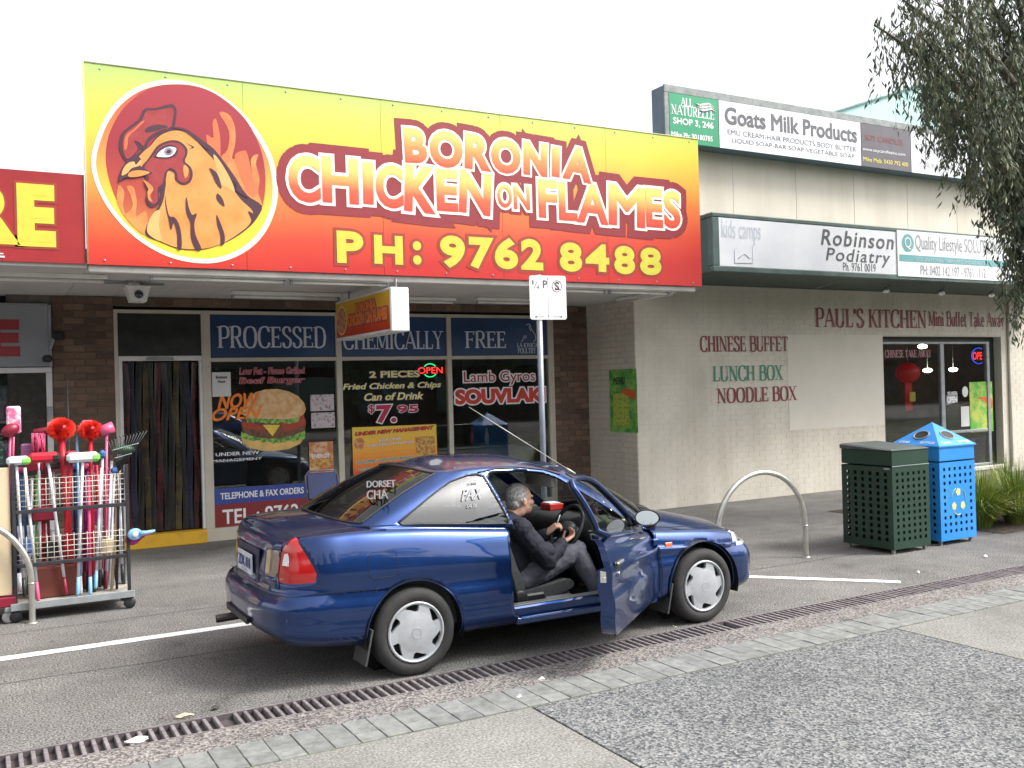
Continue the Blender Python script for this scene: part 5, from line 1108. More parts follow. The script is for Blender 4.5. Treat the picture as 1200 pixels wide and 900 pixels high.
# ================================================================== BLUE COUPE
CY = 6.585
V_ = Vector
def paintmat(name, col, rough=.33):
    m_, nt, b = newmat(name); L = nt.links; geo = N(nt, 'ShaderNodeNewGeometry')
    n1 = N(nt, 'ShaderNodeTexNoise', Scale=6, Detail=6); L.new(geo.outputs['Position'], n1.inputs['Vector'])
    r = N(nt, 'ShaderNodeValToRGB'); r.color_ramp.elements[0].color = (*[c*.86 for c in col], 1); r.color_ramp.elements[1].color = (*[min(1, c*1.1) for c in col], 1); L.new(n1.outputs[0], r.inputs[0])
    # dust gathering low on the panels
    L.new(r.outputs[0], b.inputs['Base Color']); b.inputs['Metallic'].default_value = .82; b.inputs['Roughness'].default_value = rough
    b.inputs['Coat Weight'].default_value = 1; b.inputs['Coat Roughness'].default_value = .045
    rr = N(nt, 'ShaderNodeMapRange'); rr.inputs[3].default_value = rough*.8; rr.inputs[4].default_value = rough*1.5; L.new(n1.outputs[0], rr.inputs[0]); L.new(rr.outputs[0], b.inputs['Roughness'])
    return m_
M_CAR = paintmat('blue metallic paint', (.005, .033, .145))
M_CGL = glassmat('car glass', (.32, .36, .36), .85, .07); M_CGL2 = glassmat('clear car glass', (.62, .68, .68), .85, .05)
M_TRIM = mat('black car trim', (.012, .012, .014), .5, var=.2, sc=20); M_INT = mat('charcoal cabin plastic', (.035, .036, .038), .65, var=.15, sc=14, bump=.15, bsc=300)
M_SEAT = mat('charcoal seat cloth', (.045, .047, .05), .9, var=.2, sc=40, bump=.3, bsc=400); M_HEADL = mat('grey headlining', (.30, .30, .29), .9)
M_TYRE = mat('tyre rubber', (.022, .022, .023), .8, sc=12, col2=(.035, .034, .032), bump=.15, bsc=60)
M_HUB = mat('silver hubcap', (.44, .46, .48), .40, metal=.35, var=.06, sc=14); M_CHR = mat('bright metal', (.75, .75, .75), .2, metal=.9)
M_TAIL = mat('red lamp lens', (.46, .008, .008), .12, coat=1, sc=5, var=.06); M_TAILO = mat('orange lamp lens', (.75, .14, .02), .15, coat=1); M_LENS = mat('clear lamp lens', (.55, .57, .6), .12, coat=1, metal=.2)
def lerp(a, b_, t): return a+(b_-a)*t
def crv(keys, n):
    """non-uniform cubic through rows of numbers, by chord length; n samples"""
    K = [tuple(k) for k in keys]; d = [0]
    for a, b_ in zip(K, K[1:]): d.append(d[-1]+max(1e-4, hypot(b_[0]-a[0], b_[1]-a[1])))
    T = d[-1]; m_ = []
    for i in range(len(K)):
        if i == 0: m_.append(tuple((q-p)/(d[1]-d[0]) for p, q in zip(K[0], K[1])))
        elif i == len(K)-1: m_.append(tuple((q-p)/(d[-1]-d[-2]) for p, q in zip(K[-2], K[-1])))
        else:
            h0, h1 = d[i]-d[i-1], d[i+1]-d[i]; m_.append(tuple(((b_-a)/h0*h1+(c-b_)/h1*h0)/(h0+h1) for a, b_, c in zip(K[i-1], K[i], K[i+1])))
    out = []; j = 0
    for k in range(n+1):
        s = T*k/n
        while j < len(K)-2 and s > d[j+1]: j += 1
        h = d[j+1]-d[j]; t = (s-d[j])/h; h00 = 2*t**3-3*t*t+1; h10 = t**3-2*t*t+t; h01 = -2*t**3+3*t*t; h11 = t**3-t*t
        out.append(tuple(h00*a+h10*h*ma+h01*b_+h11*h*mb_ for a, ma, b_, mb_ in zip(K[j], m_[j], K[j+1], m_[j+1])))
    return out, T
NU = 230
# x, y, z bottom, z crease, z top
PLAN = [(1.50, 0, .33, .56, .925), (1.51, .30, .32, .56, .925), (1.55, .56, .31, .56, .93), (1.62, .72, .29, .565, .94), (1.78, .80, .27, .565, .953), (2.05, .828, .245, .55, .963), (2.45, .840, .225, .545, .945), (3.0, .845, .215, .54, .893), (3.6, .845, .21, .535, .833), (4.15, .842, .205, .53, .775), (4.55, .836, .205, .53, .735),
        (4.9, .820, .205, .525, .705), (5.18, .797, .20, .52, .672), (5.40, .745, .20, .51, .645), (5.555, .575, .20, .50, .63), (5.645, .30, .20, .50, .625), (5.665, 0, .20, .50, .625)]
COLS, SLEN = crv(PLAN, NU)
def sm(t): t = max(0, min(1, t)); return t*t*(3-2*t)
ROWS = []    # (z function index, side, rear, front insets)
def rowkeys(zb, zc, zt):
    h = zt-zc
    return [(zb, .07, .06, .07), (zb+.04, .02, .012, .02), (lerp(zb, zc, .5), .0, 0, 0), (zc-.03, .0, .0, .008), (zc, .008, .018, .02), (zc+.03, .012, .06, .045), (zc+h*.42, .010, .072, .062), (zt-.13, .030, .084, .088), (zt-.055, .056, .094, .10), (zt-.015, .082, .110, .125), (zt, .118, .135, .17)]
NV = 34
SIDE = []    # SIDE[i] = list of (x, y, z) up the body at column i (y > 0)
SPAR = []
for i, (x, y, zb, zc, zt) in enumerate(COLS):
    a = COLS[max(i-1, 0)]; b_ = COLS[min(i+1, NU)]; tx, ty = b_[0]-a[0], b_[1]-a[1]; l = hypot(tx, ty); tx /= l; ty /= l; nx, ny = (ty, -tx)   # inward
    if i == 0: nx, ny = 1, 0
    if i == NU: nx, ny = -1, 0
    wr = sm((1.95-x)/.35); wf = sm((x-5.0)/.5); ws = 1-wr-wf
    keys = [(z, s*ws+r*wr+f*wf) for z, s, r, f in rowkeys(zb, zc, zt)]
    pr, _ = crv([(q[1]*1.0, q[0]) for q in keys], NV)
    SIDE.append([(x+nx*p[0], max(0, y+ny*p[0]) if 0 < i < NU else 0, p[1]) for p in pr]); SPAR.append(((tx, ty), SLEN*i/NU))
def s_at_x(x):
    i = min(range(NU+1), key=lambda k: abs(COLS[k][0]-x)+(0 if COLS[k][1] > .5 else 9)); return SPAR[i][1]
class Net:
    """grid mesh that panels are cut out of; each vertex knows its (s, z)"""
    def __init__(n): n.P = []; n.S = []; n.T = []; n.F = []
    def addgrid(n, rows, S, T):
        b = len(n.P); w = len(rows[0])
        for r, s, t in zip(rows, S, T):
            for p in r: n.P.append(Vector(p)); n.S.append(s if not isinstance(s, tuple) else s); n.T.append(t)
        for i in range(len(rows)-1):
            for k in range(w-1): n.F.append((b+i*w+k, b+i*w+k+1, b+(i+1)*w+k+1, b+(i+1)*w+k))
        return n
    def key(n, i): return (n.S[i], n.P[i].z)
    def cut(n, poly):
        """split off faces inside poly (in s,z); the seam is drawn onto the polygon"""
        def inside(p):
            c = False; j = len(poly)-1
            for i in range(len(poly)):
                a, b_ = poly[i], poly[j]
                if (a[1] > p[1]) != (b_[1] > p[1]) and p[0] < (b_[0]-a[0])*(p[1]-a[1])/(b_[1]-a[1])+a[0]: c = not c
                j = i
            return c
        I, O = [], []
        for f in n.F:
            k = [n.key(i) for i in f]; (I if inside((sum(q[0] for q in k)/len(k), sum(q[1] for q in k)/len(k))) else O).append(f)
        vi = set(i for f in I for i in f); vo = set(i for f in O for i in f)
        for v in vi & vo:
            p = n.key(v); best = None
            for a, b_ in zip(poly, poly[1:]+poly[:1]):
                dx, dy = b_[0]-a[0], b_[1]-a[1]; l2 = dx*dx+dy*dy
                t = max(0, min(1, ((p[0]-a[0])*dx+(p[1]-a[1])*dy)/l2)) if l2 else 0; q = (a[0]+dx*t, a[1]+dy*t); d = hypot(q[0]-p[0], q[1]-p[1])
                if best is None or d < best[0]: best = (d, q)
            if best[0] < .035:
                q = best[1]; ds = q[0]-p[0]; n.P[v] = n.P[v]+Vector((n.T[v][0]*ds, n.T[v][1]*ds, q[1]-p[1])); n.S[v] = q[0]
        n.F = O; return I
    def sub(n, F):
        ids = sorted(set(i for f in F for i in f)); mp = {v: k for k, v in enumerate(ids)}
        return [n.P[i].copy() for i in ids], [tuple(mp[i] for i in f) for f in F]
def wpt(p, sy): return (p[0], CY+sy*p[1], p[2])
def netside():
    n = Net(); n.addgrid(SIDE, [s for _, s in SPAR], [t for t, _ in SPAR]); return n
def circle(cx, cz, r, n=48): return [(cx+r*cos(2*pi*i/n), cz+r*sin(2*pi*i/n)) for i in range(n)]
RX, FX, WZ, WR = 2.445, 4.855, .285, .335
car = thing('parked_car', 'dark blue two door coupe parked along the drain with its driver door swung open', 'car', (3.6, CY, 0))
def carobj(name, V, F, mt, parent=None, smooth=True, fix=True):
    mb = MB(); mb.add(V, F, smooth); return mb.build(name, mt, parent or car, fix=fix)
sRW, sFW = s_at_x(RX), s_at_x(FX)
def sx(x): return s_at_x(2.8)+(x-2.8)       # straight part of the flank
DOORLOW = [(sx(3.235), .262), (sx(3.185), .31), (sx(3.17), .38), (sx(3.165), .72), (sx(3.19), .84), (sx(3.235), 1.1), (sx(4.43), 1.1), (sx(4.43), .30), (sx(4.40), .262)]
TAIL = [(.585, .665), (.585, .80), (.64, .90), (.70, .955), (.80, .955), (.86, .87), (.915, .78), (.945, .72), (.93, .67), (.80, .662)]
GARN = [(.40, .69), (.395, .85), (.60, .86), (.57, .69)]
sF = s_at_x(5.27)
HEAD = [(sF, .545), (sF+.015, .60), (sF+.04, .655), (sF+.62, .62), (sF+.60, .535)]
bodyV, bodyF = [], []
def addbody(V, F, sy):
    b = len(bodyV); bodyV.extend(wpt(p, sy) for p in V); bodyF.extend(tuple(i+b for i in f) for f in F)
doorV = doorF = None; lipn = {}
for sy in (-1, 1):
    n = netside(); n.cut(circle(sRW, WZ, WR)); n.cut(circle(sFW, WZ, WR))
    tl = n.cut(TAIL); V, F = n.sub(tl); wh = [f for f in F if 0]
    carobj('tail_light', [wpt(p+Vector((0, 0, 0)), sy) for p in V], F, M_TAIL)
    gn = n.cut(GARN); V, F = n.sub(gn); carobj('reversing_light', [wpt(p, sy) for p in V], F, mat('smoked lens', (.22, .17, .13), .2, coat=1))
    hd = n.cut(HEAD); V, F = n.sub(hd); carobj('headlight', [wpt(p, sy) for p in V], F, M_LENS)
    if sy < 0:
        dn = n.cut(DOORLOW); doorV, doorF = n.sub(dn); doorV = [Vector(wpt(p, sy)) for p in doorV]
    bump = [f for f in n.F if (n.S[f[0]] < sRW-.2 or n.S[f[0]] > sFW+.2) and sum(n.P[i].z for i in f)/4 < .585-(.035 if n.S[f[0]] > sFW else 0)]
    bs = set(bump); n.F = [f for f in n.F if f not in bs]
    rb_ = [f for f in bump if n.S[f[0]] < 2]; fb_ = [f for f in bump if n.S[f[0]] >= 2]
    lipn[sy] = (n.sub(rb_), n.sub(fb_)); V, F = n.sub(n.F); addbody(V, F, sy)
for k, nm in ((0, 'rear_bumper'), (1, 'front_bumper')):
    V, F = [], []
    for sy in (-1, 1):
        v, f = lipn[sy][k]; b = len(V); V += [wpt(p, sy) for p in v]; F += [tuple(i+b for i in q) for q in f]
    carobj(nm, V, F, M_CAR)
# caps: boot deck and bonnet as ribs over the top outline
TOPO = [c[-1] for c in SIDE]
iA = max(i for i in range(NU) if COLS[i][0] < 2.24); iB = min(i for i in range(NU) if COLS[i][0] > 4.36)
NT = 26
def ribs(i0, i1, crown):
    rows = []
    for i in range(i0, i1+1):
        x, y, z = TOPO[i]; r = []
        for k in range(NT+1):
            t = -1+2*k/NT; tt = abs(t)
            zc = crown(x); r.append((x, CY+t*y, z+zc*(1-tt**2.2)+(.012*(1-tt) if False else 0)))
        rows.append(r)
    return rows
# inner plan line of the shoulder (where the glasshouse stands)
G0K = [(2.035, 0, .985), (2.045, .30, .983), (2.085, .52, .978), (2.15, .635, .975), (2.27, .70, .972), (2.6, .725, .952), (3.0, .735, .915), (3.6, .735, .855), (4.1, .725, .80), (4.33, .70, .785), (4.50, .58, .815), (4.64, .36, .84), (4.71, .15, .855), (4.72, 0, .855)]
G1K = [(2.70, 0, 1.315), (2.71, .25, 1.31), (2.745, .42, 1.295), (2.80, .50, 1.283), (2.88, .53, 1.278), (3.0, .545, 1.283), (3.2, .555, 1.285), (3.42, .553, 1.275), (3.60, .545, 1.25), (3.76, .53, 1.215), (3.85, .45, 1.225), (3.91, .30, 1.242), (3.935, .12, 1.25), (3.94, 0, 1.252)]
NG = 234
# shared parameter: interpolate both with the same key index
def crvk(keys, n):
    out = []; K = keys; M_ = len(K)-1
    for q in range(n+1):
        u = M_*q/n; j = min(int(u), M_-1); t = u-j; p0 = K[max(j-1, 0)]; p1 = K[j]; p2 = K[j+1]; p3 = K[min(j+2, M_)]
        if j == 0: p0 = (p2[0], -p2[1], p2[2]) if K[0][1] == 0 else p0
        if j == M_-1: p3 = (p1[0], -p1[1], p1[2])
        out.append(tuple(.5*(2*b_+(c-a)*t+(2*a-5*b_+4*c-d)*t*t+(-a+3*b_-3*c+d)*t**3) for a, b_, c, d in zip(p0, p1, p2, p3)))
    return out
G0, G1 = crvk(G0K, NG), crvk(G1K, NG); G0[0] = G0K[0]; G0[-1] = G0K[-1]; G1[0] = G1K[0]; G1[-1] = G1K[-1]
NW = 44
GH = []
for i in range(NG+1):
    a, b_ = Vector(G0[i]), Vector(G1[i]); a_ = a.copy(); r = []
    u = len(G0K)*i/NG; wside = sm((u-2.6)/1.5)*sm((11-u)/1.5)
    for k in range(NW+1):
        t = k/NW; p = a.lerp(b_, t); bow = sin(pi*t)*(.022+.016*(1-wside)); d = Vector((0, 1, 0))*wside+Vector((-1 if i < NG/2 else 1, 0, .6))*(1-wside)*.75
        p = p+d*bow
        if i in (0, NG): p.y = 0
        r.append(tuple(p))
    GH.append(r)
# decks
rows = ribs(0, iA, lambda x: .024+.012*sm((x-1.6)/.4))
mb = MB(); mb.grid(rows); mb.build('boot_lid', M_CAR, car)
def hc(x): return .125*(1-sm((x-4.55)/1.0)*.62)
rows = ribs(iB, NU, hc); mb = MB(); mb.grid(rows); mb.build('bonnet', M_CAR, car)
# shoulder strips between flank top and the glasshouse foot
def topo_at(x):
    j = min(range(iA-8, iB+9), key=lambda k: abs(TOPO[k][0]-x)); return TOPO[j]
def g0_at(x):
    S_ = [q for q in G0 if q[1] > .55]
    for a, b_ in zip(S_, S_[1:]):
        if a[0] <= x <= b_[0]: t = (x-a[0])/max(1e-6, b_[0]-a[0]); return tuple(lerp(p, q, t) for p, q in zip(a, b_))
    q = S_[0] if x < S_[0][0] else S_[-1]; return (x, q[1], q[2])
for sy in (-1, 1):
    rows = []; rng = [i for i in range(NG+1) if 2.2 < G0[i][0] < 4.40 and G0[i][1] > .6]
    n = Net(); R = []; S = []; T = []
    for i in range(iA-2, iB+3):
        tp = Vector(TOPO[i]); g_ = Vector(g0_at(tp.x)); r = []
        for k in range(5):
            t = k/4; p = tp.lerp(g_, t); p.z += .006*sin(pi*t); r.append(tuple(p))
        R.append(r); S.append(sx(tp.x)); T.append((1, 0))
    n.addgrid(R, S, T)
    if sy < 0:
        I = n.cut([(sx(3.235), -9), (sx(3.235), 9), (sx(4.37), 9), (sx(4.37), -9)]); V, F = n.sub(I); b = len(doorV); doorV += [Vector(wpt(p, sy)) for p in V]; doorF += [tuple(i+b for i in f) for f in F]
    V, F = n.sub(n.F); addbody(V, F, sy)
# rear shelf and cowl under the screens
mb = MB(); rows = []
for k in range(NT+1):
    t = -1+2*k/NT; rows.append([(2.0, CY+t*.72, .955+.03*(1-t*t)), (2.30, CY+t*.74, .955+.03*(1-t*t))])
mb.grid(rows); mb.build('rear_scuttle', M_CAR, car)
mb = MB(); rows = []
for k in range(NT+1):
    t = -1+2*k/NT; rows.append([(4.36-.02*abs(t), CY+t*.72, .775+.065*(1-t*t)), (4.80-.28*t*t, CY+t*.70, .765+.10*(1-t*t)*.9)])
mb.grid(rows); mb.build('cowl', M_TRIM, car)
# glasshouse: screens, quarter windows, pillars
def gnet():
    n = Net(); n.addgrid(GH, [0]*(NG+1), [(1, 0)]*(NG+1))
    n.S = [p.x for p in n.P]; return n
QW = [(2.40, .985), (2.50, 1.045), (2.66, 1.135), (2.83, 1.215), (2.97, 1.248), (3.045, 1.252), (3.09, 1.235), (3.215, .925), (3.20, .905), (2.55, .962), (2.42, .968)]
DW = [(3.255, .60), (3.255, .87), (3.12, 1.235), (3.16, 1.262), (3.42, 1.255), (3.60, 1.225), (3.72, 1.18), (4.30, .80), (4.33, .60)]
DWG = [(3.285, .90), (3.15, 1.225), (3.18, 1.24), (3.42, 1.232), (3.60, 1.203), (3.70, 1.165), (4.22, .83)]
uc = lambda i: len(G0K)*i/NG
pil = []
def flatY(p): return p
closedglass = {}
for sy in (-1, 1):
    n = gnet(); W = NW+1
    # windscreen and rear screen by grid position
    rear = [f for f in n.F if f[0]//W < NG*2.85/13 and 2 <= f[0] % W < NW-2]; fro = [f for f in n.F if f[0]//W >= NG*9.35/13 and 2 <= f[0] % W < NW-2]
    rs = set(rear) | set(fro); n.F = [f for f in n.F if f not in rs]
    closedglass.setdefault('r', []).append((n.sub(rear), sy)); closedglass.setdefault('f', []).append((n.sub(fro), sy))
    side = set(f for f in n.F if NG*2.9/13 <= f[0]//W <= NG*10.2/13); rest = [f for f in n.F if f not in side]; n.F = list(side)
    q = n.cut(QW); V, F = n.sub(q); o = carobj('quarter_window', [wpt(p-Vector((0, .004, 0)), sy) for p in V], F, M_CGL)
    dd = n.cut(DW)
    if sy > 0:
        V, F = n.sub(dd); carobj('door_window', [wpt(p-Vector((0, .004, 0)), sy) for p in V], F, M_CGL2)
    n.F += rest; V, F = n.sub(n.F); pil.append((V, F, sy))
for V, F, sy in pil: addbody(V, F, sy)
for key, nm, mt in (('r', 'rear_window', M_CGL), ('f', 'windscreen', M_CGL2)):
    V, F = [], []
    for (v, f), sy in closedglass[key]:
        b = len(V); V += [wpt(p, sy) for p in v]; F += [tuple(i+b for i in q) for q in f]
    carobj(nm, V, F, mt)
body_net = list(bodyV)
# roof cap
rows = []
for i in range(NG+1):
    x, y, z = GH[i][-1]; r = []
    for k in range(NT+1):
        t = -1+2*k/NT; cr = .068*sm((x-2.66)/.38)*sm((3.98-x)/.5)+.004; r.append((x, CY+t*y, z+cr*(1-abs(t)**2.3)))
    rows.append(r)
b = len(bodyV)
for r in rows: bodyV.extend(r)
for i in range(NG):
    for k in range(NT): bodyF.append((b+i*(NT+1)+k, b+i*(NT+1)+k+1, b+(i+1)*(NT+1)+k+1, b+(i+1)*(NT+1)+k))
bm = bmesh.new(); vs_ = [bm.verts.new(v) for v in bodyV]
for f in bodyF:
    try: bm.faces.new([vs_[i] for i in f])
    except ValueError: pass
bmesh.ops.remove_doubles(bm, verts=bm.verts, dist=.0015); bmesh.ops.recalc_face_normals(bm, faces=bm.faces)
bvh = BVHTree.FromBMesh(bm)
for f in bm.faces: f.smooth = True
for v in bm.verts: v.co -= ORI[car]
me = bpy.data.meshes.new('body'); bm.to_mesh(me); bm.free(); me.materials.append(M_CAR)
body = bpy.data.objects.new('body', me); lk(body, car); ORI[body] = ORI[car]
md = body.modifiers.new('thickness', 'SOLIDIFY'); md.thickness = .004; md.offset = -1
# full uncut nets for looking up the skin (door frame, seams)
fullV, fullF = [], []
nn = netside(); b = 0; fullV += [Vector(wpt(p, -1)) for p in nn.P]; fullF += nn.F; nn = gnet(); b = len(fullV); fullV += [Vector(wpt(p, -1)) for p in nn.P]; fullF += [tuple(i+b for i in f) for f in nn.F]
BV = BVHTree.FromPolygons(fullV, fullF)
def skin(x, z, out=.0, sy=-1):
    h = BV.ray_cast(Vector((x, CY-3, z)), Vector((0, 1, 0)))[0]
    y = (h.y if h else CY-.8)-out; return Vector((x, y if sy < 0 else 2*CY-y, z))
def rearskin(y, z, out=0):
    h = BV.ray_cast(Vector((0, y, z)), Vector((1, 0, 0)))[0]; return Vector(((h.x if h else 1.6)-out, y, z))
M_SEAM = mat('panel gap', (.006, .007, .012), .7)
def seam(pts, r=.003, mt=None, nm='panel_gap', closed=False, par=None):
    mb = MB(); mb.tube(pts, r, 5, closed=closed); return mb.build(nm, mt or M_SEAM, par or car)
def dens(P, n=6, closed=False):
    q = []; m_ = len(P)
    for i in range(m_ if closed else m_-1):
        a, b_ = P[i], P[(i+1) % m_]
        for k in range(n): q.append((lerp(a[0], b_[0], k/n), lerp(a[1], b_[1], k/n)))
    if not closed: q.append(P[-1])
    return q
# wheel arch lips, fuel flap, seams, window rubbers
for sy in (-1, 1):
    for cx in (RX, FX): seam([skin(cx+WR*cos(a), WZ+WR*sin(a), .003, sy) for a in [pi*(-.06)+pi*1.12*i/36 for i in range(37)]], .008, M_CAR, 'arch_lip')
    seam([skin(x, z, .001, sy) for x, z in dens(QW, 4, True)], .007, M_TRIM, 'window_rubber', True)
    seam([skin(x, .935-.0, .0, sy) for x in ()] or [skin(2.20, .60, 0, sy), skin(2.16, .56, 0, sy)], .002)
seam([skin(x, z, .0005) for x, z in dens([(2.16, .665), (2.14, .69), (2.14, .80), (2.165, .825), (2.31, .825), (2.335, .80), (2.335, .685), (2.315, .665)], 3, True)], .0022, closed=True, nm='fuel_flap_gap')
seam([skin(x, z, .0005) for x, z in dens([(4.45, .26), (4.455, .5), (4.44, .68), (4.46, .74)], 8)], .0035)
seam([skin(x, z, .0005, 1) for x, z in dens([(4.43, .27), (4.43, .72)], 8)], .003); seam([skin(x, z, .0005, 1) for x, z in dens([(3.2, .27), (3.17, .38), (3.17, .72), (3.24, .88)], 8)], .003)
def deckpt(x, y):
    h = None
    rr = [o for o in car.children if o.name in ('boot_lid', 'bonnet')]
    return h
def ribz(x, yv, crown):
    i = min([k for k in range(NU+1) if abs(COLS[k][1]) > 0 or 1], key=lambda k: abs(TOPO[k][0]-x)+(5 if (x > 3) != (k > NU/2) else 0)); X, Y_, Z = TOPO[i]; t = abs(yv)/max(Y_, .01); return Z+crown(x)*(1-min(1, t)**2.2)
cb_ = lambda x: .024+.012*sm((x-1.6)/.4)
for sy in (-1, 1):
    seam([(x, CY+sy*(.62+.03*(x-1.7)), ribz(x, .63, cb_)+.0) for x in [1.66+.04*i for i in range(12)]], .0035)
    seam([(x, CY+sy*lerp(.69, .60, sm((x-4.45)/1.0)), ribz(x, lerp(.69, .60, sm((x-4.45)/1.0)), hc)+.0) for x in [4.42+.04*i for i in range(25)]], .0035)
seam([rearskin(CY+y, .60, .001) for y in [-.6+.05*i for i in range(25)]], .003)
for zz in (.60, .92):
    pass
seam([rearskin(CY-.575, .62+.02*i, .001) for i in range(15)], .003)
# boot lip spoiler edge line, bumper crease highlight strip
seam([Vector((COLS[i][0]+.02, CY+s*COLS[i][1]*.93, .585)) for s, rng in ((-1, range(0, 1)),) for i in rng]*2, .001)
# screens: black borders
def gline(idx, w, out=.004):
    return [Vector(wpt((GH[i][w][0], GH[i][w][1], GH[i][w][2]), s)) for s, rg in ((-1, idx[::-1]), (1, idx)) for i in rg]
iR = int(NG*2.85/13)+1; iF = int(NG*9.35/13)+1
for w in (2, NW-2):
    seam(gline(list(range(0, iR+1)), w), .008, M_TRIM, 'window_rubber'); seam(gline(list(range(iF, NG+1)), w)[::1] if 0 else [Vector(wpt(GH[i][w], s)) for s, rg in ((-1, range(iF, NG+1)), (1, range(NG, iF-1, -1))) for i in rg], .008, M_TRIM, 'window_rubber')
for s in (-1, 1):
    seam([Vector(wpt(GH[iR][w], s)) for w in range(2, NW-1)], .009, M_TRIM, 'window_rubber'); seam([Vector(wpt(GH[iF][w], s)) for w in range(2, NW-1)], .009, M_TRIM, 'window_rubber')
# drip rail over the door opening
seam([skin(x, z, .004) for x, z in dens([(3.06, 1.262), (3.2, 1.28), (3.42, 1.275), (3.62, 1.245), (3.75, 1.20)], 5)], .006, M_TRIM, 'roof_gutter')
seam([skin(x, z, .004, 1) for x, z in dens([(3.06, 1.262), (3.2, 1.28), (3.42, 1.275), (3.62, 1.245), (3.75, 1.20)], 5)], .006, M_TRIM, 'roof_gutter')
# under body, arch liners
mb = MB(); mb.box(2.05, 5.2, CY-.70, CY+.70, .225, .26)
for cx in (RX, FX):
    for sy in (-1, 1):
        rows = [[(cx+(WR+.008)*cos(a), CY+sy*yy, WZ+(WR+.008)*sin(a)) for yy in (.845, .56)] for a in [-.25+(pi+.5)*i/24 for i in range(25)]]; mb.grid(rows)
        mb.add([(cx+(WR+.01)*cos(a), CY+sy*.56, WZ+(WR+.01)*sin(a)) for a in [2*pi*i/24 for i in range(24)]], [list(range(24))])
mb.build('underbody', M_TRIM, car)
mb = MB(); mb.tube([(1.46, CY+.50, .245), (1.75, CY+.48, .26)], .03, 12, caps=False); mb.tube([(1.46, CY+.50, .245), (1.75, CY+.48, .26)], .025, 12, caps=False); mb.build('exhaust_tip', mat('burnt exhaust', (.12, .10, .09), .4, metal=.6), car)
# rear bumper vent slot, number plate, letters
FRr = frame((1.585, CY, 0), (0, -1, 0))       # rear face, reader looks towards +X
mb = MB(); mb.flat([[(-.28, .36), (.28, .36), (.30, .40), (-.30, .40)]], frame((1.49, CY, 0), (0, -1, 0)), .0, .02); mb.build('bumper_slot', M_TRIM, car)
xp = rearskin(CY-.015, .73).x
FP = frame((xp-.008, CY+.0, 0), (0, -1, 0))
mb = MB(); mb.flat([[(-.27, .62), (.27, .62), (.30, .84), (-.30, .84)]], frame((xp+.003, CY, 0), (0, -1, 0)), .0, .01); mb.build('plate_recess', mat('dark boot recess', (.006, .012, .05), .4), car)
mb = MB(); mb.flat([[(-.186, .655), (.186, .655), (.186, .79), (-.186, .79)]], FP, .012, .008); npl = mb.build('number_plate', mat('plate white', (.66, .68, .72), .4), car)
text('ZDK 018', FP, -.165, .69, .165, .765, [(0, .014, M_BLUEV)], npl, bold=.03); text('VICTORIA', FP, -.08, .664, .08, .68, [(0, .014, M_BLUEV)], npl)
text('LANCER', FP, -.18, .87, .06, .89, [(0, .015, M_CHR)], car, bold=.02, name='badge'); text('GLi', frame(rearskin(CY-.52, .64, .004), (0, -1, 0)), -.03, -.02, .05, .02, [(0, .002, M_CHR)], car, shear=.3, name='badge')
# lamp details
for sy in (-1, 1):
    n = netside(); I = n.cut([(.64, .775), (.655, .845), (.70, .852), (.735, .80), (.735, .772)]); V, F = n.sub(I); carobj('lamp_window', [wpt(p-Vector((.005, 0, 0)), sy) for p in V], F, M_WHITE)
p = skin(4.555, .625, .004); mb = MB(); mb.bbox(p.x-.035, p.x+.035, p.y-.006, p.y+.01, p.z-.02, p.z+.02, .006); mb.build('side_repeater', M_TAILO, car)
# glasshouse grid point, for words painted as reflections
def gpt(i, w): return Vector(wpt(GH[i][w], -1))
# mud flaps
for cx, dx in ((RX, -.325), (FX, -.335)):
    for sy in (-1, 1):
        mb = MB(); x0 = cx+dx; mb.add([(x0+.02, CY+sy*.845, .34), (x0+.02, CY+sy*.62, .34), (x0-.03, CY+sy*.62, .12), (x0-.03, CY+sy*.845, .12), (x0+.032, CY+sy*.845, .34), (x0+.032, CY+sy*.62, .34), (x0-.018, CY+sy*.62, .12), (x0-.018, CY+sy*.845, .12)], [(0, 1, 2, 3), (4, 7, 6, 5), (0, 3, 7, 4), (1, 5, 6, 2), (3, 2, 6, 7), (0, 4, 5, 1)]); mb.build('mud_flap', mat('mud flap', (.05, .052, .055), .6), car)
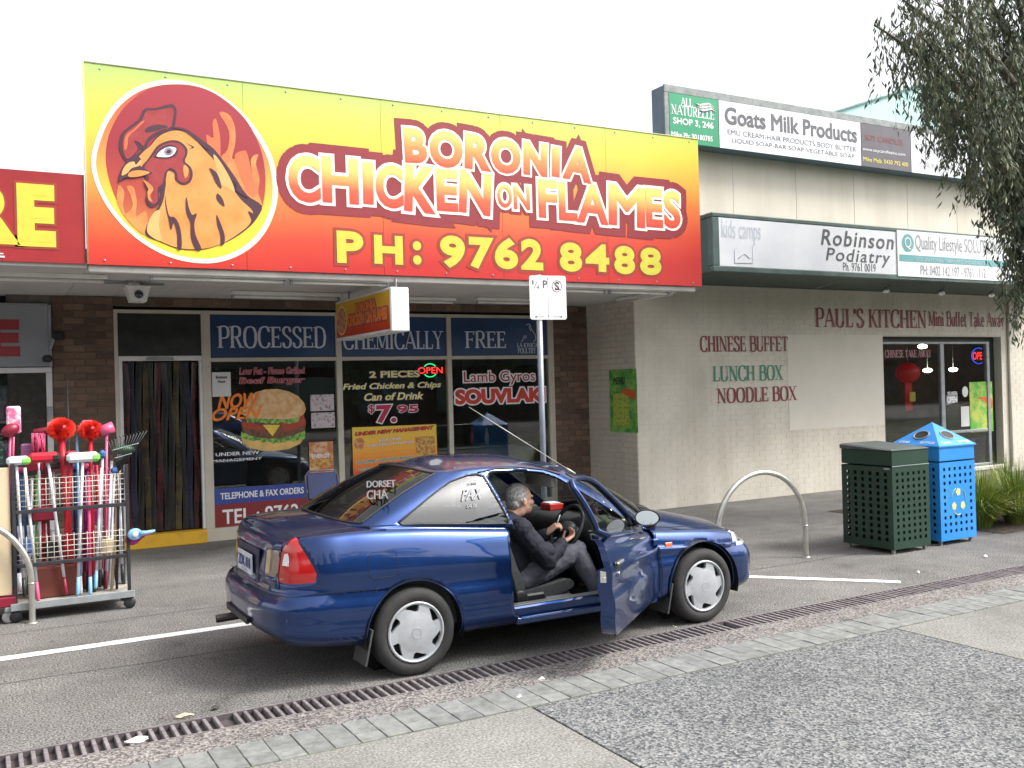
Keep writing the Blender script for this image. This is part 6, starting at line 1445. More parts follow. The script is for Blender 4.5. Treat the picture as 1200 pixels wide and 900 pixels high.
# wheels
def hubmesh(sy):
    R = .198; pts = []; loops = []
    outer = [(R*cos(2*pi*i/60), R*sin(2*pi*i/60)) for i in range(60)]; holes = []
    for k in range(6):
        a = 2*pi*k/6+.35
        P = lambda r, t: (r*R*cos(a+t), r*R*sin(a+t))
        holes.append([P(.885, .02), P(.90, .25), P(.90, .50), P(.86, .62), P(.75, .42), P(.66, .16), P(.70, .04)])
    verts = []; edges = []
    def addl(l):
        b = len(verts); verts.extend(Vector(p) for p in l); edges.extend((b+i, b+(i+1) % len(l)) for i in range(len(l))); return b
    addl(outer)
    for h in holes: addl(h)
    for r in (.16, .3, .45, .55, .62, .66, .93):
        n_ = int(12+40*r)
        for i in range(n_): verts.append(Vector((R*r*cos(2*pi*i/n_), R*r*sin(2*pi*i/n_))))
    verts.append(Vector((0, 0)))
    ov, oe, of, *_ = delaunay_2d_cdt(verts, edges, [], 0, 1e-6)
    def inp(p, poly):
        c = False; j = len(poly)-1
        for i in range(len(poly)):
            a, b_ = poly[i], poly[j]
            if (a[1] > p[1]) != (b_[1] > p[1]) and p[0] < (b_[0]-a[0])*(p[1]-a[1])/(b_[1]-a[1])+a[0]: c = not c
            j = i
        return c
    def dome(r):
        r /= R
        return .012*(1-(r/.66)**2)+.004 if r < .66 else (lerp(.004, .0, (r-.66)/.25) if r < .91 else .001)
    F = []
    for f in of:
        c = (sum(ov[i].x for i in f)/len(f), sum(ov[i].y for i in f)/len(f))
        if hypot(*c) > R or any(inp(c, h) for h in holes): continue
        F.append(f)
    mb = MB(); mb.add([(v.x, -dome(v.length), v.y) for v in ov], F, False)
    for h in holes:       # walls of the slots
        k = len(h); mb.add([(x, -dome(hypot(x, y)), y) for x, y in h]+[(x, .03, y) for x, y in h], [(i, (i+1) % k, k+(i+1) % k, k+i) for i in range(k)])
    mb.tube([(R*.955*cos(2*pi*i/48), -.003, R*.955*sin(2*pi*i/48)) for i in range(48)], .009, 6, closed=True)
    mb.tube([(R*.165*cos(2*pi*i/32), -.0215, R*.165*sin(2*pi*i/32)) for i in range(32)], .0012, 5, closed=True)
    return mb
def wheel(cx, sy, steer=0):
    mb = MB(); r = WZ
    prof = [(.19, .06), (.205, .085), (.23, .094), (.262, .088), (.277, .072), (r, .05), (r, .02), (r-.006, .017), (r-.006, .011), (r, .008), (r, -.008), (r-.006, -.011), (r-.006, -.017), (r, -.02), (r, -.05), (.277, -.072), (.25, -.09), (.2, -.08), (.19, -.06)]
    mb.lathe(prof, (cx, CY+sy*.755, r), (0, sy, 0), 56)
    w = mb.build('wheel', M_TYRE, car)
    mb = MB(); mb.lathe([(.0, .02), (.19, .02), (.195, .06)], (cx, CY+sy*.755, r), (0, sy, 0), 32); mb.build('rim', M_TRIM, w)
    hb_ = hubmesh(sy); hb_.v = [(x+cx, CY+sy*.755+(y-.082)*(1 if sy < 0 else -1), z+r) for x, y, z in hb_.v]; hb_.build('hubcap', M_HUB, w)
    if steer:
        pass
    return w
for cx in (RX, FX):
    for sy in (-1, 1): wheel(cx, sy)

# ---------------------------------------------------------------- open door
HG = Vector((4.415, CY-.815, 0)); DANG = radians(39); RM = Matrix.Translation(HG) @ Matrix.Rotation(DANG, 4, 'Z') @ Matrix.Translation(-HG)
def dr_(p): return RM @ Vector(p)
def dtube(mb, pts, r, n=8, closed=False): mb.tube([dr_(p) for p in pts], r, n, closed=closed)
mb = MB(); bm = bmesh.new(); vs_ = [bm.verts.new(v) for v in doorV]
for f in doorF:
    try: bm.faces.new([vs_[i] for i in f])
    except ValueError: pass
bmesh.ops.remove_doubles(bm, verts=bm.verts, dist=.002)
bm.verts.ensure_lookup_table(); bmesh.ops.recalc_face_normals(bm, faces=bm.faces)
be = [e for e in bm.edges if e.is_boundary]; 
r_ = bmesh.ops.extrude_edge_only(bm, edges=be); nv = [v for v in r_['geom'] if isinstance(v, bmesh.types.BMVert)]
for v in nv: v.co.y += .10 if v.co.z < .70 else .05; v.co.z += .0; v.co.x += .01 if v.co.x < 3.3 else (-.01 if v.co.x > 4.3 else 0)
for f in bm.faces: f.smooth = True
for e in be: e.smooth = False
bm.transform(Matrix.Translation(-ORI[car]) @ RM); me = bpy.data.meshes.new('door'); bm.to_mesh(me); bm.free(); me.materials.append(M_CAR)
door = bpy.data.objects.new('door', me); lk(door, car); ORI[door] = ORI[car]; door['label'] = 'open blue driver door with black mirror and window frame'
def dobj(mb, nm, mt):
    return mb.build(nm, mt, door)
# inner trim
mb = MB(); rows = []
for i in range(25):
    x = 3.215+(4.385-3.215)*i/24; rows.append([dr_((x, CY-.745-(.0 if z < .7 else -.05*(z-.7)/.15), z)) for z in (.285, .35, .5, .65, .75, .905-.11*(x-3.2)/1.2)])
mb.grid(rows); dobj(mb, 'inner_trim', M_INT)
mb = MB(); mb.bbox(3.5, 4.0, CY-.75, CY-.69, .56, .60, .015, M=RM); mb.bbox(3.4, 4.2, CY-.76, CY-.70, .30, .42, .015, M=RM); dobj(mb, 'arm_rest', M_INT)
# frame of the door window, closed coordinates on the glasshouse skin
FRM = [(3.245, .86), (3.19, 1.02), (3.125, 1.205), (3.15, 1.245), (3.25, 1.255), (3.42, 1.245), (3.60, 1.215), (3.715, 1.172), (3.9, 1.055), (4.1, .925), (4.29, .80)]
fp_ = [skin(x, z, .006) for x, z in dens(FRM, 5)]
mb = MB(); dtube(mb, fp_, .016, 8); dobj(mb, 'window_frame', M_CAR)
mb = MB(); dtube(mb, [p+Vector((0, .022, -.012)) for p in fp_], .011, 8); dobj(mb, 'window_seal', M_TRIM)
n = gnet(); n.F = [f for f in n.F if NG*2.9/13 <= f[0]//(NW+1) <= NG*10.2/13]; I = n.cut([(3.25, .80), (3.14, 1.215), (3.17, 1.24), (3.42, 1.232), (3.60, 1.203), (3.70, 1.165), (4.27, .80), (4.25, .72), (3.3, .72)]); V, F = n.sub(I)
mb = MB(); mb.add([dr_(Vector(wpt(p, -1))+Vector((0, .012, 0))) for p in V], F, True); dobj(mb, 'window_glass', M_CGL2)
mb = MB(); dtube(mb, [skin(x, .9-.115*(x-3.24)/1.05+.012, -.075) for x in [3.26+.05*i for i in range(21)]], .010, 6); dobj(mb, 'waist_seal', M_TRIM)
mb = MB(); q = [skin(4.13, .835, .0), skin(4.13, .90, 0), skin(4.25, .82, 0), skin(4.25, .80, 0)]; mb.add([dr_(p) for p in q]+[dr_(p+Vector((0, .02, 0))) for p in q], [(0, 1, 2, 3), (4, 7, 6, 5), (0, 4, 5, 1), (1, 5, 6, 2), (2, 6, 7, 3)]); dobj(mb, 'mirror_sail', M_TRIM)
# mirror: housing and glass facing back
mc = dr_(skin(4.17, .88, .13)); mb = MB(); MR = Matrix.Rotation(DANG*.9, 3, 'Z')
def mpt(x, y, z): return mc+MR @ Vector((x, y, z))
rows = []
for i in range(13):
    t = i/12; k = sqrt(max(0, 1-(t)**2.4)); rows.append([mpt(t*.085, .1*k*cos(a)*(1 if cos(a) < 0 else .92), .058*k*sin(a)) for a in [2*pi*j/24 for j in range(25)]])
mb.grid(rows); rows = [[mpt(0, .1*cos(a)*s*(1 if cos(a) < 0 else .92), .058*sin(a)*s) for a in [2*pi*j/24 for j in range(25)]] for s in (1, .9)]; mb.grid(rows)
mb.tube([mpt(.04, .07, -.03), dr_(skin(4.2, .83, 0))], [.02, .022], 8); mh = dobj(mb, 'wing_mirror', M_TRIM)
mb = MB(); mb.add([mpt(-.006+.05*sin(a)*.12, .1*cos(a)*.9*(1 if cos(a) < 0 else .92), .058*sin(a)*.9) for a in [2*pi*j/24 for j in range(24)]], [list(range(24))]); mb.build('mirror_glass', mat('mirror glass', (.85, .86, .88), .03, metal=1, var=.01), mh, fix=False)
# handle, lock, latch, bottom strip
mb = MB(); s_ = skin(3.32, .70, .0); mb.bbox(3.24, 3.40, s_.y-.014, s_.y+.005, .665, .725, .012, M=RM); dobj(mb, 'door_handle_recess', M_TRIM)
mb = MB(); mb.bbox(3.25, 3.39, s_.y-.028, s_.y-.014, .70, .722, .006, M=RM); dobj(mb, 'door_handle', mat('worn handle', (.30, .31, .33), .3, metal=.6))
mb = MB(); s_ = skin(3.31, .64, 0); mb.lathe([(.014, 0), (.013, .006), (0, .007)], dr_(s_), dr_(s_+Vector((0, -1, 0)))-dr_(s_), 12); dobj(mb, 'lock', M_CHR)
mb = MB(); y_ = CY-.80; mb.bbox(3.168, 3.19, y_, y_+.05, .60, .68, .006, M=RM); mb.bbox(3.16, 3.172, y_+.01, y_+.03, .62, .64, .003, M=RM); dobj(mb, 'latch', M_CHR)
mb = MB(); dtube(mb, [(x, CY-.82, .262) for x in (3.24, 3.6, 4.0, 4.38)], .008, 6); dobj(mb, 'drip_strip', M_TRIM)

# ---------------------------------------------------------------- cabin
mb = MB(); mb.box(2.3, 4.45, CY-.70, CY+.72, .24, .27); mb.build('floor_carpet', mat('dark carpet', (.03, .03, .032), 1, bump=.5, bsc=200), car)
# door aperture: sill, step, jambs
mb = MB(); mb.bbox(3.17, 4.43, CY-.80, CY-.68, .235, .335, .012); mb.bbox(3.12, 3.19, CY-.79, CY-.66, .26, .72, .01); mb.bbox(3.13, 3.205, CY-.735, CY-.66, .721, .86, .01)
mb.build('sill', M_CAR, car)
mb = MB(); mb.bbox(3.2, 4.41, CY-.835, CY-.79, .215, .268, .01); mb.build('outer_sill', M_CAR, car)
mb = MB(); mb.bbox(3.2, 4.41, CY-.79, CY-.72, .336, .345, .003); mb.build('scuff_plate', mat('scuff grey', (.16, .16, .16), .5), car)
mb = MB(); mb.bbox(4.40, 4.46, CY-.775, CY-.62, .25, .64, .01); mb.build('hinge_pillar', M_CAR, car)
mb = MB()
for z in (.40, .64): mb.bbox(4.385, 4.44, CY-.83, CY-.79, z, z+.05, .008)
mb.build('door_hinge', M_CAR, car)
mb = MB(); pts = [skin(x, z, -.02) for x, z in dens([(3.245, .86), (3.11, 1.20), (3.15, 1.258), (3.42, 1.255), (3.62, 1.225), (3.74, 1.18), (4.33, .80)], 5)]; mb.tube(pts, .016, 6); mb.build('door_seal', M_TRIM, car)
# headlining, rear bulkhead, far door card, pillars inside
mb = MB(); rows = []
for i in range(0, NG+1, 2):
    x, y, z = GH[i][-1]; rows.append([(x, CY+(-1+2*k/10)*y*.96, z-.02+.06*sm((x-2.66)/.38)*sm((3.98-x)/.5)*(1-abs(-1+.2*k)**2.3)) for k in range(11)])
mb.grid(rows); mb.build('headlining', M_HEADL, car)
mb = MB(); mb.box(2.12, 2.62, CY-.68, CY+.68, .90, .93); mb.build('parcel_shelf', M_INT, car)
mb = MB(); mb.bbox(2.3, 4.42, CY+.70, CY+.735, .27, .80, .01); mb.build('far_door_card', M_INT, car)
mb = MB(); mb.bbox(2.4, 3.12, CY-.74, CY-.70, .27, .86, .01); mb.build('side_trim', M_INT, car)
# dashboard
mb = MB(); rows = []
for k in range(21):
    y = CY-.69+1.38*k/20; nb_ = exp_ = math.exp(-((y-(CY-.36))/.19)**2)
    rows.append([(4.40, y, .30), (4.28, y, .48), (4.13-.03*exp_, y, .60), (4.07-.06*exp_, y, .70+.03*exp_), (4.09-.05*exp_, y, .775+.06*exp_), (4.16, y, .80+.055*exp_), (4.28, y, .80+.02*exp_), (4.55, y, .80)])
mb.grid(rows); mb.build('dashboard', M_INT, car)
mb = MB(); mb.bbox(3.6, 4.2, CY-.09, CY+.09, .27, .46, .03); mb.tube([(3.78, CY, .46), (3.76, CY, .56)], [.012, .012], 8); mb.ball((3.76, CY, .58), .027); mb.build('centre_console', M_INT, car)
# steering wheel
WC = Vector((3.92, CY-.36, .765)); WN = Vector((-.88, 0, .47)).normalized(); WX = Vector((0, 1, 0)); WU = WN.cross(WX)*-1
if WU.z < 0: WU = -WU
mb = MB(); mb.tube([WC+(WX*cos(a)+WU*sin(a))*.185 for a in [2*pi*i/36 for i in range(36)]], .015, 8, closed=True)
for a in (radians(-8), radians(188), radians(-60), radians(240)): mb.tube([WC-WN*.02, WC+(WX*cos(a)+WU*sin(a))*.175], [.03, .014], 8)
mb.ball(WC-WN*.01, (.07, .075, .06)); mb.tube([WC-WN*.02, WC-WN*.25], [.045, .055], 10); mb.build('steering_wheel', mat('wheel black', (.03, .03, .032), .45), car)
# seats
def seat(y, lab=None):
    mb = MB()
    cush = [(3.28, .33), (3.30, .37), (3.45, .375), (3.70, .405), (3.80, .415), (3.84, .39), (3.82, .34), (3.6, .29), (3.3, .285)]
    def slab(prof, w, bul):
        rows = []
        for k in range(11):
            t = -1+2*k/10; s_ = 1-.10*abs(t)**6; cx = sum(p[0] for p in prof)/len(prof); cz = sum(p[1] for p in prof)/len(prof)
            rows.append([(cx+(px_-cx)*(s_), y+t*w, cz+(pz-cz)*s_+bul*abs(t)**3) for px_, pz in prof+prof[:1]])
        mb.grid(rows); mb.add(rows[0], [list(range(len(rows[0])-1))], True); mb.add(rows[-1], [list(range(len(rows[-1])-1))], True)
    slab(smooth2(cush, 3), .245, .02); o = mb.build('seat', M_SEAT, car); mb = MB()
    back = [(3.38, .34), (3.42, .42), (3.355, .55), (3.295, .72), (3.235, .87), (3.18, .915), (3.13, .89), (3.15, .74), (3.21, .55), (3.28, .35)]
    slab(smooth2(back, 3), .24, 0); mb.build('seat_back', M_SEAT, o); mb = MB()
    slab(smooth2([(3.18, .94), (3.19, 1.06), (3.15, 1.09), (3.09, 1.07), (3.08, .96), (3.12, .925)], 3), .12, 0); mb.tube([(3.16, y-.05, .93), (3.145, y-.05, 1.03)], .007, 6); mb.tube([(3.16, y+.05, .93), (3.145, y+.05, 1.03)], .007, 6); mb.build('head_rest', M_SEAT, o)
    mb = MB(); mb.lathe([(.0, .0), (.06, 0), (.065, .02), (.05, .03), (0, .032)], (3.34, y-.255, .345), (0, -1, 0), 20); mb.bbox(3.33, 3.55, y-.275, y-.245, .31, .37, .012); mb.bbox(3.55, 3.78, y-.27, y-.25, .29, .33, .01); mb.build('recliner_cover', M_TRIM, o)
    mb = MB(); mb.bbox(3.3, 3.8, y-.2, y-.17, .265, .33, .005); mb.bbox(3.3, 3.8, y+.17, y+.2, .265, .33, .005); mb.build('seat_rail', M_GREYM, o)
seat(CY-.36); seat(CY+.36)
mb = MB(); mb.bbox(2.45, 2.95, CY-.62, CY+.62, .36, .5, .05); mb.bbox(2.35, 2.5, CY-.62, CY+.62, .5, .95, .05, ); mb.build('rear_seat', M_SEAT, car)
# seat belt
mb = MB(); mb.tube([skin(3.2, .86, -.06), skin(3.20, .6, -.09), skin(3.24, .36, -.07)], .014, 4); mb.build('seat_belt', M_TRIM, car)
# wiper, antenna, sun visor
mb = MB(); mb.tube([(4.66, CY-.35, .855), (4.55, CY-.05, .90), (4.52, CY+.25, .91)], .007, 5); mb.tube([(4.66, CY+.25, .86), (4.55, CY+.4, .885), (4.47, CY+.58, .875)], .007, 5); mb.build('wiper', M_TRIM, car)
ab_, at_ = PY(664, 549, CY-.56), PY(549.5, 477, CY-.56); mb = MB(); mb.tube([ab_, at_], [.0034, .0018], 6); mb.tube([ab_+(ab_-at_)*.09, ab_], [.009, .008], 6); mb.build('antenna', mat('antenna steel', (.55, .56, .50), .35, metal=.5), car)
mb = MB(); mb.tube([(3.84, CY-.08, 1.16), (3.86, CY+.12, 1.16)], [.03, .03], 8); mb.tube([(3.85, CY+.02, 1.16), (3.88, CY+.02, 1.23)], .008, 6); mb.build('rear_view_mirror', M_TRIM, car)
mb = MB(); mb.bbox(3.70, 3.74, CY-.52, CY-.12, 1.10, 1.20, .01); mb.build('sun_visor', M_HEADL, car)
t = thing('red_box', 'small red and white pack on the dashboard behind the windscreen', 'box', (4.3, CY+.2, .82)); c = V_((4.28, CY+.45, .835))
mb = MB(); mb.bbox(c.x-.07, c.x+.07, CY+.36, CY+.52, c.z-.035, c.z+.02, .006); mb.build('box', M_RED, t); mb = MB(); mb.bbox(c.x-.06, c.x+.05, CY+.38, CY+.50, c.z+.021, c.z+.028, .002); mb.build('lid', M_WHITE, t)
for o_ in list(car.children):
    pass

# sign reflections painted as pale words on the rear and quarter glass
def PP(px, py, O, Nn):
    d = ray(px, py); o = Vector((0, 0, CH)); return o+d*((O-o).dot(Nn)/d.dot(Nn))
A_, B_, C_ = Vector(wpt(GH[6][6], -1)), Vector(wpt(GH[30][6], -1)), Vector(wpt(GH[18][40], -1)); Ng = (B_-A_).cross(C_-A_).normalized()
if Ng.x > 0: Ng = -Ng
def gfr(bl, br, tl, O, Nn, out):
    a, b_, c = PP(*bl, O, Nn), PP(*br, O, Nn), PP(*tl, O, Nn); return lambda u, v, d=0: a+(b_-a)*u+(c-a)*v+Nn*(out+d)
M_REFL = flatmat('painted reflection', (.22, .23, .25))
rw = [o for o in car.children if o.name.startswith('rear_window')][0]
text('DORSET', gfr((432, 576), (466, 575), (432, 568), A_, Ng, .03), 0, 0, 1, 1, [(0, .0, M_REFL)], rw, bold=.01)
text('CHA', gfr((432, 590), (457, 589), (432, 579), A_, Ng, .03), 0, 0, 1, 1, [(0, .0, M_REFL)], rw, bold=.01)
qo = [o for o in car.children if o.name.startswith('quarter_window')][0]
q1, q2, q3 = skin(2.8, 1.0), skin(3.1, 1.0), skin(2.95, 1.18); Nq = (q2-q1).cross(q3-q1).normalized()
if Nq.y > 0: Nq = -Nq
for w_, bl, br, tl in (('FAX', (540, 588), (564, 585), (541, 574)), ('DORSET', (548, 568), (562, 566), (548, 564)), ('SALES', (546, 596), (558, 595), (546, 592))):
    text(w_, gfr(bl, br, tl, q1, Nq, .012), 0, 0, 1, 1, [(0, .0, M_REFL)], qo, bold=.01, shear=.2)
# ================================================================== THE DRIVER
def remeshed(name, mb, mt, parent, vox=.007, smooth=4, rough=0, rsc=.06):
    o = mb.build(name, mt, parent, fix=False)
    md = o.modifiers.new('remesh', 'REMESH'); md.mode = 'VOXEL'; md.voxel_size = vox; md.use_smooth_shade = True
    if rough:
        tx = bpy.data.textures.new(name+' folds', 'CLOUDS'); tx.noise_scale = rsc; tx.noise_depth = 3; dm = o.modifiers.new('folds', 'DISPLACE'); dm.texture = tx; dm.strength = rough; dm.mid_level = .5; dm.texture_coords = 'LOCAL'
    if smooth: m2 = o.modifiers.new('smooth', 'SMOOTH'); m2.iterations = smooth; m2.factor = .5
    return o
def limb(mb, pts, r, n=12):
    mb.tube(pts, r, n)
    for p, q in zip(pts, r): mb.ball(p, q*.985, n, 8)
M_SKIN = mat('weathered skin', (.62, .36, .26), .55, var=.12, sc=22, bump=.1, bsc=120); M_HAIR = mat('grey hair', (.36, .35, .34), .8, sc=60, var=.4, bump=.6, bsc=160)
M_JACK = mat('navy jacket cloth', (.008, .009, .019), .85, var=.3, sc=9, bump=.4, bsc=30); M_TROU = mat('slate trousers cloth', (.085, .088, .11), .9, var=.2, sc=9, bump=.35, bsc=25); M_SHOE = mat('brown shoe', (.09, .045, .03), .5)
V = Vector
pr = thing('person', 'grey haired man in navy jacket seated at the wheel of the blue coupe', 'person', (3.43, CY-.36, .40))
Yc = CY-.36
DXP = .03
hip = V((3.46, Yc, .45)); chest = V((3.39, Yc, .74)); nk = V((3.40, Yc, .90)); hd = V((3.505, Yc-.02, 1.02))
shR, shL = V((3.42, Yc-.175, .825)), V((3.41, Yc+.18, .83)); elR, elL = V((3.62, Yc-.22, .585)), V((3.62, Yc+.24, .60)); wrR, wrL = V((3.80, Yc-.135, .685)), V((3.765, Yc+.04, .735))
knR, knL = V((3.925, Yc-.14, .615)), V((3.93, Yc+.15, .60)); anR, anL = V((4.03, Yc-.27, .27)), V((4.16, Yc+.12, .31)); toR, toL = V((4.16, Yc-.30, .235)), V((4.33, Yc+.10, .36))
mb = MB()
# head: skull, face, jaw, nose, brow, ears
mb.ball(hd+V((-.012, 0, .02)), (.098, .076, .098), 20, 14); mb.ball(hd+V((.022, 0, -.04)), (.072, .062, .075), 18, 12); mb.ball(hd+V((.055, 0, -.085)), (.034, .036, .026), 12, 8)
mb.tube([hd+V((.078, 0, .012)), hd+V((.104, 0, -.03)), hd+V((.098, 0, -.04))], [.010, .016, .014], 10); mb.ball(hd+V((.097, 0, -.032)), (.017, .018, .013), 10, 8)
mb.ball(hd+V((.082, 0, -.066)), (.018, .026, .008), 10, 8); mb.ball(hd+V((.080, 0, -.078)), (.017, .022, .008), 10, 8)
for s in (-1, 1):
    mb.ball(hd+V((.076, s*.03, .022)), (.018, .026, .009), 10, 8); mb.ball(hd+V((.058, s*.045, -.025)), (.025, .02, .022), 10, 8)
    mb.ball(hd+V((-.004, s*.078, -.012)), (.020, .008, .032), 12, 8); mb.ball(hd+V((-.012, s*.084, .002)), (.010, .006, .018), 10, 6)
limb(mb, [nk+V((-.01, 0, -.08)), nk+V((.01, 0, .0)), hd+V((-.005, 0, -.07))], [.062, .055, .058], 14)
limb(mb, [hip, chest, nk+V((-.01, 0, -.08))], [.13, .13, .09], 14)
for a, b_, c in ((shR, elR, wrR), (shL, elL, wrL)): limb(mb, [chest.lerp(a, .6), a, b_, c], [.06, .048, .038, .026])
for a, b_, c in ((knR, anR, toR), (knL, anL, toL)): limb(mb, [hip, a, b_, c], [.08, .055, .038, .03])
def hand(wr, palm_dir, across, fingers_dir, curl, hold):
    """palm box, four unequal bent fingers, thumb off the side"""
    d = palm_dir.normalized(); ac = (across-d*across.dot(d)).normalized(); nn_ = d.cross(ac)
    pc = wr+d*.05
    for k in range(4):
        o = ac*((k-1.5)*.0195); mb.tube([wr+o*.6, wr+d*.045+o*.95, wr+d*.088+o], [.016, .0145, .0115], 8); mb.ball(wr+d*.088+o, .0118, 8, 6)
    for k, L_ in enumerate((.9, 1.0, .94, .74)):
        o = ac*((k-1.5)*.0205); p = wr+d*.088+o; seg = [.036*L_, .024*L_, .018*L_]; ang = 0; dd = d.copy(); pts = [p]
        for q in range(3):
            ang = curl*(q+1)*(1+.06*k); dv = d*cos(ang)+nn_*sin(ang)*hold; p = p+dv*seg[q]; pts.append(p)
        mb.tube(pts, [.0108, .0098, .0090, .0078], 8)
        for q_, r_ in zip(pts, (.0108, .0100, .0092, .0082)): mb.ball(q_, r_, 8, 6)
    b0 = wr+d*.025-ac*.034; pts = [b0, b0+(d*.7-ac*.6+nn_*hold*.5)*.036, b0+(d*1.5-ac*.35+nn_*hold*1.2)*.040]
    mb.tube(pts, [.016, .0118, .0098], 8)
    for q_, r_ in zip(pts, (.0165, .012, .0102)): mb.ball(q_, r_, 8, 6)
hand(wrR, V((.75, .05, .35)), V((.15, -.9, .3)), None, .62, -1)
hand(wrL, V((.55, -.35, .55)), V((-.3, -.7, -.2)), None, .68, 1)
remeshed('body', mb, M_SKIN, pr, .0055, 3)
bodyo = pr.children[0]
mb = MB()   # jacket
limb(mb, [V((3.42, Yc, .44)), V((3.40, Yc, .58)), V((3.385, Yc, .70)), V((3.40, Yc, .80)), V((3.405, Yc, .865))], [.165, .175, .168, .15, .09], 18)
for s, a, b_, c in ((-1, shR, elR, wrR), (1, shL, elL, wrL)):
    limb(mb, [V((3.40, Yc+s*.07, .80)), a, a.lerp(b_, .5)+V((0, 0, -.012)), b_+V((-.01, 0, -.01)), b_.lerp(c, .5), c-(c-b_).normalized()*.02], [.10, .088, .078, .070, .056, .044], 14)
    for t, r in ((.75, .064), (.55, .070), (.9, .054)): mb.ball(b_.lerp(c, t)+V((0, 0, -.004)), r*.84, 10, 8)
    mb.ball(b_.lerp(a, .2)+V((.02, 0, .01)), .073, 10, 8); mb.ball(b_.lerp(a, .55)+V((-.012, 0, -.01)), .078, 10, 8)
mb.ball(V((3.50, Yc, .56)), (.10, .15, .10), 14, 10); mb.ball(V((3.47, Yc, .68)), (.09, .14, .11), 14, 10)
mb.tube([nk+V((-.045, 0, -.03))+V((.06*(1-cos(a))*.9, .062*sin(a), -.03*(1-cos(a))*.6)) for a in [2*pi*i/16 for i in range(16)]], .016, 8, closed=True)
remeshed('jacket', mb, M_JACK, bodyo, .007, 3, .024, .08)
mb = MB()
for s, a, b_ in ((-1, knR, anR), (1, knL, anL)):
    limb(mb, [V((3.45, Yc+s*.07, .455)), V((3.62, Yc+s*.10, .50)), a.lerp(V((3.62, Yc+s*.10, .50)), .35), a+V((-.01, 0, .0)), a.lerp(b_, .3)+V((-.008, 0, 0)), a.lerp(b_, .65), b_+V((0, 0, .02))], [.125, .105, .09, .078, .072, .064, .066], 14)
    mb.ball(a.lerp(b_, .12)+V((-.05, 0, -.01)), .05, 10, 8)
mb.ball(V((3.43, Yc, .43)), (.13, .17, .10), 14, 10); remeshed('trousers', mb, M_TROU, bodyo, .007, 3, .018, .09)
mb = MB()
for a, b_ in ((anR, toR), (anL, toL)): limb(mb, [a+V((-.03, 0, -.03)), a.lerp(b_, .5)+V((0, 0, -.015)), b_+V((.02, 0, -.01))], [.045, .045, .036], 12)
remeshed('shoes', mb, M_SHOE, bodyo, .007, 2)
mb = MB()
mb.ball(hd+V((-.030, 0, .034)), (.094, .083, .092), 20, 14); mb.ball(hd+V((-.062, 0, -.018)), (.052, .070, .062), 16, 12)
for s in (-1, 1): mb.ball(hd+V((-.015, s*.066, .02)), (.040, .016, .050), 12, 8); mb.ball(hd+V((.012, s*.070, .005)), (.012, .008, .034), 10, 8)
remeshed('hair', mb, M_HAIR, bodyo, .0045, 1, .008, .014)
mb = MB(); 
for s in (-1, 1): mb.ball(hd+V((.0835, s*.030, .004)), (.008, .012, .006), 10, 8)
mb.build('eyes', mat('eye', (.12, .10, .09), .2), bodyo)
pen = thing('pen', 'short white pen held in the driver\'s far hand above the wheel', 'pen', tuple(wrL+V((.07, -.03, .06))))
c = PY(642, 613, Yc+.0); c = wrL+V((.075, -.055, .095)); mb = MB(); mb.tube([c+V((-.02, .01, -.05)), c+V((.01, -.005, .045))], [.005, .004], 8); mb.build('barrel', M_WHITE, pen)

# ================================================================== BINS
def lattice(mb, fr, w, h, nx, ny, x0, x1, z0, z1, hs, skip=lambda i, j: False, th=.008):
    """sheet with real square holes"""
    px_ = [x0+(x1-x0)*i/(nx-1) for i in range(nx)]; pz = [z0+(z1-z0)*j/(ny-1) for j in range(ny)]
    def q(a, b_, c, d): mb.add([fr(a, c, 0), fr(b_, c, 0), fr(b_, d, 0), fr(a, d, 0)], [(0, 1, 2, 3)])
    zc = 0
    for j in range(ny):
        q(0, w, zc, pz[j]-hs); xa = 0
        for i in range(nx):
            if skip(i, j): continue
            q(xa, px_[i]-hs, pz[j]-hs, pz[j]+hs); xa = px_[i]+hs
            c = [(px_[i]-hs, pz[j]-hs), (px_[i]+hs, pz[j]-hs), (px_[i]+hs, pz[j]+hs), (px_[i]-hs, pz[j]+hs)]
            vv = [fr(a, b_, 0) for a, b_ in c]+[fr(a, b_, -th) for a, b_ in c]; mb.add(vv, [(k, (k+1) % 4, 4+(k+1) % 4, 4+k) for k in range(4)])
        q(xa, w, pz[j]-hs, pz[j]+hs); zc = pz[j]+hs
    q(0, w, zc, h)
def binn(t, X0, X1, Y0, Y1, H, mt, nx, nxs, ny, skip=lambda i, j: False, band=.14):
    W_, D_ = X1-X0, Y1-Y0; z0 = .05
    for nm, fr, w, n_ in (('front_panel', frame((X0, Y0, z0), (1, 0, 0)), W_, nx), ('side_panel', frame((X0, Y1, z0), (0, -1, 0)), D_, nxs), ('side_panel', frame((X1, Y0, z0), (0, 1, 0)), D_, nxs), ('back_panel', frame((X1, Y1, z0), (-1, 0, 0)), W_, nx)):
        mb = MB(); lattice(mb, fr, w, H-z0-band-.012, n_, ny, w*.13, w*.87, .10, H-z0-band-.09, w*.030, skip if nm[0] in 'fb' else (lambda i, j: False)); mb.build(nm, mt, t, fix=False)
    mb = MB(); mb.bbox(X0-.001, X1+.001, Y0-.001, Y1+.001, H-band, H, .006); mb.build('top_band', mt, t)
    mb = MB(); mb.box(X0+.06, X1-.06, Y0+.06, Y1-.06, z0+.03, H-band-.05); mb.build('liner', mat('black bin liner', (.008, .008, .009), .7), t)
    for sx_ in (X0+.03, X1-.06):
        for sy_ in (Y0+.03, Y1-.06): mb = MB(); mb.box(sx_, sx_+.03, sy_, sy_+.03, 0, z0+.01); mb.build('foot', M_GREYM, t)
def wornpaint(name, col, worn):
    m_ = mat(name, col, .42, sc=1.6, det=7, col2=worn, thr=(.52, .72), coat=.15); return m_
